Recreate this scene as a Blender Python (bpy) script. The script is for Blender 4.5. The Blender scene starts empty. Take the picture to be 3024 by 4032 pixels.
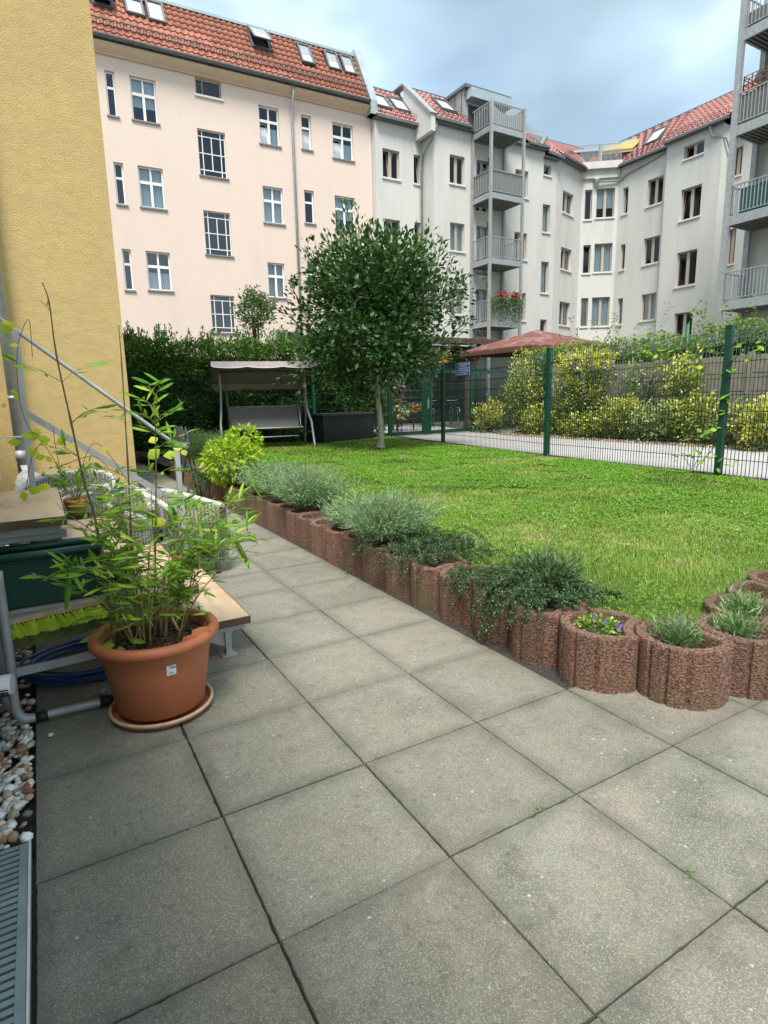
import bpy, math, random
import numpy as np
from mathutils import Vector, Matrix
random.seed(7)
RNG = np.random.default_rng(7)
sc = bpy.context.scene
COL = sc.collection
R_ = math.radians

# ------------------------------------------------------------------ camera
CAM_F = 2309.4
_a, _b, _c = -0.52541784, 1.38060555, -0.0206432488
def _rz(t):
    c, s = math.cos(t), math.sin(t); return np.array([[c, -s, 0], [s, c, 0], [0, 0, 1.0]])
def _rx(t):
    c, s = math.cos(t), math.sin(t); return np.array([[1.0, 0, 0], [0, c, -s], [0, s, c]])
CR = _rz(_a) @ _rx(_b) @ _rz(_c)
CC = np.array([-0.355276, -1.147733, 1.254379])
cam_d = bpy.data.cameras.new('camera'); cam = bpy.data.objects.new('camera', cam_d); COL.objects.link(cam)
M4 = Matrix.Identity(4)
for i in range(3):
    for j in range(3): M4[i][j] = CR[i, j]
    M4[i][3] = CC[i]
cam.matrix_world = M4
cam_d.sensor_width = 36; cam_d.lens = CAM_F / 4032 * 36; cam_d.clip_end = 2000; cam_d.clip_start = 0.05
sc.camera = cam

# ------------------------------------------------------------------ sky, sun, exposure
SUN_EL, SUN_AZ = R_(60), R_(236)          # azimuth measured from +x towards +y
w = bpy.data.worlds.new('World'); sc.world = w; w.use_nodes = True
nt = w.node_tree; nt.nodes.clear()
def N(t, **k):
    n = nt.nodes.new(t)
    for a, b in k.items(): setattr(n, a, b)
    return n
out = N('ShaderNodeOutputWorld'); bg = N('ShaderNodeBackground'); bg.inputs[1].default_value = 0.14
sky = N('ShaderNodeTexSky', sky_type='NISHITA'); sky.sun_disc = False
sky.sun_elevation = SUN_EL; sky.sun_rotation = math.pi / 2 - SUN_AZ
sky.air_density = 1.3; sky.dust_density = 1.5
tc = N('ShaderNodeTexCoord'); mp = N('ShaderNodeMapping'); mp.inputs['Scale'].default_value = (1, 1, 2.2)
mp.inputs['Location'].default_value = (0.35, 0.1, 0.2)
n1 = N('ShaderNodeTexNoise'); n1.inputs['Scale'].default_value = 2.1; n1.inputs['Detail'].default_value = 5; n1.inputs['Roughness'].default_value = .48
n2 = N('ShaderNodeTexNoise'); n2.inputs['Scale'].default_value = 1.5; n2.inputs['Detail'].default_value = 4; n2.inputs['Roughness'].default_value = .45
r1 = N('ShaderNodeValToRGB'); r1.color_ramp.elements[0].position = .30; r1.color_ramp.elements[1].position = .62
r1.color_ramp.elements[0].color = (.72, .72, .72, 1); r1.color_ramp.elements[1].color = (.97, .97, .97, 1)
r2 = N('ShaderNodeValToRGB')
r2.color_ramp.elements[0].position = .40; r2.color_ramp.elements[0].color = (.98, 1.32, 1.58, 1)
r2.color_ramp.elements[1].position = .61; r2.color_ramp.elements[1].color = (3.8, 4.35, 4.6, 1)
e = r2.color_ramp.elements.new(.50); e.color = (1.65, 2.2, 2.55, 1)
mx = N('ShaderNodeMix', data_type='RGBA')
L = nt.links.new
L(tc.outputs['Generated'], mp.inputs[0]); L(mp.outputs[0], n1.inputs[0]); L(mp.outputs[0], n2.inputs[0])
L(n1.outputs[0], r1.inputs[0]); L(n2.outputs[0], r2.inputs[0])
L(r1.outputs[0], mx.inputs[0]); L(sky.outputs[0], mx.inputs[6]); L(r2.outputs[0], mx.inputs[7])
L(mx.outputs[2], bg.inputs[0]); L(bg.outputs[0], out.inputs[0])
sd = bpy.data.lights.new('sun', 'SUN'); sd.energy = 2.15; sd.angle = R_(22); sd.color = (1, .96, .9)
sun = bpy.data.objects.new('sun', sd); COL.objects.link(sun)
sv = Vector((math.cos(SUN_EL) * math.cos(SUN_AZ), math.cos(SUN_EL) * math.sin(SUN_AZ), math.sin(SUN_EL)))
sun.rotation_euler = sv.to_track_quat('Z', 'Y').to_euler()
sc.view_settings.view_transform = 'Standard'; sc.view_settings.look = 'None'
sc.view_settings.exposure = 1.50; sc.view_settings.gamma = 1; sc.view_settings.use_curve_mapping = False

# ------------------------------------------------------------------ measuring: rays of the survey camera to real planes
KP = 3024 / 1659.; FD = CAM_F / KP
def ray(x, y): return CR @ np.array([(x - 829.5) / FD, -(y - 1106) / FD, -1.])
def g(x, y, z=0.):
    d = ray(x, y); return CC + d * (z - CC[2]) / d[2]
def onp(x, y, P, Nn):
    d = ray(x, y); Nn = np.array(Nn, float); return CC + d * ((np.array(P, float) - CC) @ Nn) / (d @ Nn)
def onv(x, y, P, n): return onp(x, y, (P[0], P[1], 0), (n[0], n[1], 0))
def cr(x0, y0, wd): return lambda x, y: ((x * wd / 1659. + x0) / KP, (y * wd / 1659. + y0) / KP)
c1 = cr(0, 0, 1500); c4 = cr(1450, 300, 700); c5 = cr(2000, 400, 950); c6 = cr(1450, 800, 700)

# ------------------------------------------------------------------ mesh building
ORG = {}
def org(p):
    return ORG.get(p.name, Vector((0, 0, 0))) if p else Vector((0, 0, 0))
class MB:
    def __init__(s): s.v = []; s.f = []; s.m = []; s.sm = []; s.cm = 0; s.cs = False
    def mat(s, i): s.cm = i; return s
    def face(s, idx): s.f.append(tuple(idx)); s.m.append(s.cm); s.sm.append(s.cs)
    def quad(s, *p):
        b = len(s.v); s.v += [tuple(q) for q in p]; s.face(range(b, b + len(p)))
    def hexa(s, p):                    # 8 points: bottom ring 4, top ring 4
        b = len(s.v); s.v += [tuple(q) for q in p]
        for q in ((3, 2, 1, 0), (4, 5, 6, 7), (0, 1, 5, 4), (1, 2, 6, 5), (2, 3, 7, 6), (3, 0, 4, 7)): s.face([b + i for i in q])
    def box(s, x0, x1, y0, y1, z0, z1, M=None):
        p = [(x0, y0, z0), (x1, y0, z0), (x1, y1, z0), (x0, y1, z0), (x0, y0, z1), (x1, y0, z1), (x1, y1, z1), (x0, y1, z1)]
        if M is not None: p = [tuple(M @ Vector(q)) for q in p]
        s.hexa(p)
    def bar(s, a, b, w_, h_, up=(0, 0, 1)):   # rectangular bar from a to b
        a = Vector(a); b = Vector(b); d = (b - a).normalized(); u = Vector(up)
        sd_ = d.cross(u)
        if sd_.length < 1e-4: sd_ = d.cross(Vector((0, 1, 0)))
        sd_.normalize(); u = sd_.cross(d).normalized(); sd_ *= w_ / 2; u *= h_ / 2
        s.hexa([a - sd_ - u, a + sd_ - u, b + sd_ - u, b - sd_ - u, a - sd_ + u, a + sd_ + u, b + sd_ + u, b - sd_ + u])
    def tube(s, pts, r, n=8, cap=True):
        pts = [Vector(p) for p in pts]; rr = r if isinstance(r, (list, tuple)) else [r] * len(pts)
        b = len(s.v); prev = None; cs = s.cs; s.cs = True
        for i, p in enumerate(pts):
            d = (pts[min(i + 1, len(pts) - 1)] - pts[max(i - 1, 0)]).normalized()
            if prev is None:
                u = d.cross(Vector((0, 0, 1)))
                if u.length < .05: u = d.cross(Vector((1, 0, 0)))
            else: u = prev - d * prev.dot(d)
            u.normalize(); prev = u; v_ = d.cross(u)
            for k in range(n):
                t = 2 * math.pi * k / n; s.v.append(tuple(p + (u * math.cos(t) + v_ * math.sin(t)) * rr[i]))
        for i in range(len(pts) - 1):
            for k in range(n):
                k2 = (k + 1) % n; s.face((b + i * n + k, b + i * n + k2, b + (i + 1) * n + k2, b + (i + 1) * n + k))
        s.cs = cs
        if cap:
            s.face([b + k for k in range(n)][::-1]); s.face([b + (len(pts) - 1) * n + k for k in range(n)])
    def lathe(s, c, prof, n=32, smooth=True, sx=1, sy=1):
        b = len(s.v); cs = s.cs; s.cs = smooth
        for r, z in prof:
            for k in range(n):
                t = 2 * math.pi * k / n; s.v.append((c[0] + r * sx * math.cos(t), c[1] + r * sy * math.sin(t), c[2] + z))
        for i in range(len(prof) - 1):
            for k in range(n):
                k2 = (k + 1) % n; s.face((b + i * n + k, b + i * n + k2, b + (i + 1) * n + k2, b + (i + 1) * n + k))
        s.cs = cs
    def build(s, name, mats, parent=None, world=True):
        me = bpy.data.meshes.new(name)
        o_ = org(parent) if world else Vector((0, 0, 0))
        me.from_pydata([(x - o_.x, y - o_.y, z - o_.z) for x, y, z in s.v], [], s.f)
        mats = mats if isinstance(mats, (list, tuple)) else [mats]
        for m_ in mats: me.materials.append(m_)
        me.polygons.foreach_set('material_index', s.m); me.polygons.foreach_set('use_smooth', s.sm)
        me.update()
        return link(name, me, parent)
def link(name, me, parent=None):
    o = bpy.data.objects.new(name, me); COL.objects.link(o)
    if parent: o.parent = parent; ORG[o.name] = org(parent)
    return o
def tag(o, label=None, cat=None, group=None, kind=None):
    if label: o['label'] = label
    if cat: o['category'] = cat
    if group: o['group'] = group
    if kind: o['kind'] = kind
    return o
def thing(name, loc, label, cat, group=None):
    o = bpy.data.objects.new(name, None); COL.objects.link(o); o.location = Vector([float(q) for q in loc]); o.empty_display_size = .1
    ORG[o.name] = Vector(o.location); return tag(o, label, cat, group)
def npmesh(name, V, F, mats, attr=None, smooth=False, parent=None, mi=None):
    V = np.asarray(V, np.float32); F = np.asarray(F, np.int32); k = F.shape[1]
    o_ = org(parent); V = V - np.array([o_.x, o_.y, o_.z], np.float32)
    me = bpy.data.meshes.new(name); me.vertices.add(len(V)); me.vertices.foreach_set('co', V.ravel())
    me.loops.add(F.size); me.loops.foreach_set('vertex_index', F.ravel())
    me.polygons.add(len(F)); me.polygons.foreach_set('loop_start', np.arange(0, F.size, k, dtype=np.int32))
    me.polygons.foreach_set('loop_total', np.full(len(F), k, np.int32))
    mats = mats if isinstance(mats, (list, tuple)) else [mats]
    for m_ in mats: me.materials.append(m_)
    if mi is not None: me.polygons.foreach_set('material_index', np.asarray(mi, np.int32))
    if smooth: me.polygons.foreach_set('use_smooth', np.ones(len(F), bool))
    me.update(calc_edges=True)
    if attr is not None:
        a = me.attributes.new('v', 'FLOAT', 'FACE'); a.data.foreach_set('value', np.asarray(attr, np.float32))
    return link(name, me, parent)
def fspline(pts, n=6):              # Catmull-Rom through points
    P = [np.array(p, float) for p in pts]; P = [2 * P[0] - P[1]] + P + [2 * P[-1] - P[-2]]; o = []
    for i in range(1, len(P) - 2):
        for k in range(n):
            t = k / n; a, b, c, d = P[i - 1:i + 3]
            o.append(.5 * ((2 * b) + (c - a) * t + (2 * a - 5 * b + 4 * c - d) * t * t + (-a + 3 * b - 3 * c + d) * t ** 3))
    o.append(P[-2]); return o

# ------------------------------------------------------------------ materials
MATS = {}
def pm(name, c1_, c2_=None, scale=5., rough=.7, bump=0., bscale=None, metal=0., c3=None, s3=1., f3=.5, rnd=0., det=6, spec=.4, vor=0., coat=0., bdist=.01, stretch=(1, 1, 1), w3=.25):
    """plain procedural surface: two-tone noise, optional large stains (c3), bump and per-object variation"""
    if name in MATS: return MATS[name]
    m = bpy.data.materials.new(name); m.use_nodes = True; t = m.node_tree; bs = t.nodes['Principled BSDF']; Lk = t.links.new
    def nn(ty, **k):
        q = t.nodes.new(ty)
        for a, b in k.items(): setattr(q, a, b)
        return q
    bs.inputs['Roughness'].default_value = rough; bs.inputs['Metallic'].default_value = metal
    bs.inputs['Specular IOR Level'].default_value = spec
    if coat: bs.inputs['Coat Weight'].default_value = coat; bs.inputs['Coat Roughness'].default_value = .15
    c2_ = c2_ or tuple(q * .8 for q in c1_)
    tc_ = nn('ShaderNodeTexCoord'); geo = nn('ShaderNodeNewGeometry')
    mpg = nn('ShaderNodeMapping'); mpg.inputs['Scale'].default_value = stretch; Lk(geo.outputs['Position'], mpg.inputs[0])
    src = mpg.outputs[0]
    ns = nn('ShaderNodeTexNoise'); ns.inputs['Scale'].default_value = scale; ns.inputs['Detail'].default_value = det; Lk(src, ns.inputs[0])
    rp = nn('ShaderNodeValToRGB'); rp.color_ramp.elements[0].position = .35; rp.color_ramp.elements[1].position = .65
    rp.color_ramp.elements[0].color = (*c1_, 1); rp.color_ramp.elements[1].color = (*c2_, 1); Lk(ns.outputs[0], rp.inputs[0])
    col = rp.outputs[0]
    if c3:
        n3 = nn('ShaderNodeTexNoise'); n3.inputs['Scale'].default_value = s3; n3.inputs['Detail'].default_value = 7; n3.inputs['Roughness'].default_value = .65; Lk(src, n3.inputs[0])
        r3 = nn('ShaderNodeMapRange'); r3.inputs[1].default_value = f3; r3.inputs[2].default_value = f3 + w3; Lk(n3.outputs[0], r3.inputs[0])
        mm = nn('ShaderNodeMix', data_type='RGBA'); Lk(r3.outputs[0], mm.inputs[0]); Lk(col, mm.inputs[6]); mm.inputs[7].default_value = (*c3, 1); col = mm.outputs[2]
    if rnd:
        oi = nn('ShaderNodeObjectInfo'); hs = nn('ShaderNodeHueSaturation'); mr = nn('ShaderNodeMapRange')
        mr.inputs[3].default_value = 1 - rnd; mr.inputs[4].default_value = 1 + rnd; Lk(oi.outputs['Random'], mr.inputs[0]); Lk(mr.outputs[0], hs.inputs['Value']); Lk(col, hs.inputs['Color']); col = hs.outputs[0]
    Lk(col, bs.inputs['Base Color'])
    if bump:
        bp = nn('ShaderNodeBump'); bp.inputs['Strength'].default_value = bump; bp.inputs['Distance'].default_value = bdist
        if vor:
            nb = nn('ShaderNodeTexVoronoi'); nb.inputs['Scale'].default_value = vor; Lk(src, nb.inputs['Vector']); Lk(nb.outputs['Distance'], bp.inputs['Height'])
        else:
            nb = nn('ShaderNodeTexNoise'); nb.inputs['Scale'].default_value = bscale or scale * 3; nb.inputs['Detail'].default_value = 4; Lk(src, nb.inputs[0]); Lk(nb.outputs[0], bp.inputs['Height'])
        Lk(bp.outputs[0], bs.inputs['Normal'])
    MATS[name] = m; return m
def leafmat(name, cols, rough=.45, trans=.25, spec=.35):
    """leaf: colour by a per-face random value 'v', thin and slightly translucent"""
    if name in MATS: return MATS[name]
    m = bpy.data.materials.new(name); m.use_nodes = True; t = m.node_tree; bs = t.nodes['Principled BSDF']; Lk = t.links.new; nn = t.nodes.new
    at = nn('ShaderNodeAttribute'); at.attribute_name = 'v'; rp = nn('ShaderNodeValToRGB')
    rp.color_ramp.elements[0].color = (*cols[0], 1); rp.color_ramp.elements[1].color = (*cols[-1], 1)
    for i, c in enumerate(cols[1:-1]): q = rp.color_ramp.elements.new((i + 1) / (len(cols) - 1)); q.color = (*c, 1)
    Lk(at.outputs['Fac'], rp.inputs[0]); Lk(rp.outputs[0], bs.inputs['Base Color']); bs.inputs['Roughness'].default_value = rough; bs.inputs['Specular IOR Level'].default_value = spec
    tr = nn('ShaderNodeBsdfTranslucent'); hs = nn('ShaderNodeHueSaturation'); hs.inputs['Value'].default_value = 1.5; hs.inputs['Saturation'].default_value = 1.1
    Lk(rp.outputs[0], hs.inputs['Color']); Lk(hs.outputs[0], tr.inputs[0]); ms = nn('ShaderNodeMixShader'); ms.inputs[0].default_value = trans
    Lk(bs.outputs[0], ms.inputs[1]); Lk(tr.outputs[0], ms.inputs[2]); Lk(ms.outputs[0], t.nodes['Material Output'].inputs[0])
    MATS[name] = m; return m
def leafobj(name, cols, **k):        # same leaf surface but the variation comes from the object's own random value
    m = leafmat(name, cols, **k); t = m.node_tree
    for n_ in list(t.nodes):
        if n_.type == 'ATTRIBUTE':
            oi = t.nodes.new('ShaderNodeObjectInfo'); t.links.new(oi.outputs['Random'], n_.outputs[2].links[0].to_socket); t.nodes.remove(n_)
    return m
def glass(name, tint=(.82, .88, .9), k=.30):
    if name in MATS: return MATS[name]
    m = bpy.data.materials.new(name); m.use_nodes = True; t = m.node_tree; t.nodes.clear(); nn = t.nodes.new; Lk = t.links.new
    o = nn('ShaderNodeOutputMaterial'); tr = nn('ShaderNodeBsdfTransparent'); gl = nn('ShaderNodeBsdfGlossy'); gl.inputs['Roughness'].default_value = .03
    tr.inputs[0].default_value = (*tint, 1); gl.inputs[0].default_value = (.9, .93, 1, 1)
    lw = nn('ShaderNodeLayerWeight'); lw.inputs[0].default_value = .18; mr = nn('ShaderNodeMapRange'); mr.inputs[3].default_value = k * .12; mr.inputs[4].default_value = .75
    Lk(lw.outputs['Fresnel'], mr.inputs[0]); ms = nn('ShaderNodeMixShader'); Lk(mr.outputs[0], ms.inputs[0]); Lk(tr.outputs[0], ms.inputs[1]); Lk(gl.outputs[0], ms.inputs[2]); Lk(ms.outputs[0], o.inputs[0])
    MATS[name] = m; return m
def slabmat():
    """weathered exposed-aggregate paving: fine speckle, warm and dark patches, pale grit"""
    m = bpy.data.materials.new('paving_concrete'); m.use_nodes = True; t = m.node_tree; bs = t.nodes['Principled BSDF']; Lk = t.links.new
    def nn(ty, **k):
        q = t.nodes.new(ty)
        for a, b in k.items(): setattr(q, a, b)
        return q
    geo = nn('ShaderNodeNewGeometry'); P = geo.outputs['Position']; oi = nn('ShaderNodeObjectInfo')
    def noise(s, d=4, r=.6):
        q = nn('ShaderNodeTexNoise'); q.inputs['Scale'].default_value = s; q.inputs['Detail'].default_value = d; q.inputs['Roughness'].default_value = r; Lk(P, q.inputs[0]); return q.outputs[0]
    def rng(x, a, b, c=0., d=1.):
        q = nn('ShaderNodeMapRange'); q.inputs[1].default_value = a; q.inputs[2].default_value = b; q.inputs[3].default_value = c; q.inputs[4].default_value = d; Lk(x, q.inputs[0]); return q.outputs[0]
    def mix(f, a, b, mode='MIX'):
        q = nn('ShaderNodeMix', data_type='RGBA', blend_type=mode)
        if isinstance(f, float): q.inputs[0].default_value = f
        else: Lk(f, q.inputs[0])
        for i, x in ((6, a), (7, b)):
            if isinstance(x, tuple): q.inputs[i].default_value = (*x, 1)
            else: Lk(x, q.inputs[i])
        return q.outputs[2]
    col = mix(rng(noise(3.2, 5), .40, .62), (.215, .21, .158), (.25, .222, .175))
    col = mix(rng(noise(1.1, 7, .75), .50, .68), col, (.135, .135, .10))
    col = mix(rng(noise(2.3, 6, .7), .60, .75, 0, .6), col, (.10, .10, .085))
    col = mix(rng(noise(6.5, 5, .65), .50, .70, 0, .6), col, (.12, .125, .10)); col = mix(rng(noise(4.1, 5, .7), .55, .72, 0, .45), col, (.30, .235, .185)); col = mix(rng(noise(1.9, 7, .75), .53, .72, 0, .6), col, (.31, .31, .26))
    v = nn('ShaderNodeTexVoronoi'); v.inputs['Scale'].default_value = 420; Lk(P, v.inputs['Vector'])
    sp = nn('ShaderNodeSeparateColor'); Lk(v.outputs['Color'], sp.inputs[0])
    col = mix(rng(sp.outputs[0], .0, 1., .42, .0), col, (.05, .05, .04))
    col = mix(rng(sp.outputs[1], .80, .87, 0, .42), col, (.50, .47, .38))
    v2 = nn('ShaderNodeTexVoronoi'); v2.inputs['Scale'].default_value = 75; Lk(P, v2.inputs['Vector'])
    sp2 = nn('ShaderNodeSeparateColor'); Lk(v2.outputs['Color'], sp2.inputs[0])
    col = mix(rng(sp2.outputs[0], .95, .98, 0, .28), col, (.06, .06, .05))
    v3 = nn('ShaderNodeTexVoronoi'); v3.inputs['Scale'].default_value = 38; Lk(P, v3.inputs['Vector'])
    sp3 = nn('ShaderNodeSeparateColor'); Lk(v3.outputs['Color'], sp3.inputs[0])
    dd = rng(v3.outputs['Distance'], .0, .22, 1, 0)
    mu = nn('ShaderNodeMath', operation='MULTIPLY'); Lk(dd, mu.inputs[0]); Lk(rng(sp3.outputs[1], .94, .95), mu.inputs[1])
    col = mix(mu.outputs[0], col, (.6, .58, .5))
    # dirt gathers along the slab edges
    tcn = nn('ShaderNodeTexCoord'); sx = nn('ShaderNodeSeparateXYZ'); Lk(tcn.outputs['Object'], sx.inputs[0])
    ab = [nn('ShaderNodeMath', operation='ABSOLUTE') for _ in range(2)]; Lk(sx.outputs[0], ab[0].inputs[0]); Lk(sx.outputs[1], ab[1].inputs[0])
    mxm = nn('ShaderNodeMath', operation='MAXIMUM'); Lk(ab[0].outputs[0], mxm.inputs[0]); Lk(ab[1].outputs[0], mxm.inputs[1])
    ad = nn('ShaderNodeMath', operation='MULTIPLY_ADD'); Lk(noise(9, 4), ad.inputs[0]); ad.inputs[1].default_value = .07; Lk(mxm.outputs[0], ad.inputs[2])
    col = mix(rng(ad.outputs[0], .225, .29, 0, .5), col, (.085, .085, .07))
    hs = nn('ShaderNodeHueSaturation'); Lk(rng(oi.outputs['Random'], 0, 1, .93, 1.09), hs.inputs['Value']); Lk(col, hs.inputs['Color'])
    Lk(hs.outputs[0], bs.inputs['Base Color']); bs.inputs['Roughness'].default_value = .78; bs.inputs['Specular IOR Level'].default_value = .35
    bp = nn('ShaderNodeBump'); bp.inputs['Strength'].default_value = .5; bp.inputs['Distance'].default_value = .003; Lk(v.outputs['Distance'], bp.inputs['Height']); Lk(bp.outputs[0], bs.inputs['Normal'])
    return m
M_slab = slabmat()
M_soil = pm('soil', (.035, .026, .018), (.06, .045, .03), 40, .95, 1., 60)
M_joint = pm('joint_sand', (.03, .028, .024), (.055, .05, .042), 60, .95, .6, 90)
M_lawnsoil = pm('lawn_soil', (.06, .09, .02), (.09, .13, .03), 9, .95, .8, 60, c3=(.14, .13, .06), s3=2.5, f3=.55)
M_drive = pm('driveway_concrete', (.40, .38, .36), (.34, .33, .31), 3, .85, .3, 60, c3=(.25, .24, .22), s3=1.3, f3=.6)
M_ground = pm('yard_ground', (.16, .15, .13), (.12, .12, .1), 2, .9)
M_ring = pm('red_lava_concrete', (.07, .036, .024), (.25, .138, .098), 95, .92, 1., c3=(.115, .095, .048), s3=3.2, f3=.46, rnd=.14, vor=150, bdist=.006, det=3)
M_pink = pm('pale_pink_render', (.68, .555, .475), (.64, .52, .445), 30, .9, .35, 60, c3=(.60, .49, .42), s3=1.1, f3=.50, w3=.4, bdist=.004, stretch=(1, 1, .25))
M_corn = pm('beige_cornice', (.62, .48, .34), (.57, .44, .31), 6, .8, .1)
M_grey = pm('light_grey_render', (.57, .565, .53), (.54, .535, .50), 25, .9, .3, 60, c3=(.44, .435, .40), s3=1.5, f3=.48, w3=.35, bdist=.004, stretch=(1, 1, .18))
M_yel = pm('ochre_yellow_render', (.49, .36, .15), (.44, .32, .13), 8, .9, 1., 55, c3=(.42, .31, .13), s3=.9, f3=.48, w3=.35, bdist=.014, stretch=(1, 1, 2.2))
M_cream = pm('cream_render', (.66, .58, .42), (.6, .52, .38), 20, .9, .3, 60)
M_zinc = pm('galvanised_steel', (.37, .39, .39), (.29, .31, .315), 9, .48, .05, metal=.3, c3=(.44, .46, .46), s3=6, f3=.55)
M_dzinc = pm('weathered_zinc', (.17, .19, .19), (.13, .145, .15), 6, .5, metal=.5)
M_lzinc = pm('pale_zinc_sheet', (.40, .47, .48), (.34, .41, .43), 2, .45, metal=.4)
M_white = pm('white_frame_paint', (.78, .78, .76), (.74, .74, .72), 8, .4)
M_sillw = pm('pale_window_sill', (.68, .66, .62), (.6, .58, .55), 8, .6)
M_silld = pm('grey_metal_sill', (.25, .24, .24), (.2, .2, .2), 8, .5, metal=.3)
M_taupe = pm('taupe_wood_frame', (.44, .37, .31), (.39, .325, .27), 12, .55)
M_room = pm('room_shade', (.035, .035, .038), (.05, .05, .05), 2, .9)  # near-black tone stands for the unlit depth behind openings
M_curt = pm('lace_curtain', (.72, .74, .74), (.6, .62, .63), 25, .9, .8, 30, stretch=(8, 8, 1))
M_blind = pm('roller_blind', (.45, .42, .36), (.4, .37, .32), 4, .8)
M_tileR = pm('clay_roof_tile', (.34, .13, .08), (.23, .085, .055), 9, .75, .3, 40, rnd=.28, c3=(.12, .06, .045), s3=2.2, f3=.56)
M_tileP = pm('pale_red_roof_tile', (.44, .20, .175), (.34, .145, .125), 7, .6, .3, 40, rnd=.22, c3=(.16, .08, .07), s3=1.4, f3=.60)
M_under = pm('roof_underlay', (.10, .035, .025), (.07, .025, .02), 6, .9)
M_glass = glass('window_glass')
M_glassr = glass('skylight_glass', k=1.3)
M_sky_gl = pm('skylight_pane', (.50, .55, .58), (.56, .6, .62), 2, .12, spec=.9)
M_wire = pm('dark_green_wire', (.004, .032, .022), (.003, .026, .018), 10, .4)
M_green = pm('green_powder_coat', (.005, .055, .035), (.004, .045, .028), 10, .38, spec=.5)
M_bark = pm('whitewashed_bark', (.44, .40, .33), (.26, .22, .16), 14, .9, 1., 30, c3=(.42, .40, .34), s3=5, f3=.5, stretch=(1, 1, .3))
M_twig = pm('brown_twig', (.10, .07, .04), (.06, .045, .025), 30, .8)
M_ocane = pm('brown_green_cane', (.10, .10, .035), (.07, .05, .03), 30, .5)
M_cane = pm('bamboo_cane', (.14, .17, .04), (.22, .17, .06), 18, .5)
M_terra = pm('terracotta_plastic', (.40, .13, .058), (.37, .115, .05), 14, .5, .05, 60, spec=.4, c3=(.46, .22, .13), s3=7, f3=.62)
M_terra2 = pm('terracotta_clay', (.50, .19, .08), (.42, .15, .06), 20, .8)
M_saucer = pm('pale_saucer_rim', (.52, .38, .25), (.42, .29, .18), 30, .7)
M_wood = pm('varnished_plywood', (.68, .50, .33), (.58, .40, .25), 5, .6, .2, 40, c3=(.36, .21, .11), s3=7, f3=.50, stretch=(1, .25, 1))
M_woode = pm('dark_wood_edge', (.075, .045, .03), (.12, .075, .045), 14, .8, .4, 40, stretch=(.3, 1, 1))
M_pgreen = pm('dark_green_plastic', (.006, .045, .034), (.008, .055, .04), 5, .42, c3=(.05, .10, .08), s3=9, f3=.72, spec=.5)
M_hose = pm('blue_hose', (.012, .04, .13), (.02, .07, .20), 14, .28, spec=.6)
M_bris = pm('lime_bristle', (.42, .55, .02), (.30, .42, .015), 30, .5)
M_brisd = pm('dark_bristle', (.07, .09, .02), (.14, .17, .03), 30, .7)
M_black = pm('black_plastic', (.012, .012, .013), (.02, .02, .02), 20, .5)
M_wplast = pm('white_plastic', (.72, .72, .72), (.68, .68, .68), 10, .4)
M_anth = pm('anthracite_plastic', (.018, .023, .03), (.024, .03, .038), 10, .5, .4, 90)
M_fab = pm('taupe_textile', (.20, .19, .18), (.17, .16, .15), 40, .85, .3, 150)
M_can = pm('mauve_canvas', (.34, .27, .27), (.30, .24, .24), 10, .85, .15, 60)
M_canw = pm('white_canvas_edge', (.78, .76, .78), (.7, .68, .7), 10, .8)
M_wick = pm('grey_wicker', (.20, .19, .175), (.30, .285, .26), 40, .7)
M_wickl = pm('pale_wicker_rim', (.52, .50, .46), (.44, .42, .39), 50, .7, .6, 90)
M_conc = pm('fence_concrete', (.24, .21, .165), (.20, .175, .14), 8, .9, .5, 30, c3=(.14, .13, .10), s3=1.5, f3=.52)
M_redroof = pm('faded_red_roofing', (.18, .062, .052), (.135, .048, .042), 6, .85, .3, 40, c3=(.30, .22, .19), s3=2.2, f3=.50)
M_brown = pm('brown_timber', (.075, .04, .026), (.10, .055, .035), 12, .8, .3, 30)
M_felt = pm('brown_corrugated_sheet', (.18, .13, .10), (.14, .10, .08), 10, .9)
M_dark = pm('shaded_board', (.035, .032, .028), (.05, .045, .04), 10, .9)
M_stone = pm('river_pebble', (.52, .46, .38), (.40, .34, .27), 14, .6, .3, 60, rnd=.45)
M_steelb = pm('bluish_grate_steel', (.30, .38, .40), (.24, .31, .33), 12, .45, metal=.4)
M_edge = pm('pale_edge_strip', (.66, .65, .62), (.58, .57, .55), 20, .5)
M_flow = pm('red_petal', (.55, .015, .02), (.42, .01, .02), 20, .6)
M_pinkf = pm('pink_petal', (.72, .18, .20), (.60, .12, .15), 20, .6)
M_purp = pm('violet_petal', (.20, .10, .45), (.14, .07, .36), 20, .6)
M_awn = pm('yellow_awning', (.46, .31, .09), (.40, .26, .07), 6, .8)
M_blue = pm('blue_sign_enamel', (.02, .08, .34), (.02, .07, .30), 10, .4)
M_paper = pm('white_print', (.75, .78, .82), (.7, .72, .76), 10, .5)
M_ink = pm('grey_ink', (.08, .09, .09), (.10, .11, .11), 10, .6)
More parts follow.
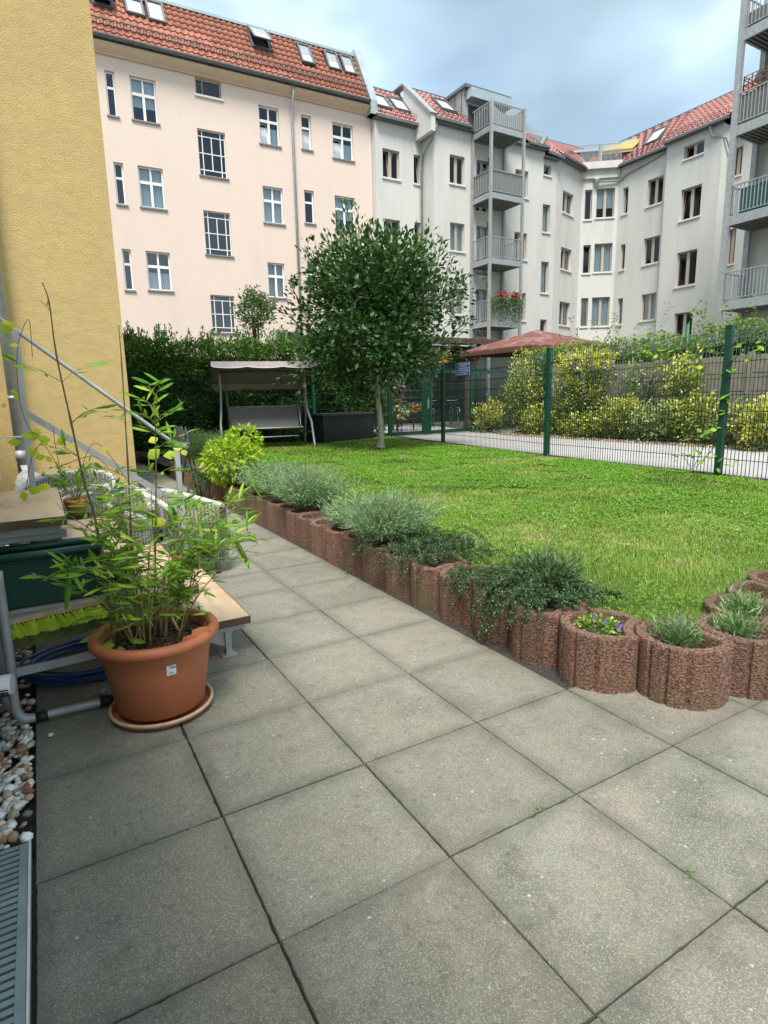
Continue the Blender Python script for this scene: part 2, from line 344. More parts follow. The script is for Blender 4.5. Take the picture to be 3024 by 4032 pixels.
def wickmat():
    m = M_wick; t = m.node_tree; bs = t.nodes['Principled BSDF']; tcn = t.nodes.new('ShaderNodeNewGeometry'); ws = []
    for ax, s in (('Z', 62), ('X', 34), ('Y', 34)):
        wv = t.nodes.new('ShaderNodeTexWave'); wv.bands_direction = ax; wv.inputs['Scale'].default_value = s / 2; wv.inputs['Distortion'].default_value = .8; t.links.new(tcn.outputs['Position'], wv.inputs[0]); ws.append(wv)
    a = t.nodes.new('ShaderNodeMath'); a.operation = 'ADD'; b = t.nodes.new('ShaderNodeMath'); b.operation = 'MULTIPLY'; b.inputs[1].default_value = .5
    t.links.new(ws[0].outputs['Fac'], a.inputs[0]); t.links.new(ws[1].outputs['Fac'], a.inputs[1]); t.links.new(a.outputs[0], b.inputs[0])
    rp = t.nodes.new('ShaderNodeValToRGB'); rp.color_ramp.elements[0].position = .2; rp.color_ramp.elements[0].color = (.05, .047, .043, 1); rp.color_ramp.elements[1].position = .65; rp.color_ramp.elements[1].color = (.30, .285, .26, 1)
    t.links.new(b.outputs[0], rp.inputs[0]); t.links.new(rp.outputs[0], bs.inputs['Base Color'])
    bp = t.nodes.new('ShaderNodeBump'); bp.inputs['Distance'].default_value = .006; t.links.new(b.outputs[0], bp.inputs['Height']); t.links.new(bp.outputs[0], bs.inputs['Normal'])
wickmat()

# ------------------------------------------------------------------ leaves
def leafgeo(P, A, Nn, ln, wd, fold=.25, droop=0.):
    """one rhombic leaf per row: two quads folded on the midrib. returns V, F"""
    P = np.asarray(P); n = len(P); A = A / (np.linalg.norm(A, axis=1, keepdims=True) + 1e-9)
    S = np.cross(A, Nn); S /= (np.linalg.norm(S, axis=1, keepdims=True) + 1e-9); Up = np.cross(S, A)
    ln = np.broadcast_to(ln, n)[:, None]; wd = np.broadcast_to(wd, n)[:, None]
    b = P; tip = P + A * ln - Up * ln * droop; mid = P + A * ln * .5 - Up * wd * fold
    l = P + A * ln * .45 - S * wd * .5; r = P + A * ln * .45 + S * wd * .5
    V = np.stack([b, l, tip, r, mid], 1).reshape(-1, 3); k = np.arange(n)[:, None] * 5
    F = np.concatenate([k + [0, 4, 1], k + [1, 4, 2], k + [0, 3, 4], k + [3, 2, 4]], 1).reshape(-1, 3)
    return V, F
def leafmesh(name, P, A, Nn, ln, wd, mat, parent=None, v=None, **k):
    V, F = leafgeo(P, A, Nn, ln, wd, **k)
    v = RNG.random(len(P)) if v is None else v
    return npmesh(name, V, F, mat, np.repeat(v, 4), parent=parent)
def rdir(n, up=0.):
    d = RNG.normal(size=(n, 3)); d[:, 2] += up; return d / np.linalg.norm(d, axis=1, keepdims=True)
def blob(c, r, n, shell=.55):
    d = rdir(n); rad = (shell + (1 - shell) * RNG.random(n)) ** .6; return np.array(c) + d * rad[:, None] * np.array(r), d
# ================================================================== SETTING
LZ = .2
def sheet(name, poly, z, m, kind='structure'):
    mb = MB(); mb.quad(*[(x, y, z) for x, y in poly]); return tag(mb.build(name, m), kind=kind)
sheet('ground', [(-400, -400), (400, -400), (400, 600), (-400, 600)], -.06, M_ground)
patio = bpy.data.objects.new('patio_paving', None); COL.objects.link(patio); ORG[patio.name] = Vector((0, 0, 0)); tag(patio, kind='structure')
mb = MB(); mb.quad(*[(x, y, -.018) for x, y in ((-.503, -3), (6, -3), (6, .9), (-.503, .9))]); mb.quad(*[(x, y, -.018) for x, y in ((-.503, .9), (1.75, .9), (1.75, 12.2), (-.503, 12.2))]); mb.build('joint_bed', M_joint, patio)
def slabmesh(k, ex=.5, ey=.5):
    rr = random.Random(k); pts = []; gp = .0017
    cn = [(-ex / 2 + gp, -ey / 2 + gp), (ex / 2 - gp, -ey / 2 + gp), (ex / 2 - gp, ey / 2 - gp), (-ex / 2 + gp, ey / 2 - gp)]
    for i in range(4):
        a, b = cn[i], cn[(i + 1) % 4]; nseg = 26
        nx, ny = (b[1] - a[1]), -(b[0] - a[0]); l = math.hypot(nx, ny); nx /= l; ny /= l
        for j in range(nseg):
            t = j / nseg; o = -abs(rr.gauss(0, .0009)) - (.003 * rr.random() if rr.random() < .09 else 0) if j else -.002
            pts.append((a[0] + (b[0] - a[0]) * t + nx * o, a[1] + (b[1] - a[1]) * t + ny * o))
    n = len(pts); V = []; F = []
    for q, z in ((0, -.03), (0, -.003)): V += [(x, y, z) for x, y in pts]
    V += [(x * .991, y * .991, 0) for x, y in pts]
    for r in range(2):
        for j in range(n): F.append((r * n + j, r * n + (j + 1) % n, (r + 1) * n + (j + 1) % n, (r + 1) * n + j))
    F.append(tuple(range(2 * n, 3 * n)))
    me = bpy.data.meshes.new('paving_slab'); me.from_pydata(V, [], F); me.materials.append(M_slab); return me
SL = [slabmesh(k) for k in range(6)]
def slab(i, j, sx=1.):
    o = bpy.data.objects.new('paving_slab', SL[(i * 7 + j * 3) % 6]); COL.objects.link(o); o.parent = patio
    rr = random.Random(i * 100 + j)
    o.location = (i * .5 + .25 + rr.gauss(0, .0008), j * .5 + .25 + rr.gauss(0, .0008), rr.gauss(0, .0009)); o.rotation_euler = (rr.gauss(0, .0012), rr.gauss(0, .0012), rr.choice((0, 1, 2, 3)) * math.pi / 2 + rr.gauss(0, .0012))
for j in range(-5, 24):
    for i in range(-1, 11):
        if j > 0 and i > 2: continue
        if j == 0 and i > 6: continue
        if i < 0 and 3 <= j <= 5 and False: continue
        slab(i, j)
# lawn body (raised bed of earth) and grass
LP = [(1.86, .62), (2.15, .33), (2.75, .42), (3.4, .30), (6.9, .2), (7.12, 3.18), (7.38, 6.42), (7.88, 10.24), (8.28, 13.3), (1.84, 13.6)]
mb = MB(); mb.quad(*[(x, y, LZ - .012) for x, y in LP]); tag(mb.build('lawn_ground', M_lawnsoil), kind='structure')
mb = MB(); mb.quad(*[(x, y, -.01) for x, y in ((1.9, .9), (7, .9), (7, 13), (1.9, 13))]); 
LPn = np.array(LP)
def inpoly(x, y, P=LPn):
    r = np.zeros(len(x), bool); j = len(P) - 1
    for i in range(len(P)):
        c = ((P[i, 1] > y) != (P[j, 1] > y)) & (x < (P[j, 0] - P[i, 0]) * (y - P[i, 1]) / (P[j, 1] - P[i, 1]) + P[i, 0]); r ^= c; j = i
    return r
def vnoise(x, y, s, seed=0):
    r = np.random.default_rng(seed); G = r.random((64, 64)); X = x / s; Y = y / s; xi = np.floor(X).astype(int); yi = np.floor(Y).astype(int)
    fx = X - xi; fy = Y - yi; fx = fx * fx * (3 - 2 * fx); fy = fy * fy * (3 - 2 * fy)
    q = lambda a, b: G[a % 64, b % 64]
    return (q(xi, yi) * (1 - fx) + q(xi + 1, yi) * fx) * (1 - fy) + (q(xi, yi + 1) * (1 - fx) + q(xi + 1, yi + 1) * fx) * fy
M_grass = leafmat('grass_blades', [(.06, .13, .016), (.13, .24, .024), (.19, .31, .035), (.28, .36, .07), (.42, .38, .15)], rough=.5, trans=.35)
M_clov = leafmat('clover_leaf', [(.08, .20, .018), (.14, .30, .028), (.20, .38, .04)], rough=.5, trans=.3)
def grass(n):
    # density falls with distance while blades widen
    m_ = n * 3; x = RNG.uniform(1.8, 8.3, m_); y = RNG.uniform(.2, 13.5, m_)
    d = np.hypot(x - CC[0], y - CC[1]); keep = (RNG.random(m_) < np.clip((3.2 / d) ** 1.3, .12, 1)) & inpoly(x, y); x, y, d = x[keep][:n], y[keep][:n], d[keep][:n]
    k = len(x); dry = vnoise(x, y, .55, 3) * .6 + vnoise(x, y, .17, 4) * .4
    patch = vnoise(x, y, 1.5, 8)
    h = (.017 + .018 * RNG.random(k)) * (.7 + .8 * vnoise(x, y, .3, 5)); wd = (.0028 + .0011 * np.maximum(d - 3, 0)) * (.7 + .6 * RNG.random(k))
    th = RNG.uniform(0, 2 * math.pi, k); ln = .35 + .9 * RNG.random(k)
    B = np.stack([x, y, np.full(k, LZ - .012)], 1); dr = np.stack([np.cos(th), np.sin(th), np.zeros(k)], 1); sd_ = np.stack([-np.sin(th), np.cos(th), np.zeros(k)], 1)
    up = np.array([0, 0, 1.]); mid = B + up * h[:, None] * .65 + dr * (h * ln * .35)[:, None]; tip = B + up * (h * (1 - .35 * ln * RNG.random(k)))[:, None] + dr * (h * ln)[:, None]
    V = np.stack([B - sd_ * wd[:, None] / 2, B + sd_ * wd[:, None] / 2, mid - sd_ * wd[:, None] * .4, mid + sd_ * wd[:, None] * .4, tip], 1).reshape(-1, 3)
    kk = np.arange(k)[:, None] * 5; F = np.concatenate([kk + [0, 1, 3], kk + [0, 3, 2], kk + [2, 3, 4]], 1).reshape(-1, 3)
    under = np.exp(-((x - 5.6) ** 2 + (y - 10.6) ** 2) / 6)
    v = np.clip(.12 + .42 * RNG.random(k) + .6 * (patch - .5) + .35 * (vnoise(x, y, .45, 41) - .5) + .8 * np.clip(dry - .52, 0, 1) * 1.6 + .12 * np.clip((y - 6) / 5, 0, 1) + .25 * under * RNG.random(k) + .5 * (RNG.random(k) < .07), 0, 1)
    tag(npmesh('grass', V, F, M_grass, np.repeat(v, 3)), kind='stuff')
grass(330000)
def clover(n):
    x = RNG.uniform(1.9, 7.6, n * 2); y = RNG.uniform(.4, 11, n * 2); keep = inpoly(x, y) & (vnoise(x, y, .6, 11) * .7 + vnoise(x, y, .2, 12) * .3 > .50); x, y = x[keep][:n], y[keep][:n]; k = len(x)
    d = np.hypot(x - CC[0], y - CC[1]); P = np.repeat(np.stack([x, y, np.full(k, LZ + .018) + RNG.random(k) * .014], 1), 3, 0)
    th = (RNG.uniform(0, 6.28, k)[:, None] + np.array([0, 2.09, 4.19])).ravel(); A = np.stack([np.cos(th), np.sin(th), RNG.normal(0, .25, k * 3)], 1)
    s = np.repeat(.010 + .0016 * np.maximum(d - 3, 0), 3) * (.7 + .6 * RNG.random(k * 3))
    tag(leafmesh('clover_patches', P, A, np.tile([0, 0, 1.], (k * 3, 1)) + RNG.normal(0, .3, (k * 3, 3)), s, s * .95, M_clov, fold=.1), kind='stuff')
clover(36000)
# white clover heads and a few yellow flowers, small pale leaf litter
x = RNG.uniform(2, 7.6, 420); y = RNG.uniform(.5, 11, 420); k = inpoly(x, y); x, y = x[k], y[k]
P = np.repeat(np.stack([x, y, np.full(len(x), LZ + .045)], 1), 5, 0)
tag(leafmesh('clover_flowers', P, rdir(len(P), .6), rdir(len(P)), .009, .007, leafmat('white_petals', [(.75, .75, .68), (.6, .6, .5)]), v=RNG.random(len(P))), kind='stuff')
# driveway + litter strip + bed beyond the fence
def edgesheet(name, poly, z0, z1, m):
    mb = MB(); n = len(poly); mb.v = [(x, y, z0) for x, y in poly] + [(x, y, z1) for x, y in poly]
    mb.face(range(n, 2 * n))
    for i in range(n): mb.face((i, (i + 1) % n, n + (i + 1) % n, n + i))
    return tag(mb.build(name, m), kind='structure')
edgesheet('driveway', [(7.02, -6), (11.25, -6), (11.25, 12.0), (13, 17.2), (13, 19.5), (6.5, 19.5), (8.42, 13.3), (8.0, 10.24), (7.5, 6.42), (7.24, 3.18)], -.05, LZ - .03, M_drive)
edgesheet('planting_bed', [(11.26, -6), (14.5, -6), (14.5, 14), (11.26, 11.9)], -.05, LZ - .02, M_soil)
edgesheet('back_yard', [(-6, 13.62), (6.4, 13.62), (6.4, 24.5), (-6, 24.5)], -.05, LZ - .04, M_ground)
edgesheet('courtyard', [(6.45, 19.55), (40, 19.55), (40, 30), (6.45, 30)], -.05, LZ - .05, M_ground)
# fallen-leaf litter on the bed edge
x = RNG.uniform(11.05, 11.75, 5200); y = RNG.uniform(-1, 12, 5200); P = np.stack([x, y, LZ - .015 + RNG.random(5200) * .03], 1)
tag(leafmesh('leaf_litter', P, rdir(5200) * [1, 1, .25], np.tile([0, 0, 1.], (5200, 1)) + RNG.normal(0, .4, (5200, 3)), .05, .035, leafmat('dry_leaves', [(.55, .45, .32), (.42, .30, .18), (.62, .56, .45), (.30, .22, .12)])), kind='stuff')
# gravel and single pebbles by the house
def pebmesh(k):
    bm = __import__('bmesh').new(); __import__('bmesh').ops.create_icosphere(bm, subdivisions=1, radius=1); rr = random.Random(k)
    for v in bm.verts: v.co *= 1 + rr.gauss(0, .10)
    me = bpy.data.meshes.new('pebble'); bm.to_mesh(me); bm.free(); me.polygons.foreach_set('use_smooth', [True] * len(me.polygons)); return me
PEBC = [pm('pebble_' + n_, a, b, 60, .6, .3, 90, rnd=.15) for n_, a, b in (('cream', (.70, .63, .53), (.56, .48, .39)), ('white', (.80, .78, .74), (.66, .64, .60)), ('grey', (.36, .36, .36), (.26, .26, .27)), ('rust', (.33, .16, .09), (.24, .12, .07)), ('tan', (.42, .32, .21), (.34, .25, .16)), ('dark', (.12, .11, .10), (.17, .15, .13)))]
PEB = []
for k in range(4):
    for c_ in PEBC:
        me = pebmesh(k); me.materials.append(c_); PEB.append(me)
gravel = bpy.data.objects.new('gravel_strip', None); COL.objects.link(gravel); ORG[gravel.name] = Vector((0, 0, 0)); tag(gravel, kind='structure')
mb = MB(); mb.quad((-1.6, .69, -.03), (-.502, .69, -.03), (-.502, 8.17, -.03), (-1.6, 8.17, -.03)); mb.build('gravel_bed', M_soil, gravel)
def pebble(x, y, z, s, mat_i=None, parent=None, rr=random):
    me = PEB[rr.randrange(24) if mat_i is None else rr.randrange(4) * 6 + mat_i]; o = bpy.data.objects.new('pebble', me); COL.objects.link(o); o.parent = parent
    o.location = (x, y, z); o.rotation_euler = (rr.random() * .6, rr.random() * .6, rr.random() * 6); o.scale = (s * rr.uniform(.8, 1.35), s * rr.uniform(.7, 1), s * rr.uniform(.45, .75)); return o
rp_ = random.Random(3); spots = []
WT = [0] * 6 + [1] * 6 + [2] * 2 + [3] + [4] * 3 + [5] * 1
while len(spots) < 290:
    x, y = rp_.uniform(-.66, -.515), rp_.uniform(.71, 1.55); s = rp_.uniform(.011, .025)
    spots.append((x, y, s)); pebble(x, y, -.012 + rp_.random() * .012 + s * .3, s, rp_.choice(WT), gravel, rp_)
V0 = np.array([v.co[:] for v in PEB[0].vertices]); F0 = np.array([p.vertices[:] for p in PEB[0].polygons]); nP = 3600
px = RNG.uniform(-1.35, -.515, nP); py = RNG.uniform(.71, 5.2, nP); ps = RNG.uniform(.010, .022, nP)
sel = ~((px > -.66) & (py < 1.55)); px, py, ps = px[sel], py[sel], ps[sel]
R3 = RNG.uniform(.7, 1.3, (len(px), 3)) * [1, 1, .6]; A_ = RNG.uniform(0, 6.28, len(px)); ca_, sa_ = np.cos(A_)[:, None], np.sin(A_)[:, None]
W_ = V0[None] * (R3 * ps[:, None])[:, None, :]; X_ = W_[..., 0] * ca_ - W_[..., 1] * sa_; Y_ = W_[..., 0] * sa_ + W_[..., 1] * ca_
VV = np.stack([X_ + px[:, None], Y_ + py[:, None], W_[..., 2] - .012 + ps[:, None] * .4 + (RNG.random(len(px)) * .012)[:, None]], -1).reshape(-1, 3); FF = (F0[None] + (np.arange(len(px)) * len(V0))[:, None, None]).reshape(-1, 3)
tag(npmesh('pebble', VV, FF, PEBC, smooth=True, parent=gravel, mi=np.repeat(RNG.choice([0, 0, 2, 2, 4, 3, 5, 5, 1], len(px)), len(F0))), kind='stuff')

# ------------------------------------------------------------------ facades
class Plane:
    """vertical facade from P to Q (xy), outward normal towards the yard"""
    def __init__(s, P, Q):
        s.P = np.array(P[:2], float); s.Q = np.array(Q[:2], float); s.L = np.hypot(*(s.Q - s.P)); s.e = (s.Q - s.P) / s.L
        s.n = np.array([s.e[1], -s.e[0]])
        if s.n @ (CC[:2] - s.P) < 0: s.n = -s.n
    def W(s, u, z, d=0.): p = s.P + s.e * u + s.n * d; return (p[0], p[1], z)
    def uz(s, x, y): q = onv(x, y, s.P, s.n); return (q[:2] - s.P) @ s.e, q[2]
    def box(s, mb, u0, u1, z0, z1, d0, d1):
        mb.hexa([s.W(u0, z0, d1), s.W(u1, z0, d1), s.W(u1, z0, d0), s.W(u0, z0, d0), s.W(u0, z1, d1), s.W(u1, z1, d1), s.W(u1, z1, d0), s.W(u0, z1, d0)])
    def rect(s, cf, b, near='L'):
        x0, y0, x1, y1 = b; xm = (y0 + y1) / 2
        a = s.uz(*cf(x0, xm))[0]; c = s.uz(*cf(x1, xm))[0]
        xt, xb = (x0, x1) if near == 'L' else (x1, x0)
        zt = s.uz(*cf(xt, y0))[1]; zb = s.uz(*cf(xb, y1))[1]
        return [min(a, c), max(a, c), zb, zt]
def wall(parent, pl, z0, z1, ops, mat, name='wall', depth=.14, back=True):
    us = sorted({0., pl.L} | {q for o in ops for q in o[:2]}); zs = sorted({z0, z1} | {q for o in ops for q in o[2:4]})
    mb = MB()
    for i in range(len(us) - 1):
        for j in range(len(zs) - 1):
            uc, zc = (us[i] + us[i + 1]) / 2, (zs[j] + zs[j + 1]) / 2
            if any(o[0] < uc < o[1] and o[2] < zc < o[3] for o in ops): continue
            mb.quad(pl.W(us[i], zs[j]), pl.W(us[i + 1], zs[j]), pl.W(us[i + 1], zs[j + 1]), pl.W(us[i], zs[j + 1]))
    for a, b, c, d in ops:
        for p, q in (((a, c), (b, c)), ((b, c), (b, d)), ((b, d), (a, d)), ((a, d), (a, c))):
            mb.quad(pl.W(*p), pl.W(*q), pl.W(*q, -depth - .1), pl.W(*p, -depth - .1))
    w_ = mb.build(name, mat, parent)
    if back:
        mb = MB()
        for a, b, c, d in ops:
            A0, B0, C0, D0 = a - .3, b + .3, c - .3, d + .2
            mb.quad(pl.W(A0, C0, -.9), pl.W(B0, C0, -.9), pl.W(B0, D0, -.9), pl.W(A0, D0, -.9))
            for p, q in (((A0, C0), (B0, C0)), ((B0, C0), (B0, D0)), ((B0, D0), (A0, D0)), ((A0, D0), (A0, C0))): mb.quad(pl.W(*p, -.9), pl.W(*q, -.9), pl.W(*q, -.24), pl.W(*p, -.24))
        if mb.v: mb.build('dark_liner', M_room, parent)  # unseen box, interior dimness put into its colour
    return w_
def window(parent, pl, o, style, curt=0, depth=.13, open_=0, sill=True):
    a, b, c, d = o; W_ = b - a; H = d - c; fm = M_white if style in ('pink', 'narrow', 'stair') else M_taupe
    mb = MB(); f = .055 if style != 'stair' else .03; D0, D1 = -depth - .06, -depth
    a2, b2, c2, d2 = a + .003, b - .003, c + .003, d - .003
    if style == 'grey': mb0 = None
    pl.box(mb, a2, a2 + f, c2, d2, D0, D1); pl.box(mb, b2 - f, b2, c2, d2, D0, D1); pl.box(mb, a2 + f, b2 - f, c2, c2 + f, D0, D1); pl.box(mb, a2 + f, b2 - f, d2 - f, d2, D0, D1)
    panes = []; m = (a + b) / 2
    if style == 'pink':
        t = c + H * .62; g_ = .045
        pl.box(mb, a2 + f, b2 - f, t - .05, t + .05, D0 + .002, D1 + .012); pl.box(mb, m - g_, m + g_, c2 + f, t - .05, D0 + .002, D1 + .008); pl.box(mb, m - g_ * .7, m + g_ * .7, t + .05, d2 - f, D0 + .002, D1 + .008)
        panes = [(a2 + f, m - g_, c2 + f, t - .05), (m + g_, b2 - f, c2 + f, t - .05), (a2 + f, m - g_ * .7, t + .05, d2 - f), (m + g_ * .7, b2 - f, t + .05, d2 - f)]
    elif style == 'narrow':
        t = c + H * .64; pl.box(mb, a2 + f, b2 - f, t - .04, t + .04, D0 + .002, D1 + .01); panes = [(a2 + f, b2 - f, c2 + f, t - .04), (a2 + f, b2 - f, t + .04, d2 - f)]
    elif style == 'stair':
        u = [a + W_ * .17, m, b - W_ * .17]; z = [c + H * .14, c + H * .5, d - H * .14]; h = .015
        for k, q in enumerate(u): pl.box(mb, q - h, q + h, (z[0] if k == 1 else c2 + f), (z[2] if k == 1 else d2 - f), D0 + .003, D1 + .01)
        for q in z: pl.box(mb, a2 + f, b2 - f, q - h, q + h, D0 + .005, D1 + .007)
        ue = [a2 + f] + u + [b2 - f]; ze = [c2 + f] + z + [d2 - f]
        for i in range(4):
            for j in range(1, 3): panes.append((ue[i] + h, ue[i + 1] - h, ze[j] + h, ze[j + 1] - h))
        for j in (0, 3):
            panes += [(ue[0], ue[1] - h, ze[j] + h, ze[j + 1] - h), (ue[1] + h, ue[3] - h, ze[j] + h, ze[j + 1] - h), (ue[3] + h, ue[4], ze[j] + h, ze[j + 1] - h)]
    elif style == 'vent': pl.box(mb, a + W_ * .27, a + W_ * .30, c2 + f, d2 - f, D0, D1 + .004); panes = [(a2 + f, a + W_ * .27, c2 + f, d2 - f), (a + W_ * .3, b2 - f, c2 + f, d2 - f)]
    elif style == 'grey':
        g_ = .075; pl.box(mb, m - g_, m + g_, c2 + f, d2 - f, D0 + .003, D1 + .012); panes = [(a2 + f, m - g_, c2 + f, d2 - f), (m + g_, b2 - f, c2 + f, d2 - f)]
    else: panes = [(a2 + f, b2 - f, c2 + f, d2 - f)]
    wn = mb.build('window', fm, parent)
    for k, (p, q, r, s_) in enumerate(panes):
        mb = MB()
        if open_ and k == 0 and style != 'stair':    # tilted casement
            mb.cm = 0; tl = .16
            mb.quad(pl.W(p, r, D0 + .02), pl.W(q, r, D0 + .02), pl.W(q, s_, D0 - tl), pl.W(p, s_, D0 - tl))
            mb.cm = 1; fr = .03
            for (u0, z0), (u1, z1) in (((p, r), (p, s_)), ((q, r), (q, s_)), ((p, s_), (q, s_))):
                dd = lambda z: D0 + .03 - (tl + .02) * (z - r) / (s_ - r)
                mb.bar(pl.W(u0, z0, dd(z0)), pl.W(u1, z1, dd(z1)), .035, .035)
            mb.build('pane', [M_glass, fm], wn)
        else:
            if open_ == 2 and k == 0: continue
            pl.box(mb, p, q, r, s_, D0 + .022, D0 + .030); mb.build('pane', M_glass, wn)
    if curt:
        mb = MB(); cm_ = M_curt if curt != 3 else M_blind
        if curt == 1: z0, z1 = c + .05, c + H * (.48 if style == 'pink' else .6)
        elif curt == 2: z0, z1 = c + .05, d - .05
        elif curt == 3: z0, z1 = c + .05, d - .05
        else: z0, z1 = c + H * .35, d - .05
        n = max(8, int(W_ / .05)); u = [a + .03 + (W_ - .06) * i / n for i in range(n + 1)]; dd = lambda i: D0 - .06 + (.018 * (i % 2) if curt != 3 else 0)
        for i in range(n): mb.quad(pl.W(u[i], z0, dd(i)), pl.W(u[i + 1], z0, dd(i + 1)), pl.W(u[i + 1], z1, dd(i + 1)), pl.W(u[i], z1, dd(i)))
        mb.build('curtain' if curt != 3 else 'blind', cm_, wn)
    if sill:
        mb = MB(); hh = .06 if fm is M_white else .08
        pl.box(mb, a - .05, b + .05, c - hh, c - .003, -depth + .01, .06); mb.build('sill', M_silld if fm is M_white else M_sillw, wn)
    return wn
def tiled(parent, A, B, C_, D_, pw, ph, mat, budget, under=True):
    """clay tiles from eave A-B up to ridge D-C; returns the rest to be joined"""
    A, B, C_, D_ = [np.array(q, float) for q in (A, B, C_, D_)]
    nu = max(1, round(np.linalg.norm(B - A) / pw)); nv = max(1, round(np.linalg.norm(D_ - A) / ph)); out = []
    nr = np.cross(B - A, D_ - A); nr /= np.linalg.norm(nr); nr = nr if nr[2] > 0 else -nr
    if under:
        mb = MB(); mb.quad(*(A - nr * .03, B - nr * .03, C_ - nr * .03, D_ - nr * .03)); mb.quad(*(A - nr * .12, B - nr * .12, C_ - nr * .12, D_ - nr * .12)); mb.build('roof_underlay', M_under, parent)
    for j in range(nv):
        for i in range(nu):
            u, v = (i + .5) / nu, (j + .5) / nv; lo = A + (B - A) * u; hi = D_ + (C_ - D_) * u; p = lo + (hi - lo) * v
            ex = (A + (D_ - A) * v); ex2 = (B + (C_ - B) * v); ww = np.linalg.norm(ex2 - ex) / nu; hh = np.linalg.norm(hi - lo) / nv
            X = (ex2 - ex); X /= np.linalg.norm(X); Y = hi - lo; Y = Y - X * (Y @ X); Y /= np.linalg.norm(Y); Z = np.cross(X, Y)
            if Z[2] < 0: X = -X; Z = -Z
            out.append((p, X, Y, Z, ww, hh, np.linalg.norm(p - CC)))
    return out
_tv, _tf = [], []
for j, (yy, lift) in enumerate(((-.54, .16), (.54, 0.))):
    for i in range(7):
        t = i / 6; _tv.append((t * 1.04 - .52, yy, lift + .13 * math.sin(t * 2 * math.pi) * (1 if t < .55 else .5)))
for i in range(6): _tf.append((i, i + 1, 8 + i, 7 + i))
for i in range(7): _tv.append((_tv[i][0], -.54, _tv[i][2] - .13))
for i in range(6): _tf.append((14 + i, 15 + i, i + 1, i))
_tv = np.array(_tv); _tfn = np.array(_tf)
def tilemesh(mat):
    me = bpy.data.meshes.new('roof_tile'); me.from_pydata([tuple(v) for v in _tv], [], _tf); me.materials.append(mat); return me
def lay(parent, lst, mat, nmax=280, skip=None):
    if skip: lst = [t for t in lst if not skip(t[0])]
    lst.sort(key=lambda t: t[-1]); me = tilemesh(mat); o0 = org(parent)
    for p, X, Y, Z, ww, hh, _ in lst[:nmax]:
        o = bpy.data.objects.new('roof_tile', me); COL.objects.link(o); o.parent = parent
        M = Matrix.Identity(4)
        for k in range(3): M[k][0] = X[k] * ww; M[k][1] = Y[k] * hh; M[k][2] = Z[k] * .25; M[k][3] = p[k] - o0[k]
        o.matrix_basis = M
    rest = lst[nmax:]
    if rest:
        V = np.concatenate([p + _tv[:, :1] * X * ww + _tv[:, 1:2] * Y * hh + _tv[:, 2:] * Z * .25 for p, X, Y, Z, ww, hh, _ in rest]); F = np.concatenate([_tfn + k * len(_tv) for k in range(len(rest))])
        tag(npmesh('roof_tile', V, F, mat, parent=parent), kind='stuff')
class Roof:
    """roof plane: origin A on the eave, e along the eave, s up the slope, n outwards"""
    def __init__(s, A, B, D_):
        A, B, D_ = [np.array(q, float) for q in (A, B, D_)]; s.A = A; s.e = (B - A) / np.linalg.norm(B - A); n = np.cross(B - A, D_ - A); n /= np.linalg.norm(n); s.n = n if n @ (CC - A) > 0 else -n
        s.s = np.cross(s.n, s.e); s.s = s.s if s.s[2] > 0 else -s.s
    def uv(s, x, y): q = onp(x, y, s.A, s.n) - s.A; return q @ s.e, q @ s.s
    def W(s, u, v, d=0.): return tuple(s.A + s.e * u + s.s * v + s.n * d)
    def box(s, mb, u0, u1, v0, v1, d0, d1): mb.hexa([s.W(u0, v0, d0), s.W(u1, v0, d0), s.W(u1, v1, d0), s.W(u0, v1, d0), s.W(u0, v0, d1), s.W(u1, v0, d1), s.W(u1, v1, d1), s.W(u0, v1, d1)])
def skylight(parent, rf, u0, u1, v0, v1, blind=0., open_=False, label=None):
    u0, u1 = sorted((u0, u1)); v0, v1 = sorted((v0, v1)); mb = MB(); f = .07
    for q in ((u0, u0 + f, v0, v1), (u1 - f, u1, v0, v1), (u0 + f, u1 - f, v0, v0 + f), (u0 + f, u1 - f, v1 - f, v1)): rf.box(mb, *q, -.02, .12)
    if open_:
        T = lambda u, v, d: rf.W(u, v, d + (v1 - v) * .28)
        for q in ((u0, u0 + f, v0, v1), (u1 - f, u1, v0, v1), (u0 + f, u1 - f, v0, v0 + f)):
            a, b, c, d = q; mb.hexa([T(a, c, .13), T(b, c, .13), T(b, d, .13), T(a, d, .13), T(a, c, .18), T(b, c, .18), T(b, d, .18), T(a, d, .18)])
    sk = mb.build('roof_window', M_dzinc, parent)
    if label: sk['label'] = label
    vm = v1 - (v1 - v0) * blind; mb = MB(); T = (lambda u, v, d: rf.W(u, v, d + (v1 - v) * .28)) if open_ else rf.W; d0 = .15 if open_ else .06
    mb.quad(T(u0 + f, v0 + f, d0), T(u1 - f, v0 + f, d0), T(u1 - f, vm, d0), T(u0 + f, vm, d0)); mb.build('pane', M_sky_gl, sk)
    if blind: mb = MB(); mb.quad(T(u0 + f, vm, d0 + .006), T(u1 - f, vm, d0 + .006), T(u1 - f, v1 - f, d0 + .006), T(u0 + f, v1 - f, d0 + .006)); mb.build('shutter', M_zinc, sk)
    if open_: mb = MB(); rf.box(mb, u0 + f, u1 - f, v0 + f, v1 - f, -.02, 0.0); mb.build('opening', M_room, sk)
def snowguard(parent, rf, u0, u1, v):
    mb = MB(); n = int((u1 - u0) / .11)
    for i in range(n): u = u0 + (u1 - u0) * i / n; rf.box(mb, u, u + .016, v, v + .015, .02, .24)
    for h in (.05, .14, .235): rf.box(mb, u0, u1, v, v + .016, h, h + .014)
    mb.build('snow_guard', M_dzinc, parent)
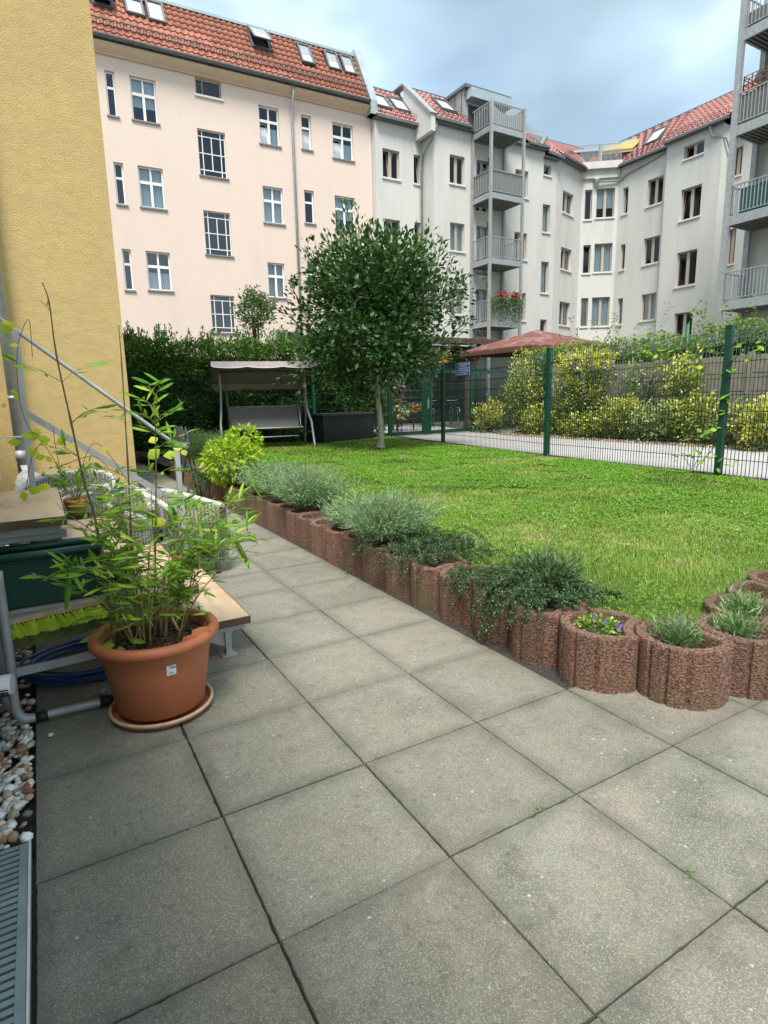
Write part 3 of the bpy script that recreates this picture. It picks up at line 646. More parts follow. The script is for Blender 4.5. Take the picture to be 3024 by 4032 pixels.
def halfgutter(mb, a, b, r=.085):
    a = Vector(a); b = Vector(b); d = (b - a).normalized(); s_ = d.cross(Vector((0, 0, 1))).normalized(); bb = len(mb.v); n = 8
    for p in (a, b):
        for k in range(n + 1): t = math.pi * k / n; mb.v.append(tuple(p + s_ * math.cos(t) * r - Vector((0, 0, 1)) * math.sin(t) * r))
    for k in range(n): mb.face((bb + k, bb + k + 1, bb + n + 2 + k, bb + n + 1 + k))

# ================================================================== pink house
GL = g(*c1(415, 150), 14.); GR = g(*c1(1610, 443), 14.)
ed = (GR - GL)[:2] / np.hypot(*(GR - GL)[:2]); nb = np.array([-ed[1], ed[0]])            # nb points away from the camera
OV = .42
PL0 = GL[:2] - ed * 5.2 + nb * OV
pinkpl = Plane(PL0, GR[:2] + nb * OV)
pe = pinkpl.uz(806, 480)[0]; pinkpl = Plane(PL0, PL0 + pinkpl.e * pe)
pink = thing('apartment_house', (pinkpl.P[0], pinkpl.P[1], .15), 'pale pink apartment house with orange tiled mansard roof and white windows', 'house')
NAR = [[463, 305, 505, 506], [502, 705, 543, 892], [538, 1083, 577, 1264]]
COA = [[571, 328, 682, 538], [607, 720, 715, 912], [641, 1092, 745, 1268]]
STA = [[866, 558, 985, 778], [892, 915, 1007, 1116], [921, 1283, 1025, 1450]]
COB = [[1129, 455, 1216, 638], [1147, 808, 1234, 978], [1168, 1142, 1241, 1298]]
NB = [[1313, 497, 1356, 655]]; COC = [[1449, 530, 1538, 702]]
PZ = pinkpl.uz(*c1(420, 232))[1]
po = []
for i, b in enumerate(NAR): po.append((pinkpl.rect(c1, b), 'narrow', 0, 0))
for i, b in enumerate(COA): po.append((pinkpl.rect(c1, b), 'pink', (4, 2, 1)[i], 0))
po.append(([*pinkpl.rect(c1, [850, 330, 963, 432])[:3], min(PZ - .01, pinkpl.rect(c1, [850, 330, 963, 432])[3])], 'vent', 0, 0))
for b in STA: po.append((pinkpl.rect(c1, b), 'stair', 0, 0))
for i, b in enumerate(COB): po.append((pinkpl.rect(c1, b), 'pink', (1, 2, 3)[i], (1, 0, 0)[i]))
for b in NB + COC: po.append((pinkpl.rect(c1, b), 'narrow' if b is NB[0] else 'pink', 1, 1))
zst = (po[10][0][2] - po[12][0][2]) / 2
for src, dz, cu in ((13, 1, 0), (13, 2, 0), (14, 1, 4), (14, 2, 1)):
    q = list(po[src][0]); q[2] -= 2.93 * dz; q[3] -= 2.93 * dz; po.append((q, po[src][1], cu, 0))
for b in ([335, 712, 362, 760], [600, 715, 640, 765]): po.append((pinkpl.rect(lambda x, y: (x, y), b), 'pink', 0, 0))
wall(pink, pinkpl, .1, PZ, [q[0] for q in po], M_pink)
for q in po: window(pink, pinkpl, q[0], q[1], q[2], depth=.10, open_=q[3])
po.sort(key=lambda q: 0)
# cornice in three stepped courses, gutter, fascia
mb = MB()
cpz = [(0, 0), (.07, 0), (.09, .06), (.09, .10), (.10, .14), (.14, .24), (.22, .42), (.31, .68), (.37, .90), (.37, 1.0)]; pv = None
for d, t_ in cpz:
    z = PZ + (13.9 - PZ) * t_
    if pv: mb.quad(pinkpl.W(0, pv[1], pv[0]), pinkpl.W(pinkpl.L, pv[1], pv[0]), pinkpl.W(pinkpl.L, z, d), pinkpl.W(0, z, d))
    pv = (d, z)
mb.quad(*[pinkpl.W(pinkpl.L, PZ + (13.9 - PZ) * t_, d) for d, t_ in cpz] + [pinkpl.W(pinkpl.L, 13.9, -.3), pinkpl.W(pinkpl.L, PZ, -.3)])
mb.build('cornice', M_corn, pink)
A = np.array([*(GL[:2] - ed * 5.2), 14.]); B = np.array([*GR[:2], 14.])
rr0 = onv(764, 122, GR[:2] + nb * 1.5, nb); RZ = rr0[2]
Dd = np.array([*(A[:2] + nb * 1.5), RZ]); Cc = np.array([*(B[:2] + nb * 1.5), RZ])
rf = Roof(A, B, Dd); tiles = tiled(pink, A, B, Cc, Dd, .235, .33, M_tileR, 300)
sk_ = []
for tl, br, bl, op in (((395, -25), (492, 48), 0, True), ((536, -8), (632, 82), 0, False), ((628, 5), (724, 112), 0, False), ((1072, 128), (1180, 232), .42, True), ((1287, 192), (1371, 290), .55, False), ((1404, 225), (1487, 317), .55, False), ((1473, 243), (1553, 335), .52, False)):
    u0, v1 = rf.uv(*c1(*tl)); u1, v0 = rf.uv(*c1(*br)); sk_.append((u0, u1, v0, v1)); skylight(pink, rf, u0, u1, v0, v1, bl, op)
skp = lambda p: any(a - .05 < (p - rf.A) @ rf.e < b + .05 and c < (p - rf.A) @ rf.s < d for a, b, c, d in sk_)
lay(pink, tiles, M_tileR, 290, skp); snowguard(pink, rf, 0, np.linalg.norm(B - A), .62)
mb = MB(); halfgutter(mb, tuple(A + [0, 0, .04] - np.array([*nb, 0]) * .06), tuple(B + [0, 0, .04] - np.array([*nb, 0]) * .06), .10)
pinkpl.box(mb, 0, pinkpl.L, 13.90, 14.02, -.3, OV - .06); mb.build('gutter', M_dzinc, pink)
mb = MB(); mb.bar(tuple(Dd), tuple(Cc), .22, .10); mb.bar(tuple(Dd + [0, .15, .1]), tuple(Cc + [0, .15, .1]), .2, .05); mb.build('ridge_flashing', M_lzinc, pink)
mb = MB(); mb.quad(tuple(Dd), tuple(Cc), tuple(Cc + [0, 7, .25]), tuple(Dd + [0, 7, .25])); mb.build('flat_roof', M_felt, pink)
# firewall with zinc coping at the right end
mb = MB(); x0 = B + np.array([*ed, 0]) * .02
sidev = np.array([*ed, 0]); bk = np.array([*nb, 0])
def gab(mb, off0, off1, out_, up):
    p = []
    for o_ in (off0, off1):
        q = B + sidev * o_
        p += [q - bk * out_ + [0, 0, -.45], q + bk * 6 + [0, 0, -.45], q + bk * 6 + [0, 0, RZ - 14 + up], q + bk * (1.5 - out_) + [0, 0, RZ - 14 + up], q - bk * out_ + [0, 0, up * .4]]
    b = len(mb.v); mb.v += [tuple(q) for q in p]; mb.face([b + i for i in range(5)]); mb.face([b + 5 + i for i in range(5)][::-1])
    for i in range(5): mb.face((b + i, b + (i + 1) % 5, b + 5 + (i + 1) % 5, b + 5 + i))
mb = MB(); gab(mb, .03, .30, .0, .16); mb.build('fire_wall', M_corn, pink)
mb = MB(); gab(mb, .025, .36, .05, .28); mb.build('zinc_coping', M_lzinc, pink)
mb = MB(); u_, _ = pinkpl.uz(*c1(1290, 1000)); pinkpl.box
tp = [pinkpl.W(u_, 13.93, OV - .05), pinkpl.W(u_, 13.6, OV - .05), pinkpl.W(u_, 13.2, .16), pinkpl.W(u_, 12.8, .09), pinkpl.W(u_, .3, .09)]
mb.tube(tp, .055, 10); mb.build('downpipe', M_zinc, pink)
mb = MB(); P_, Q_ = pinkpl.P, pinkpl.P + pinkpl.e * pinkpl.L
mb.quad((P_[0], P_[1] + .95, .1), (Q_[0], Q_[1] + .95, .1), (Q_[0], Q_[1] + .95, 14), (P_[0], P_[1] + .95, 14)); mb.quad((P_[0], P_[1], .1), (P_[0], P_[1] + .95, .1), (P_[0], P_[1] + .95, 13), (P_[0], P_[1], 13)); mb.build('dark_backing', M_room, pink)  # unseen dark backing added to keep the sky out of the windows
mb = MB(); mb.quad((Q_[0], Q_[1], .1), (Q_[0], Q_[1] + .95, .1), (Q_[0], Q_[1] + .95, 13.6), (Q_[0], Q_[1], 13.6)); mb.build('side_wall', M_pink, pink)
# ================================================================== grey house
GH = 13.5
Ya = 23.75; Yb = 22.75
ax = pinkpl.Q[0] + .02
bx = g(905, 300, GH - .8)[0]; bx = onv(912, 420, (0, Ya), (0, 1))[0]
cx_ = onv(*c5(238, 700), (0, Yb), (0, 1))[0]
dx_ = onv(*c5(328, 700), (0, Yb + .12), (0, 1))[0]
P5 = np.array([dx_, Yb + .12]); 
def dirhit(x, y, P, n): return onv(x, y, P, n)[:2]
P6 = dirhit(*c5(500, 800), P5, np.array([-.30, 1.]) / 1.044)
XW = 28.75; P7 = dirhit(*c5(752, 800), (XW, 0), (1, 0)); P7 = np.array([XW, P7[1]])
XB = 28.4; y8 = onv(*c5(1085, 500), (XB, 0), (1, 0))[1]; y9 = onv(*c5(1425, 900), (XB, 0), (1, 0))[1]
grey = thing('apartment_house', (18, Yb, .15), 'light grey L-shaped courtyard apartment house with pale red tiled roofs and taupe windows', 'house')
S = {}
S[1] = Plane((ax, Ya), (bx, Ya)); S[2] = Plane((bx + .0, Yb), (bx, Ya)); S[3] = Plane((bx, Yb), (cx_, Yb)); S[4] = Plane((cx_, Yb + .12), (dx_, Yb + .12)); S[5] = Plane(P5 + [0, .01], P6)
S[6] = Plane(P6, P7); S[7] = Plane(P7, (XW, y8)); S[8] = Plane((XW, y8), (XB, y8)); S[9] = Plane((XB, y8), (XB, y9)); S[10] = Plane((XB, y9), (XB + 1.0, y9)); S[11] = Plane((XB + 1.0, y9), (XB + 1.0, 9.0))
W1 = [(1, c4, [135, 668, 293, 968], 'L', 0, 1), (1, c4, [425, 728, 489, 1010], 'L', 0, 1), (1, c6, [147, 140, 298, 437], 'L', 0, 0), (1, c6, [432, 175, 489, 440], 'L', 0, 0),
      (3, c4, [760, 725, 900, 1022], 'L', 0, 0), (3, c6, [764, 175, 898, 455], 'L', 2, 0), (3, c6, [762, 790, 896, 1040], 'L', 2, 0),
      (3, c4, [1372, 862, 1493, 1140], 'L', 0, 0), (3, c6, [1362, 265, 1480, 530], 'L', 0, 0), (3, c6, [1355, 830, 1468, 1095], 'L', 0, 0),
      (4, c5, [247, 430, 297, 513], 'L', 0, 0), (4, c5, [238, 702, 289, 903], 'L', 2, 0), (4, c5, [227, 1097, 279, 1318], 'L', 2, 0), (4, c5, [221, 1497, 266, 1600], 'L', 0, 0),
      (5, c5, [376, 605, 450, 790], 'L', 0, 0), (5, c5, [363, 995, 436, 1170], 'L', 0, 0), (5, c5, [353, 1370, 426, 1545], 'L', 2, 0),
      (6, c5, [527, 605, 578, 812], 'R', 0, 0), (6, c5, [607, 590, 733, 800], 'R', 4, 0), (6, c5, [515, 985, 567, 1182], 'R', 0, 0), (6, c5, [592, 972, 715, 1174], 'R', 2, 0), (6, c5, [500, 1350, 550, 1548], 'R', 3, 0), (6, c5, [575, 1342, 697, 1546], 'R', 2, 0),
      (7, c5, [788, 585, 825, 775], 'R', 0, 1), (7, c5, [958, 505, 1065, 722], 'R', 0, 0), (7, c5, [772, 978, 804, 1157], 'R', 0, 0), (7, c5, [932, 917, 1040, 1124], 'R', 0, 0), (7, c5, [752, 1350, 787, 1533], 'R', 2, 0), (7, c5, [915, 1312, 1015, 1508], 'R', 2, 0),
      (9, c5, [1212, 258, 1348, 400], 'R', 0, 1), (9, c5, [1187, 565, 1325, 820], 'R', 0, 1), (9, c5, [1157, 1012, 1293, 1276], 'R', 0, 0), (9, c5, [1142, 1442, 1265, 1620], 'R', 0, 0)]
ops = {k: [] for k in S}; wins = []
for k, cf, b, near, cu, op in W1:
    r = S[k].rect(cf, b, near); r[0] = max(r[0], .06); r[1] = min(r[1], S[k].L - .06)
    ops[k].append(r); wins.append((k, r, 'grey' if r[1] - r[0] > .68 else 'one', cu, op))
for b in ([1010, 775, 1122, 0], [1008, 208, 1118, 0], [1003, 800, 1110, 0]):
    cf = c4 if b[1] == 775 else c6; u0 = S[3].uz(*cf(b[0], b[1] + 60))[0]; u1 = S[3].uz(*cf(b[2] + 10, b[1] + 60))[0]; zt = S[3].uz(*cf(b[0], b[1]))[1]
    r = [u0, u1, zt - 2.25, zt]; ops[3].append(r); wins.append((3, r, 'grey', 2 if b[1] != 775 else 0, 0))
for k in (11,):
    for b in ([1583, 315, 1603, 382], [1573, 492, 1590, 522]):
        r = S[11].rect(lambda x, y: (x, y), b, 'R')
        if b[1] == 492: r[2] = r[3] - 1.6
        ops[11].append(r); wins.append((11, r, 'grey', 3, 0))
eave = {1: GH, 2: GH, 3: GH - .05, 4: GH - .3, 5: GH - .1, 6: GH + .1, 7: GH - .02, 8: GH - .02, 9: GH, 10: GH - .1, 11: GH + 1.2}
for k in S: wall(grey, S[k], .1, eave[k], ops[k], M_grey, back=k != 2)
mb = MB(); mb.quad((ax, Ya, .1), (ax, Ya + 1, .1), (ax, Ya + 1, GH), (ax, Ya, GH)); mb.build('side_wall', M_grey, grey)
for k, r, st, cu, op in wins: window(grey, S[k], r, st, cu, depth=.14, open_=op)
# dark core so that no light comes from behind
mb = MB()
for a, b in (((ax, Ya + .95), (cx_ + 1, Yb + 1.95)), ((cx_, Yb + 2), (31, 25.5)), ((31, 25.5), (XW + 1.2, 9))): mb.quad((a[0], a[1], .1), (b[0], b[1], .1), (b[0], b[1], GH - .4), (a[0], a[1], GH - .4))
mb.build('dark_backing', M_room, grey)
# roofs
def roofseg(A, B, dy, up, D_=None, C_=None, mat=M_tileP):
    A = np.array(A, float); B = np.array(B, float); dy = np.array(dy, float)
    D_ = A + dy + [0, 0, up] if D_ is None else np.array(D_, float); C_ = B + dy + [0, 0, up] if C_ is None else np.array(C_, float)
    return A, B, C_, D_
segs = []; OVG = .28
def upz(px, py, yy): return onv(px, py, (0, yy), (0, 1))[2]
z1_ = upz(838, 199, Ya - OVG + 1.9); z2_ = upz(935, 206, Yb - OVG + 2.2)
segs.append(roofseg((ax, Ya - OVG, GH), (bx - .15, Ya - OVG, GH), (0, 1.9, 0), z1_ - GH))
dmx = onv(1012, 262, (0, Yb), (0, 1))[0]
segs.append(roofseg((bx - .15, Yb - OVG, GH), (dmx, Yb - OVG, GH), (0, 2.2, 0), z2_ - GH))
dm2 = onv(1135, 300, (0, Yb), (0, 1))[0]
segs.append(roofseg((dm2, Yb - OVG, GH), (cx_ + .1, Yb - OVG, GH), (0, 2.0, 0), 1.75))
segs.append(roofseg((cx_ + .1, Yb - OVG + .1, GH - .15), (dx_ + .2, Yb - OVG + .1, GH - .25), (.2, 1.9, 0), 1.75))
e6 = onv(1262, 366, P6, S[5].n); pb5 = S[5].P - S[5].n * 1.9; a5 = S[5].W(.15, GH - .05, OVG); b5 = S[5].W(S[5].L - .25, GH - .05, OVG)
segs.append(roofseg(a5, b5, (0, 0, 0), 0, D_=onv(*c5(255, 262), pb5, S[5].n), C_=onv(*c5(512, 327), pb5, S[5].n)))
# wing roof: measured ridge
XE = XW - OVG; XE9 = XB - OVG
rzw = onv(1500, 236, (XE + 2.3, 0), (1, 0))[2]
dw = onv(*c5(695, 306), (XE + 2.3, 0), (1, 0)); dw[2] = rzw
segs.append(roofseg((XE, onv(*c5(775, 433), (XE, 0), (1, 0))[1], GH - .05), (XE, y8, GH - .05), (2.3, 0, 0), rzw - GH, D_=dw, C_=(XE + 2.3, y8, rzw)))
segs.append(roofseg((XE9, y8 + .02, GH), (XE9, y9 - .35, GH), (2.3 + XE - XE9, 0, 0), rzw - GH))
segs.append(roofseg((XE9 + .7, y9 - .37, GH + .25), (XE9 + .9, y9 - 2.6, GH + .3), (1.7, 0, 0), rzw - GH - .1))
tl = []; RF = []
for i, (A, B, C_, D_) in enumerate(segs):
    tl += tiled(grey, A, B, C_, D_, .25, .34, M_tileP, 0); RF.append(Roof(A, B, D_))
holes = []
def sk(i, c, wd, ht, cf=c4):
    u, v = RF[i].uv(*cf(*c)); holes.append((i, u - wd / 2, u + wd / 2, v - ht / 2, v + ht / 2)); skylight(grey, RF[i], u - wd / 2, u + wd / 2, v - ht / 2, v + ht / 2)
sk(0, (110, 245), .8, 1.15); sk(0, (285, 280), .85, 1.15); sk(1, (705, 285), .9, 1.25); sk(6 if True else 5, (1022, 240), .85, 1.2, c5) if False else sk(5, (1022, 240), .9, 1.3, c5)
def inh(p):
    for i, a, b, c, d in holes:
        q = p - RF[i].A
        if abs(q @ RF[i].n) < .1 and a < q @ RF[i].e < b and c < q @ RF[i].s < d: return True
    return False
lay(grey, tl, M_tileP, 280, inh)
for i in (0, 1, 2, 5, 6): A, B = segs[i][:2]; snowguard(grey, RF[i], .02, np.linalg.norm(B - A) - .02, .35)
mb = MB()
for A, B, C_, D_ in segs:
    mb = MB(); mb.bar(tuple(A - [0, 0, .02]), tuple(B - [0, 0, .02]), .14, .12); mb.build('gutter', M_dzinc, grey)
    mb = MB(); mb.bar(tuple(D_), tuple(C_), .14, .08); mb.build('ridge_cap', M_dzinc, grey)
# eaves board closing roof to wall
mb = MB()
for k in (1, 3, 4, 5, 7, 9): S[k].box(mb, 0, S[k].L, eave[k] - .10, eave[k] - .03, -.1, OVG - .03)
mb.build('eaves_board', M_dzinc, grey)
# roof backs so the sky does not shine through
mb = MB()
for A, B, C_, D_ in segs: mb.quad(tuple(D_), tuple(C_), tuple((C_[0], C_[1] + .05, 13.0)), tuple((D_[0], D_[1] + .05, 13.0)))
mb.build('roof_back', M_dzinc, grey)
# parapet gable between the two roofs
pa = segs[1]; A, D_ = pa[0], pa[3]
mb = MB(); q0 = A + [-.02, -.05, -.1]; q1 = D_ + [-.02, 0, .05]
mb.hexa([(q0[0] - .22, q0[1], q0[2] - .5), (q0[0], q0[1], q0[2] - .5), (q1[0], q1[1], q0[2] - .5), (q1[0] - .22, q1[1], q0[2] - .5), (q0[0] - .22, q0[1], q0[2] + .15), (q0[0], q0[1], q0[2] + .15), (q1[0], q1[1], q1[2]), (q1[0] - .22, q1[1], q1[2])]); mb.build('parapet_wall', M_grey, grey)
mb = MB(); mb.bar((q0[0] - .12, q0[1] - .05, q0[2] + .17), (q1[0] - .12, q1[1], q1[2] + .06), .36, .06); mb.bar((q1[0] - .12, q1[1], q1[2] + .06), (q1[0] - .12, q1[1] + 3, q1[2] + .1), .36, .06); mb.build('zinc_coping', M_zinc, grey)
# zinc clad stair dormer by the top balcony
mb = MB(); dz = upz(1060, 192, Yb + .35); x0, x1 = dmx + .0, onv(1092, 230, (0, Yb + .35), (0, 1))[0]
mb.box(x0, x1, Yb + .35, Yb + 4.2, GH - .6, dz - .35); dorm = mb.build('dormer', M_zinc, grey)
mb = MB()
for i in range(7): yy = Yb + .5 + i * .52; mb.box(x0 - .03, x0 - .002, yy, yy + .03, GH - .5, dz - .36)
mb.build('standing_seam', M_dzinc, dorm)
mb = MB(); mb.box(x0 - .12, x1 + .12, Yb + .1, Yb + 4.3, dz - .35, dz - .22); mb.build('dormer_roof', M_dzinc, dorm)
mb = MB(); mb.box(x0 + .1, x1 + .02, Yb - .1, Yb + .34, dz - .80, dz - .40); mb.build('shutter_box', M_lzinc, dorm)
mb = MB(); mb.box(x0 + .25, x1 - .2, Yb + .33, Yb + .345, GH - .2, dz - .95); mb.build('dormer_door', M_room, dorm)
# diagonal flashing right of the balcony
mb = MB(); A, D_ = segs[2][0], segs[2][3]; a_ = g(1172, 302, GH + .15); mb.bar(tuple(D_ + [.1, 0, .15]), (segs[2][1][0] - .3, segs[2][1][1], GH + .25), .12, .35); mb.build('ridge_flashing', M_lzinc, grey)
# corner roof terrace over the chamfer
T6 = S[6]; mb = MB(); T6.box(mb, -.25, T6.L + .1, GH - .12, GH + .22, -.2, .32); T6.box(mb, -.1, T6.L, GH - .55, GH - .12, -.2, .12); mb.build('cornice', M_grey, grey)
mb = MB(); oP = lambda x, y, d: tuple(onv(*c5(x, y), T6.P + T6.n * d, T6.n))
ta, tb2, tc2 = oP(400, 352, -1.3), oP(640, 335, -1.3), oP(850, 330, -1.3)
mb.quad((ta[0], ta[1], GH), (tb2[0], tb2[1], GH), tb2, ta); mb.quad((tb2[0], tb2[1], GH), (tc2[0], tc2[1], GH), tc2, tb2); ter = mb.build('terrace_window', M_anth, grey)
mb = MB(); h0 = GH + .24
T6.box(mb, -.2, T6.L, h0 + .86, h0 + .90, .16, .20); T6.box(mb, -.2, T6.L, h0, h0 + .04, .16, .20); px6 = T6.uz(*c5(630, 400))[0]; T6.box(mb, px6 - .07, px6 + .07, h0 - .1, T6.uz(*c5(630, 307))[1], .05, .19)
n = 34
for i in range(n + 1): u = -.2 + (T6.L + .2) * i / n; T6.box(mb, u, u + .02, h0, h0 + .88, .17, .19)
mb.build('terrace_railing', M_zinc, grey)
mb = MB(); A0, A1, B1, B0 = oP(650, 343, .0), oP(860, 318, .0), oP(935, 243, -.9), oP(655, 325, -.9)
mb.quad(A0, A1, B1, B0); mb.quad(A0, A1, tuple(np.array(A1) - [0, 0, .16]), tuple(np.array(A0) - [0, 0, .16])); mb.build('awning', M_awn, grey)
mb = MB(); mb.bar(ta, oP(640, 330, -1.3), .12, .12); mb.bar(oP(640, 330, -1.3), oP(945, 235, -1.3), .1, .12); mb.bar(A0, A1, .05, .05); mb.bar(oP(945, 232, -.9), oP(838, 372, .0), .09, .09); mb.bar(oP(345, 308, -.6), oP(448, 412, .1), .09, .09); mb.build('awning_frame', M_lzinc, grey)
mb = MB(); T6.box(mb, .35, .85, h0, h0 + .28, .0, .14); mb.build('planter_box', M_terra2, grey)
# gutter pipes on the facade
def pipe(px, top, parent=grey, pts=None, r=.05):
    mb = MB(); mb.tube(pts, r, 10); return mb.build('downpipe', M_zinc, parent)
ux = bx - .12; pipe(0, 0, pts=[(ux + .1, Yb - .2, GH - .05), (ux + .08, Yb - .2, GH - .5), (ux, Ya - .13, GH - 1.2), (ux, Ya - .1, .2)])
hp = S[6].W(.75, GH - .75, .14); mb = MB(); mb.lathe((hp[0], hp[1], hp[2] - .15), [(.04, -.1), (.08, 0), (.16, .25), (.17, .3), (.001, .3)], 8); mb.tube([hp, S[6].W(S[6].L, GH - .75, .10), S[7].W(.5, GH - .55, .10), S[7].W(S[7].L - .1, GH - .2, .10)], .05, 8); mb.build('rain_hopper', M_zinc, grey)
pipe(0, 0, pts=[S[9].W(S[9].L - .5, GH - .1, .25), S[9].W(S[9].L - .45, GH - .5, .15), S[10].W(.1, GH - .75, .12), S[10].W(.55, GH - 1.3, .12), S[10].W(.55, .2, .12)])
pipe(0, 0, pts=[S[7].W(S[7].L - .12, GH - .1, .2), S[7].W(S[7].L - .12, GH - .65, .12), S[7].W(S[7].L - .12, GH - .9, .02)])

# ================================================================== steel balcony towers
def railing(mb_or, parent, a, b, z0, h=.95, sp=.115, mat=M_zinc):
    a = np.array(a, float); b = np.array(b, float); Lg = np.hypot(*(b - a)); mb = MB()
    mb.bar((a[0], a[1], z0 + h), (b[0], b[1], z0 + h), .045, .035); mb.bar((a[0], a[1], z0 + .08), (b[0], b[1], z0 + .08), .035, .025)
    rl = mb.build('railing', mat, parent); n = int(Lg / sp); d = (b - a) / Lg
    me = None
    for i in range(1, n):
        p = a + (b - a) * i / n
        if me is None:
            mb = MB(); mb.box(-.012, .012, -.012, .012, 0, h - .08); o = mb.build('baluster', mat, rl, world=False); me = o.data
        else: o = link('baluster', me, rl)
        q = np.array([p[0], p[1], z0 + .08]) - np.array(org(rl)); o.location = tuple(q); o.rotation_euler[2] = math.atan2(d[1], d[0])
    return rl
def deck(parent, x0, x1, y0, y1, zb, t=.24):
    mb = MB(); mb.box(x0, x1, y0, y1, zb + .05, zb + t - .03); dk = mb.build('floor_slab', M_dark, parent)
    mb = MB(); f = .07
    mb.box(x0 - f, x1 + f, y0 - f, y0 - .002, zb, zb + t); mb.box(x0 - f, x1 + f, y1 + .002, y1 + f, zb, zb + t); mb.box(x0 - f, x0 - .002, y0, y1, zb, zb + t); mb.box(x1 + .002, x1 + f, y0, y1, zb, zb + t); mb.build('floor_frame', M_zinc, dk)
    mb = MB(); n = int((y1 - y0) / .14)
    for i in range(n): yy = y0 + (y1 - y0) * i / n; mb.box(x0 + .01, x1 - .01, yy + .02, yy + .08, zb + .018, zb + .052)
    mb.build('deck_profile', pm('deck_sheet', (.20, .21, .19), (.17, .18, .16), 8, .7), dk)
# tower at the grey bay
yn = 21.35; xl = onv(1059, 428, (0, yn), (0, 1))[0]; xr = onv(1128, 439, (0, yn), (0, 1))[0]
t1 = thing('balcony_tower', ((xl + xr) / 2, yn, .15), 'narrow galvanised steel balcony tower on the grey bay, red flowers on its lowest balcony', 'balcony tower', 'steel balcony towers on the grey houses')
zt1 = [12.98, 10.2, 7.37, 4.55]
for i, z in enumerate(zt1):
    deck(t1, xl + .05, xr - .05, yn + .05, Yb - .06, z)
    for a, b in (((xl, yn), (xr, yn)), ((xl, yn), (xl, Yb - .1)), ((xr, yn), (xr, Yb - .1))): railing(None, t1, a, b, z + .24)
me = None
tl_, tr2 = onv(1056, 217, (0, yn), (0, 1))[2], onv(1133, 236, (0, yn), (0, 1))[2]
for x, y, top in ((xl, yn - .02, tl_), (xr, yn - .02, tr2), (xl, Yb - .12, 12.95), (xr, Yb - .12, 12.95)):
    mb = MB(); mb.box(x - .058, x + .058, y - .058, y + .058, .16, top); mb.build('post', M_zinc, t1)
mb = MB(); z = zt1[1] + .26
mb.box(xl + .03, xr - .03, yn + .03, yn + .05, z, z + .93); mb.box(xl + .03, xl + .05, yn + .05, Yb - .1, z, z + .93); mb.build('privacy_screen', pm('reed_screen', (.20, .20, .17), (.13, .13, .11), 60, .9, stretch=(6, 6, .4)), t1)
mb = MB(); z = zt1[0] + .26; n = 14
for i in range(n):
    u0, u1 = xl + (xr - xl) * i / n, xl + (xr - xl) * (i + 1) / n; h = lambda t: .9 - .35 * math.sin(math.pi * t)
    mb.quad((u0, yn + .04, z), (u1, yn + .04, z), (u1, yn + .04, z + h((i + 1) / n)), (u0, yn + .04, z + h(i / n)))
mb.build('cloth_screen', pm('grey_cloth', (.32, .33, .33), (.27, .28, .28), 20, .9), t1)
for z in (zt1[1], zt1[2], zt1[3]):
    mb = MB(); p = S[3].W((xl + xr) / 2 - bx + .1, z + 2.0, .0); mb.box(p[0] - .05, p[0] + .05, p[1] - .14, p[1], p[2], p[2] + .28); mb.build('wall_lamp', M_dzinc, t1)
# right-hand tower in front of the neighbouring grey house
XT = 20.8
Yf = onv(1587, 295, (XT, 0), (1, 0))[1]
t2 = thing('balcony_tower', (XT, Yf, .15), 'tall galvanised steel balcony tower at the right edge, before the plain grey gable wall', 'balcony tower', 'steel balcony towers on the grey houses')
zz = [onv(x, y, (XT, 0), (1, 0))[2] for x, y in ((1602, 90), (1587, 295), (1571, 489), (1554, 672))]
Yn2 = Yf - 3.4; XR = XT + 1.45
for i, z in enumerate(zz):
    deck(t2, XT + .05, XR, Yn2, Yf - .05, z, .30)
    railing(None, t2, (XT, Yf), (XT, Yn2), z + .30); railing(None, t2, (XT, Yf), (XR, Yf), z + .30)
for x, y, z1 in ((XT - .02, Yf + .02, zz[0] + 1.35), (XR - .1, Yf + .02, zz[0]), (XT - .02, Yn2, zz[0] + 1.3)):
    mb = MB(); mb.box(x - .085, x + .085, y - .085, y + .085, .16, z1); mb.build('post', M_zinc, t2)
for i, c_ in ((0, .03), (1, .03)): mb = MB(); mb.box(XT + c_, XT + c_ + .015, Yn2, Yf - .1, zz[i] + .32, zz[i] + (.75 if i == 0 else 1.2)); mb.build('privacy_screen', MATS['reed_screen'], t2)
mb = MB(); mb.box(XT + .04, XT + .06, Yn2, Yf - .35, zz[2] + .32, zz[2] + 1.1); mb.build('cloth_screen', pm('teal_cloth', (.03, .12, .11), (.02, .09, .085), 20, .9), t2)
mb = MB(); z0 = zz[1] + 1.3
for i in range(12):
    y0 = Yf - .1 - i * .26; mb.bar((XT + .1, y0, z0), (XT + .1, y0, z0 + .45), .02, .03); 
for h in (.05, .2, .35, .45): mb.bar((XT + .1, Yf - .1, z0 + h), (XT + .1, Yf - 3, z0 + h), .02, .02)
for i in range(5): x0 = XT + .1 + i * .26; mb.bar((x0, Yf - .1, z0), (x0, Yf - .1, z0 + .45), .02, .03)
for h in (.05, .2, .35, .45): mb.bar((XT + .1, Yf - .1, z0 + h), (XR - .1, Yf - .1, z0 + h), .02, .02)
mb.build('wood_trellis', pm('trellis_wood', (.22, .10, .05), (.17, .08, .04), 20, .8), t2)
mb = MB(); mb.lathe((XT + .9, Yf - .15, zz[0] - 1.05), [(.02, .35), (.1, .3), (.17, .12), (.18, .10), (.07, 0), (.06, -.1), (.12, -.14), (.001, -.14)], 10); mb.tube([(XT + .9, Yf - .15, zz[0] - .7), (XT + .9, Yf - .15, zz[0])], .008, 5); tag(mb.build('bird_feeder', M_silld), 'small grey bird feeder hanging under the topmost balcony at the right edge', 'bird feeder')
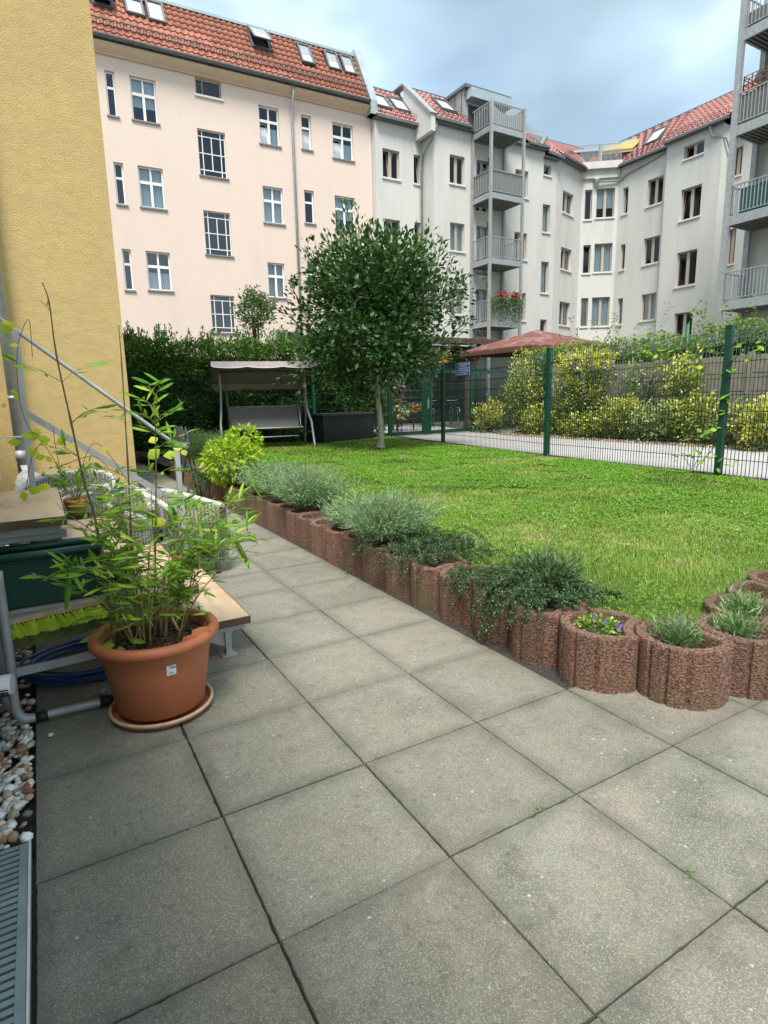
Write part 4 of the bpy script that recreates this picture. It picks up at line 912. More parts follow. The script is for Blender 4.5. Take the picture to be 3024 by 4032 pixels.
# neighbouring wall that carries it
nb2 = thing('neighbouring_house', (XR + .1, Yf - 3, .15), 'plain grey rendered wall of the next house behind the right-hand balcony tower', 'house')
ye = onv(1622, 450, (XR + .12, 0), (1, 0))[1]
pw = Plane((XR + .12, ye), (XR + .12, ye - 7)); wall(nb2, pw, .1, 17.5, [[1.5, 2.6, z + .32, z + 2.4] for z in zz[1:]], M_grey)
for z in zz[1:]: window(nb2, pw, [1.5, 2.6, z + .32, z + 2.4], 'grey', 2, sill=False)
mb = MB(); mb.box(XR + .14, XR + 5, ye - .02, ye, .1, 17.5); mb.build('side_wall', M_grey, nb2)
mb = MB(); mb.bar((XR - .1, ye + .25, 17.0), (XR + .6, ye + .1, 18.0), .25, .12); mb.tube([(XR - .0, ye + .1, 16.9), (XR + .05, ye + .06, 16.3), (XR + .05, ye + .06, .2)], .045, 8); mb.build('downpipe', M_zinc, nb2)
# ================================================================== own house, yellow house
YX = g(299, 1058)[0]; YY = g(299, 1058)[1]
yh = thing('yellow_house', (YX - 1.5, YY, 0), 'windowless ochre yellow rendered house wall with rough plaster on the left', 'house')
mb = MB(); mb.box(YX - 2.6, YX, YY, YY + 7, -.05, 13); mb.build('wall', M_yel, yh)
mb = MB(); mb.box(YX - 2.6, YX + .004, YY - .004, YY + 7, -.05, .10); mb.build('plinth', pm('grey_plinth', (.22, .21, .19), (.18, .17, .15), 20, .9), yh)
px_ = onv(42, 960, (0, YY - .14), (0, 1))[0]
mb = MB(); mb.tube([(px_, YY - .14, 0.0), (px_, YY - .14, 9.5)], .058, 14); mb.tube([(px_, YY - .14, .55), (px_, YY - .14, .68)], .066, 14); mb.tube([(px_, YY - .14, 1.35), (px_, YY - .14, 1.39)], .066, 14); mb.build('downpipe', M_zinc, yh)
oh = thing('own_house', (-.9, 1, 0), 'cream rendered house corner at the left edge beside the stair landing', 'house')
HX = -.635; hc = onv(19, 1040, (HX, 0), (1, 0))[1] if onv(19, 1040, (HX, 0), (1, 0))[1] > 2 else 3.0
hc = min(max(hc, 2.8), 3.6)
mb = MB(); mb.box(-3.2, HX, -4, hc, .69, 2.3); mb.box(-3.2, -1.45, hc, YY - .01, .0, 2.3); mb.build('wall', M_cream, oh)  # unseen wall height kept low so the house does not shade the paving
mb = MB(); mb.box(-3.3, HX + .06, -4.1, hc + .03, 2.302, 2.4); mb.build('roof', M_felt, oh)  # unseen roof, set low to let sunlight onto the paving
mb = MB(); mb.box(-3.2, HX - .02, -4, hc - .01, -.05, .688); mb.build('plinth', MATS['grey_plinth'], oh)
mb = MB(); mb.box(HX - .1, HX + .03, 1.55, hc - .15, .79, .835); mb.build('door_threshold', M_sillw, oh)
# grate
gr = thing('drain_grate', (-.58, -.2, 0), 'long galvanised slotted drain grate set beside the gravel and paving', 'drain grate')
gx0, gx1 = -.635, -.517
mb = MB(); mb.box(gx1 - .0215, gx1, -1.6, .69, -.02, .001); mb.box(gx0 - .06, gx0 - .041, -1.6, .69, -.02, .001); mb.build('frame', M_steelb, gr)
mb = MB(); mb.box(gx1 + .001, gx1 + .0065, -1.6, .695, -.03, .0035); mb.build('edge_strip', M_edge, gr)
mb = MB(); mb.box(gx0 - .06, gx1, -1.6, .69, -.10, -.085); mb.build('channel_bottom', M_black, gr)
me = None; y = .684
while y > -1.5:
    if me is None: mb = MB(); mb.box(gx0 - .04, gx1 - .022, -.0075, .0075, -.02, 0); o = mb.build('grate_bar', M_steelb, gr, world=False); me = o.data
    else: o = link('grate_bar', me, gr)
    o.location = Vector((0, y, 0)) - org(gr); y -= .0235
# ================================================================== stairs
SY0, SY1 = 1.62, 2.64
st = thing('outdoor_stair', (-.05, 2.1, 0), 'steel stair with four plywood treads leading up to the house door on the left', 'stair')
TR = [(.20, .455, .20), (-.055, .215, .40), (-.315, -.04, .60), (-.60, -.30, .80)]
for x0, x1, z in TR:
    mb = MB(); mb.box(x0, x1, SY0, SY1, z - .036, z); 
    mb.mat(1); mb.box(x0 - .001, x1 + .001, SY0 - .006, SY0 - .001, z - .038, z - .001); mb.box(x1 + .001, x1 + .005, SY0, SY1, z - .038, z - .001)
    tr = mb.build('tread', [M_wood, M_woode], st)
    mb = MB(); mb.box(x0 + .02, x1 - .02, SY0 + .03, SY0 + .07, z - .072, z - .038); mb.box(x0 + .02, x1 - .02, SY1 - .07, SY1 - .03, z - .072, z - .038); mb.box(x0 + .03, x0 + .05, SY0 + .07, SY1 - .07, z - .072, z - .038); mb.build('bracket', M_zinc, tr)
for yy in (SY0 + .05, SY1 - .05):
    mb = MB(); mb.bar((.36, yy, .085), (-.62, yy, .69), .012, .10); mb.build('stringer', M_zinc, st)
    mb = MB(); mb.box(.335, .365, yy - .02, yy + .02, .004, .128); mb.box(.31, .385, yy - .04, yy + .04, 0, .006); mb.build('foot', M_zinc, st)
for x, z in ((-.46, .70),):
    mb = MB(); mb.box(x - .02, x + .02, SY0 + .055, SY0 + .085, .56, z); mb.build('support', M_zinc, st)
mb = MB(); mb.box(-.60, -.30, SY0 + .05, SY0 + .06, .70, .735); mb.build('landing_beam', M_zinc, st)
# handrail on the far side
hr = thing('handrail', (.36, 2.72, .2), 'galvanised handrail with lower sloping bar along the far side of the stair', 'handrail')
hy = SY1 + .07
P = lambda x, y: tuple(onv(x, y, (0, hy), (0, 1)))
a, b = P(0, 689), P(375, 957); sl = (b[2] - a[2]) / (b[0] - a[0])
e0 = (a[0] - .25, hy, a[2] - sl * .25); e1 = P(406, 968)
mb = MB(); mb.tube([e0, a, b, (b[0] + .05, hy, b[2] - .01), e1], .012, 10); mb.build('top_rail', M_zinc, hr)
a2, b2 = P(52, 890), P(290, 1030); sl2 = (b2[2] - a2[2]) / (b2[0] - a2[0]); 
mb = MB(); mb.bar(a2, (.36, hy, a2[2] + sl2 * (.36 - a2[0])), .012, .035); mb.build('lower_bar', M_zinc, hr)
q = P(30, 712); mb = MB(); mb.bar((a2[0] - .01, hy, .62), (q[0] + .005, hy, q[2]), .03, .03, up=(0, 1, 0)); mb.build('post', M_zinc, hr)
q = P(378, 960); mb = MB(); mb.bar((q[0] + .01, hy, .10), (q[0] + .005, hy, q[2]), .03, .03, up=(0, 1, 0)); mb.build('post', M_zinc, hr)
mb = MB(); t_ = P(95, 840); mb.tube([(a2[0] - .15, hy - .02, 1.09), (a2[0] - .01, hy - .02, 1.09)], .004, 6); mb.build('cable_tie', M_white, hr)
# tube frame
fr = thing('tube_frame', (-.4, 1.43, 0), 'bent grey steel tube frame with black clips lying beside the big plant pot', 'metal frame')
fy = 1.43; Q = lambda x, y, yy=fy: tuple(onv(x, y, (0, yy), (0, 1)))
pts = [Q(-6, 1235), Q(8, 1330), Q(22, 1430), Q(29, 1500), Q(36, 1536), Q(52, 1552), Q(75, 1550), Q(104, 1543), Q(232, 1513), Q(300, 1496)]
mb = MB(); mb.tube(fspline(pts, 5), .0175, 12); mb.build('front_tube', M_zinc, fr)
mb = MB(); p2 = [(x - .035, fy + .10, z) for x, y, z in pts[:6]]; mb.tube(fspline(p2, 5), .0175, 12); mb.build('rear_tube', M_zinc, fr)
for a, b in ((Q(78, 1550), Q(104, 1543)), (Q(216, 1516), Q(250, 1509))):
    mb = MB(); mb.tube([a, b], .0225, 12); mb.build('clip', M_black, fr)
a, b = Q(26, 1459), Q(215, 1414)
mb = MB(); mb.bar((a[0], fy + .02, a[2]), (b[0] + .06, fy + .02, b[2]), .012, .034); mb.build('cross_bar', M_zinc, fr)
wb = thing('plastic_vent', Q(5, 1480, 1.33), 'white slotted plastic cap at the left edge in front of the tube frame', 'vent cap')
q0 = Q(24, 1440, 1.33); q1 = Q(22, 1520, 1.33)
mb = MB(); mb.tube([(q0[0] - .11, 1.36, (q0[2] + q1[2]) / 2), (q0[0] - .004, 1.34, (q0[2] + q1[2]) / 2)], .038, 20); mb.build('cap', M_wplast, wb)
for k in range(3):
    mb = MB(); z = (q0[2] + q1[2]) / 2 - .03 + k * .011; mb.box(q0[0] - .045, q0[0] - .018, 1.303, 1.32, z, z + .004); mb.build('slot', M_black, wb)
# green planter, broom, hose
py_ = 1.50
Qp = lambda x, y: tuple(onv(x, y, (0, py_), (0, 1)))
zt = Qp(60, 1192)[2]; zb = Qp(60, 1312)[2]; xr_ = Qp(230, 1240)[0]; xl_ = -.625
pg = thing('window_box', ((xl_ + xr_) / 2, py_ + .08, zb), 'long dark green plastic window box with rounded rim hung beside the stair', 'planter')
mb = MB()
for (z0, z1, d) in ((zb, zt - .03, 0.),):
    mb.hexa([(xl_ + .02, py_ + .02, z0), (xr_ - .02, py_ + .02, z0), (xr_ - .02, py_ + .14, z0), (xl_ + .02, py_ + .14, z0), (xl_, py_, z1), (xr_, py_, z1), (xr_, py_ + .16, z1), (xl_, py_ + .16, z1)])
mb.build('tub', M_pgreen, pg)
mb = MB(); r = .014
for a, b in (((xl_, py_ - .004, zt - .016), (xr_, py_ - .004, zt - .016)), ((xr_, py_ - .004, zt - .016), (xr_, py_ + .165, zt - .016)), ((xr_, py_ + .165, zt - .016), (xl_, py_ + .165, zt - .016))): mb.tube([a, b], .017, 12)
mb.box(xl_, xr_, py_ - .006, py_ - .001, zt - .05, zt - .045); mb.build('rim', M_pgreen, pg)
mb = MB(); mb.box(xl_ + .01, xr_ - .01, py_ + .01, py_ + .15, zt - .05, zt - .04); mb.build('potting_soil', M_soil, pg)
mb = MB(); mb.bar((xl_, py_ + .01, zb - .012), (xr_ + .02, py_ + .01, zb - .012), .02, .012); mb.bar((xl_, py_ + .06, zb - .035), (xr_ + .02, py_ + .06, zb - .035), .10, .035); mb.build('carrier_rail', M_zinc, pg)
by = 1.47; Qb = lambda x, y: tuple(onv(x, y, (0, by), (0, 1)))
a, b = Qb(12, 1347), Qb(218, 1299)
br = thing('broom_head', a, 'broom head with lime green and dark bristles lying under the green window box', 'broom')
mb = MB(); mb.bar((a[0], by + .03, a[2]), (b[0], by + .03, b[2]), .06, .02); mb.build('head', pm('broom_wood', (.48, .38, .27), (.4, .31, .22), 20, .7), br)
n = 9000; u = RNG.random(n); row = RNG.integers(0, 6, n); yy = by + .003 + row * .009
B = np.array(a) + (np.array(b) - np.array(a)) * (np.floor(u * 26) / 26 + RNG.random(n) * .011)[:, None]; B[:, 1] = yy; B[:, 2] -= .008
tilt = np.where(row < 2, 1., .25); tuft = np.floor(u * 26).astype(int) * 7 + row; jt = RNG.normal(0, .22, 400)[tuft % 400]; D_ = np.stack([.45 + jt + RNG.normal(0, .10, n), -.62 * tilt - .05, -.75 + RNG.normal(0, .05, n)], 1); D_ /= np.linalg.norm(D_, axis=1, keepdims=True)
ln = .060 + .012 * RNG.random(n) + .045 * (row >= 2); S_ = np.cross(D_, [0, 1, 0.]); S_ /= np.linalg.norm(S_, axis=1, keepdims=True); T_ = B + D_ * ln[:, None]
V = np.stack([B - S_ * .0005, B + S_ * .0005, T_ + S_ * .0008, T_ - S_ * .0008], 1).reshape(-1, 3); F = np.arange(n * 4).reshape(-1, 4)
tag(npmesh('bristles', V, F, [M_bris, M_brisd], parent=br, mi=(row >= 2).astype(int)), kind='stuff')
hs = MB(); hcx, hcy = -.235, 1.93
for k in range(9):
    r_ = random.Random(k); ph = r_.random() * 6; R0x = .30 - .013 * (k % 4) + r_.uniform(-.012, .012); R0y = .235 - .014 * (k % 4) + r_.uniform(-.012, .012); zz_ = .009 + .015 * (k // 3) + .006 * (k % 3)
    pts = [(hcx + R0x * math.cos(t) + .02 * math.sin(3 * t + ph), hcy + R0y * math.sin(t) + .012 * math.cos(2 * t + ph), zz_ + .008 * (1 + math.sin(2 * t + ph)) / 2) for t in [2 * math.pi * i / 48 for i in range(49)]]
    hs.tube(pts, .0075, 8)
tag(hs.build('garden_hose', M_hose), 'coiled dark blue garden hose lying on the gravel and paving under the stair', 'hose', kind=None)
# ================================================================== chairs behind the stair
def wicker(c, zt_, w_=.62, rot=0., label=''):
    t = thing('wicker_armchair', (c[0], c[1], 0), label, 'armchair', 'grey wicker armchairs crowded behind the stair')
    M = Matrix.Translation((c[0], c[1], 0)) @ Matrix.Rotation(rot, 4, 'Z'); W2 = lambda x, y, z: tuple(M @ Vector((x, y, z)))
    # U-shaped shell: path from right arm round the back to the left arm
    path = [(w_ / 2, -.30), (w_ / 2, .08), (w_ / 2 - .05, .22), (w_ / 2 - .14, .30), (0, .32), (-w_ / 2 + .14, .30), (-w_ / 2 + .05, .22), (-w_ / 2, .08), (-w_ / 2, -.30)]
    pp = fspline([(x, y, 0) for x, y in path], 4); mb = MB(); n = len(pp); mb.cs = True; b0 = len(mb.v)
    hh = lambda i: zt_ - .10 * (abs(i - (n - 1) / 2) / ((n - 1) / 2)) ** 2
    for i, p in enumerate(pp):
        d = (pp[min(i + 1, n - 1)] - pp[max(i - 1, 0)]); nn_ = np.array([d[1], -d[0]]); nn_ /= np.linalg.norm(nn_) + 1e-9
        for s_, z in ((.03, .10), (.035, .3), (.03, hh(i)), (-.03, hh(i)), (-.035, .3), (-.03, .10)): mb.v.append(W2(p[0] - nn_[0] * s_, p[1] - nn_[1] * s_, z))
    for i in range(n - 1):
        for k in range(5): mb.face((b0 + i * 6 + k, b0 + i * 6 + k + 1, b0 + (i + 1) * 6 + k + 1, b0 + (i + 1) * 6 + k))
    for e_ in (0, n - 1): mb.face([b0 + e_ * 6 + k for k in range(6)])
    mb.build('shell', M_wick, t)
    mb = MB(); mb.tube([W2(p[0], p[1], hh(i) + .008) for i, p in enumerate(pp)], .022, 10); mb.build('rim', M_wickl, t)
    mb = MB(); v = [W2(-w_ / 2 + .04, -.29, .26), W2(w_ / 2 - .04, -.29, .26), W2(w_ / 2 - .04, .26, .26), W2(-w_ / 2 + .04, .26, .26), W2(-w_ / 2 + .04, -.29, .33), W2(w_ / 2 - .04, -.29, .33), W2(w_ / 2 - .04, .26, .33), W2(-w_ / 2 + .04, .26, .33)]; mb.hexa(v); mb.build('seat', M_wick, t)
    for x in (-.26, .26):
        for y in (-.26, .24): mb = MB(); mb.tube([W2(x, y, 0), W2(x, y, .26)], .02, 8); mb.build('leg', M_dzinc, t)
def gz(x, y, z): return g(x, y, z)
for (x, y, z, rot, lb) in ((185, 1034, .72, 2.9, 'grey wicker armchair nearest the yellow wall, behind the terracotta potted plant'), (262, 1076, .66, 3.1, 'middle grey wicker armchair behind the bamboo stems'), (330, 1122, .62, 3.3, 'grey wicker armchair nearest the handrail foot, mostly behind bamboo'), (408, 1086, .60, 3.6, 'rightmost grey wicker armchair beside the garden path')):
    p = gz(x, y, z); p[1] = max(p[1], 3.15); wicker((p[0] - .12, p[1] + .1), z, rot=rot + math.pi, label=lb)
fc = g(398, 1098); t = thing('folded_chair', (fc[0], fc[1], 0), 'black folded garden chair leaning on the yellow wall corner beside the path', 'folding chair')
x0, y0 = .84, 7.3
a = onv(378, 950, (0, 7.0), (0, 1)); b = onv(424, 1075, (0, 7.0), (0, 1)); x0, x1 = a[0], b[0]
t.location = ((x0 + x1) / 2, 7.0, 0); ORG[t.name] = Vector(t.location)
mb = MB()
for yy in (6.88, 7.12):
    mb.tube([(x1 + .05, yy, 0), (x0 + .12, yy, .95)], .012, 8); mb.tube([(x0 - .02, yy, 0), (x0 + .16, yy, .9)], .012, 8)
mb.tube([(x1 + .05, 6.85, .01), (x1 + .05, 7.15, .01)], .012, 8); mb.build('frame', M_black, t)
mb = MB(); mb.hexa([(x0 + .10, 6.88, .35), (x0 + .14, 6.88, .35), (x0 + .14, 7.12, .35), (x0 + .10, 7.12, .35), (x0 + .02, 6.88, .95), (x0 + .06, 6.88, .95), (x0 + .06, 7.12, .95), (x0 + .02, 7.12, .95)]); mb.build('backrest', pm('charcoal_textile', (.05, .05, .055), (.07, .07, .075), 40, .8), t)
sx = onv(62, 1030, (0, YY - .35), (0, 1))[0]
mb = MB(); mb.lathe((sx, YY - .35, 0), [(.001, 0), (.15, .01), (.17, .10), (.15, .28), (.11, .38), (.06, .43), (.07, .50), (.001, .5)], 20, sx=1.1, sy=.7); tag(mb.build('sack', pm('pale_sack', (.42, .42, .40), (.30, .31, .31), 9, .8, .8, 14, bdist=.03)), 'pale grey plastic sack standing at the foot of the downpipe', 'sack')

# ================================================================== big pot
pc = (-.035, 1.29)
pot = thing('plant_pot', (*pc, 0), 'large round terracotta coloured plastic pot with white sticker, holding bamboo', 'plant pot')
mb = MB(); mb.lathe((*pc, 0), [(.001, .03), (.16, .03), (.163, .03), (.172, .04), (.205, .24), (.213, .285), (.216, .29), (.224, .33), (.20, .33), (.198, .28), (.001, .27)], 64); mb.build('tub', M_terra, pot)
mb = MB(); pr = [(.212, .315), (.232, .310), (.246, .318), (.251, .334), (.247, .350), (.234, .357), (.218, .355), (.205, .345), (.203, .30)]; mb.lathe((*pc, 0), pr, 64); mb.build('rim', M_terra, pot)
mb = MB(); mb.lathe((*pc, 0), [(.001, .318), (.21, .31)], 40); so = mb.build('potting_soil', M_soil, pot)
n = 900; r = .195 * np.sqrt(RNG.random(n)); th = RNG.uniform(0, 6.28, n); P = np.stack([pc[0] + r * np.cos(th), pc[1] + r * np.sin(th), .318 + RNG.random(n) * .01], 1); A = rdir(n) * [1, 1, .2]
tag(leafmesh('bark_mulch', P, A, np.tile([0, 0, 1.], (n, 1)) + RNG.normal(0, .5, (n, 3)), .012 + .02 * RNG.random(n), .006, leafmat('mulch', [(.03, .02, .014), (.09, .055, .035), (.16, .11, .07), (.05, .035, .025)], trans=0), parent=pot), kind='stuff')
sc_ = thing('pot_saucer', (*pc, 0), 'round saucer with pale worn rim under the large terracotta pot', 'saucer')
mb = MB(); mb.lathe((*pc, 0), [(.001, .012), (.17, .012), (.186, .016), (.194, .030)], 64); mb.lathe((*pc, 0), [(.001, .0), (.175, .0), (.196, .012), (.201, .028)], 64); mb.build('dish', M_terra, sc_)
mb = MB(); mb.lathe((*pc, 0), [(.193, .028), (.195, .036), (.202, .038), (.207, .033), (.206, .025), (.198, .022)], 64); mb.build('rim', M_saucer, sc_)
# sticker on the pot: printed paper
sa = None
d = ray(370, 1447); # ray meets pot cone near radius .205
for t_ in np.linspace(1.5, 3.2, 1200):
    q = CC + d / np.linalg.norm(d) * t_
    if math.hypot(q[0] - pc[0], q[1] - pc[1]) < .172 + (q[2] - .04) * .165: break
th0 = math.atan2(q[1] - pc[1], q[0] - pc[0]); z0 = q[2]
def onpot(u, z, off=.0012):
    rr_ = .172 + (z0 + z - .04) * .165 + off; t = th0 + u / rr_; return (pc[0] + rr_ * math.cos(t), pc[1] + rr_ * math.sin(t), z0 + z)
def patch(mb, u0, u1, v0, v1, off):
    for i in range(4):
        a, b = u0 + (u1 - u0) * i / 4, u0 + (u1 - u0) * (i + 1) / 4; mb.quad(onpot(a, v0, off), onpot(b, v0, off), onpot(b, v1, off), onpot(a, v1, off))
mb = MB(); patch(mb, -.018, .018, -.021, .021, .0018); stk = mb.build('sticker', M_paper, pot)
mb = MB()
for i in range(9): patch(mb, -.004 + i * .0023, -.0022 + i * .0023, .008, .0135, .0023)
for i in range(6): patch(mb, -.009 + i * .003, -.0068 + i * .003, -.014, -.0098, .0023)
for i in range(7): patch(mb, -.010 + i * .003, -.0078 + i * .003, .0155, .0172, .0023)
mb.build('print', M_ink, stk)
for k, (x, y, z, s_) in enumerate(((430, 1362, .37, .06), (330, 1330, .36, .055), (405, 1378, .35, .045))):
    p = g(x, y, z); mb = MB(); 
    for i in range(5):
        t0, t1 = -.6 + i * .24, -.6 + (i + 1) * .24
        mb.hexa([(p[0] + s_ * math.sin(t0), p[1] - s_ * math.cos(t0) * .6 + s_ * .5, p[2] - s_ * .5), (p[0] + s_ * math.sin(t1), p[1] - s_ * math.cos(t1) * .6 + s_ * .5, p[2] - s_ * .5), (p[0] + s_ * math.sin(t1) * .95, p[1] - s_ * math.cos(t1) * .6 + s_ * .58, p[2] - s_ * .5), (p[0] + s_ * math.sin(t0) * .95, p[1] - s_ * math.cos(t0) * .6 + s_ * .58, p[2] - s_ * .5)] + [(p[0] + s_ * math.sin(t) * 1.05 + .01, p[1] - s_ * math.cos(t) * .6 + s_ * o_, p[2] + s_ * (.25 - .3 * abs(t))) for t, o_ in ((t0, .5), (t1, .5), (t1, .58), (t0, .58))])
    tag(mb.build('pot_shard', M_terra2), ('curved orange clay shard on the soil at the right rim of the big pot', 'curved orange clay shard behind the bamboo canes in the big pot', 'small orange clay shard between the canes and the right shard')[k], 'pot shard')
# ================================================================== palisade planter rings
def ringmesh(c, nx, R=.188, notch=True, H=.25, seed=0, last=False):
    """nx = centre of the next ring, whose round side sits in this ring's hollow"""
    c = np.array(c, float); rr = random.Random(seed); n = 144; mb = MB()
    if nx is not None: dv = np.array(nx, float) - c; D_ = np.hypot(*dv); dv /= D_
    else: dv = np.array([1., 0]); D_ = 9.
    p0 = c - dv * .055
    def hit(d, Rr, Rn):
        f = p0 - c; b = f @ d; t = -b + math.sqrt(b * b - (f @ f - Rr * Rr)); f = p0 - (c + dv * D_); b = f @ d; q = b * b - (f @ f - Rn * Rn)
        if nx is not None and q > 0:
            t2 = -b - math.sqrt(q)
            if 0 < t2 < t: return t2, True
        return t, False
    outer = []; inner = []
    a0 = math.atan2(-dv[1], -dv[0])
    for k in range(n):
        t = 2 * math.pi * k / n; d = np.array([math.cos(t), math.sin(t)]); r, nt_ = hit(d, R, R + .006)
        if not nt_:
            fl = ((t - a0 + math.pi / 12) % (math.pi / 6)) / (math.pi / 6); gsh = abs(fl - .5) * 2   # 1 at groove
            r -= .015 * max(0, (gsh - .74) / .26) ** .5 if gsh > .74 else 0
        outer.append(p0 + d * r); ri, _ = hit(d, R - .045, R + .050); inner.append(p0 + d * ri)
    lv = [(outer, -.02, 0), (outer, .02, 0), (outer, H - .008, 0)]
    b = 0
    rows = [[(p[0], p[1], z) for p in q] for q, z, _ in lv]
    rows.append([(p[0] + (p0[0] - p[0]) * .022 * rr.uniform(.5, 1.5), p[1] + (p0[1] - p[1]) * .022 * rr.uniform(.5, 1.5), H + rr.gauss(0, .0014)) for p in outer])
    rows.append([((o_[0] + i_[0]) / 2, (o_[1] + i_[1]) / 2, H + rr.gauss(0, .0018)) for o_, i_ in zip(outer, inner)])
    rows.append([(p[0] + (p[0] - p0[0]) * .02 * rr.uniform(.5, 1.5), p[1] + (p[1] - p0[1]) * .02 * rr.uniform(.5, 1.5), H + rr.gauss(0, .0014)) for p in inner])
    rows.append([(p[0], p[1], H - .01) for p in inner]); rows.append([(p[0], p[1], .1) for p in inner])
    for r in rows: mb.v += r
    for i in range(len(rows) - 1):
        for k in range(n): k2 = (k + 1) % n; mb.face((i * n + k, i * n + k2, (i + 1) * n + k2, (i + 1) * n + k))
    soil = MB(); soil.v = [(p[0], p[1], 0) for p in inner]; soil.face(range(n))
    return mb, soil
RC = [(1.728, 9.62 - .302 * k) for k in range(31)]
RC = [(1.715 + .02 * math.sin(k * .5) + (.03 if k < 6 else 0), 9.60 - .302 * k) for k in range(30)]
RC += [(1.735, .515), (1.905, .245), (2.205, .155), (2.475, .285), (2.775, .345), (3.075, .40), (3.38, .44), (3.68, .46)]
RC = [p for p in RC if not (p[1] < .80 and p[1] > .56 and p[0] < 1.8)]
RD = {}
def rlabel(k, n):
    nm = {n - 7: 'reddish concrete planter ring with violet pansies at the corner of the row', n - 6: 'brownish planter ring with a small lavender, foremost of the row', n - 5: 'planter ring with sparse lavender, second from the right edge', n - 4: 'planter ring half cut off at the right edge of the photo', n - 8: 'planter ring left of the pansies, overhung by trailing cotoneaster'}
    return nm.get(k)
for k, c in enumerate(RC):
    nx = RC[k + 1] if k + 1 < len(RC) else None
    t = thing('planter_ring', (c[0], c[1], 0), rlabel(k, len(RC)) or '', 'planter ring', 'concrete planter rings edging the lawn')
    if not rlabel(k, len(RC)):
        y = c[1]
        OW = 'zeroth first second third fourth fifth sixth seventh eighth ninth tenth eleventh twelfth thirteenth fourteenth fifteenth sixteenth seventeenth eighteenth nineteenth twentieth'.split(); OW += ['twenty-' + q_ for q_ in OW[1:10]] + ['thirtieth', 'thirty-first']
        m_ = len(RC) - 8 - k + 0
        t['label'] = ('%s fluted red planter ring behind the pansy ring, counted along the path' % OW[m_ + 1]) if c[0] < 1.9 else '%s planter ring beyond the lavender rings at the right edge' % ('nearest', 'second', 'third', 'fourth')[k - len(RC) + 4]
    mb, so_ = ringmesh(c, nx, seed=k); mb.build('ring', M_ring, t)
    zs = (.215 if k < len(RC) - 7 else .19); so_.v = [(x, y, zs) for x, y, z in so_.v]; so_.build('planting_soil', M_soil, t); RD[k] = t
mb = MB(); mb.quad((1.80, .66, LZ - .006), (2.06, .66, LZ - .006), (2.06, 9.8, LZ - .006), (1.80, 9.8, LZ - .006)); tag(mb.build('bed_soil', M_soil), kind='structure')
mb = MB(); mb.quad((1.54, 9.9, .15), (2.3, 9.9, .15), (2.3, 13.5, .15), (1.54, 13.5, .15)); tag(mb.build('far_bed', M_soil), kind='structure')
# ================================================================== hollywood swing
e_ = np.array([.970, -.243]); f_ = np.array([-.243, -.970]); FR = g(696, 966, LZ)[:2]; HW = 1.02
O_ = FR - f_ * .80 - e_ * HW
O_ = O_ - np.array([.91, -.41]) * .16
sw = thing('garden_swing', (O_[0], O_[1], LZ), 'garden swing seat with mauve canopy standing on the lawn before the dark hedge', 'garden swing')
SW = lambda u, v, z: (O_[0] + e_[0] * u + f_[0] * v, O_[1] + e_[1] * u + f_[1] * v, z + LZ)
zbar = 1.74
for s_ in (-1, 1):
    u = HW * s_
    mb = MB(); mb.tube(fspline([SW(u * .95, -.02, zbar), SW(u * .95, .02, 1.25), SW(u * .97, .10, .85), SW(u * 1.0, .42, .58), SW(u, .52, .45), SW(u, .80, 0)], 5), .026, 10); mb.build('front_leg', M_zinc, sw)
    mb = MB(); mb.tube(fspline([SW(u * .95, -.06, zbar), SW(u * .95, -.10, 1.1), SW(u * .97, -.2, .8), SW(u, -.55, .4), SW(u, -.72, 0)], 5), .026, 10); mb.build('rear_leg', M_zinc, sw)
    mb = MB(); mb.tube([SW(u, -.60, .30), SW(u, .55, .34)], .014, 8); mb.build('brace', M_dzinc, sw)
    mb = MB(); us = u * .80
    mb.tube([SW(us * 1.02, .05, zbar - .02), SW(us, .20, .48)], .011, 8); mb.tube([SW(us * 1.02, -.05, zbar - .02), SW(us, -.26, .62)], .011, 8); mb.build('hanger', M_dzinc, sw)
    mb = MB(); mb.tube(fspline([SW(us, -.30, .92), SW(us, -.22, .93), SW(us, -.05, .78), SW(us, .10, .50), SW(us, .30, .46)], 4), .016, 8); mb.build('armrest', M_zinc, sw)
mb = MB(); mb.tube([SW(-HW * .95, -.04, zbar), SW(HW * .95, -.04, zbar)], .026, 10); mb.build('top_bar', M_dzinc, sw)
us = HW * .78
mb = MB(); mb.hexa([SW(-us, -.02, .42), SW(us, -.02, .42), SW(us, .0, .45), SW(-us, .0, .45), SW(-us, -.32, .93), SW(us, -.32, .93), SW(us, -.30, .93), SW(-us, -.30, .93)]); mb.build('backrest', M_fab, sw)
mb = MB(); mb.hexa([SW(-us, -.02, .40), SW(us, -.02, .40), SW(us, .46, .44), SW(-us, .46, .44), SW(-us, -.02, .43), SW(us, -.02, .43), SW(us, .46, .47), SW(-us, .46, .47)]); mb.build('seat', M_fab, sw)
mb = MB()
for v, z in ((.46, .455), (-.31, .94)): mb.tube([SW(-us - .02, v, z), SW(us + .02, v, z)], .017, 8)
mb.tube([SW(-us, .38, .24), SW(us * .9, .38, .26)], .014, 8); mb.build('seat_frame', M_zinc, sw)
cu = HW * 1.12; NC = 14
def canopy(v0, v1, z0, z1, vm, zm):
    mb = MB(); mb.cs = True; b = 0; pr = [(v0, z0), (v0 * .5 + vm * .5, z0 * .45 + zm * .55 + .01), (vm, zm), (v1 * .5 + vm * .5, z1 * .5 + zm * .5), (v1, z1)]
    for i in range(NC + 1):
        u = -cu + 2 * cu * i / NC; sag = .018 * math.cos(i / NC * math.pi * 4)
        for v, z in pr: mb.v.append(SW(u, v, z + sag - .0))
    for i in range(NC):
        for k in range(4): mb.face((i * 5 + k, (i + 1) * 5 + k, (i + 1) * 5 + k + 1, i * 5 + k + 1))
    return mb
FV, FZ, BV, BZ = .72, 1.90, -.84, 1.50
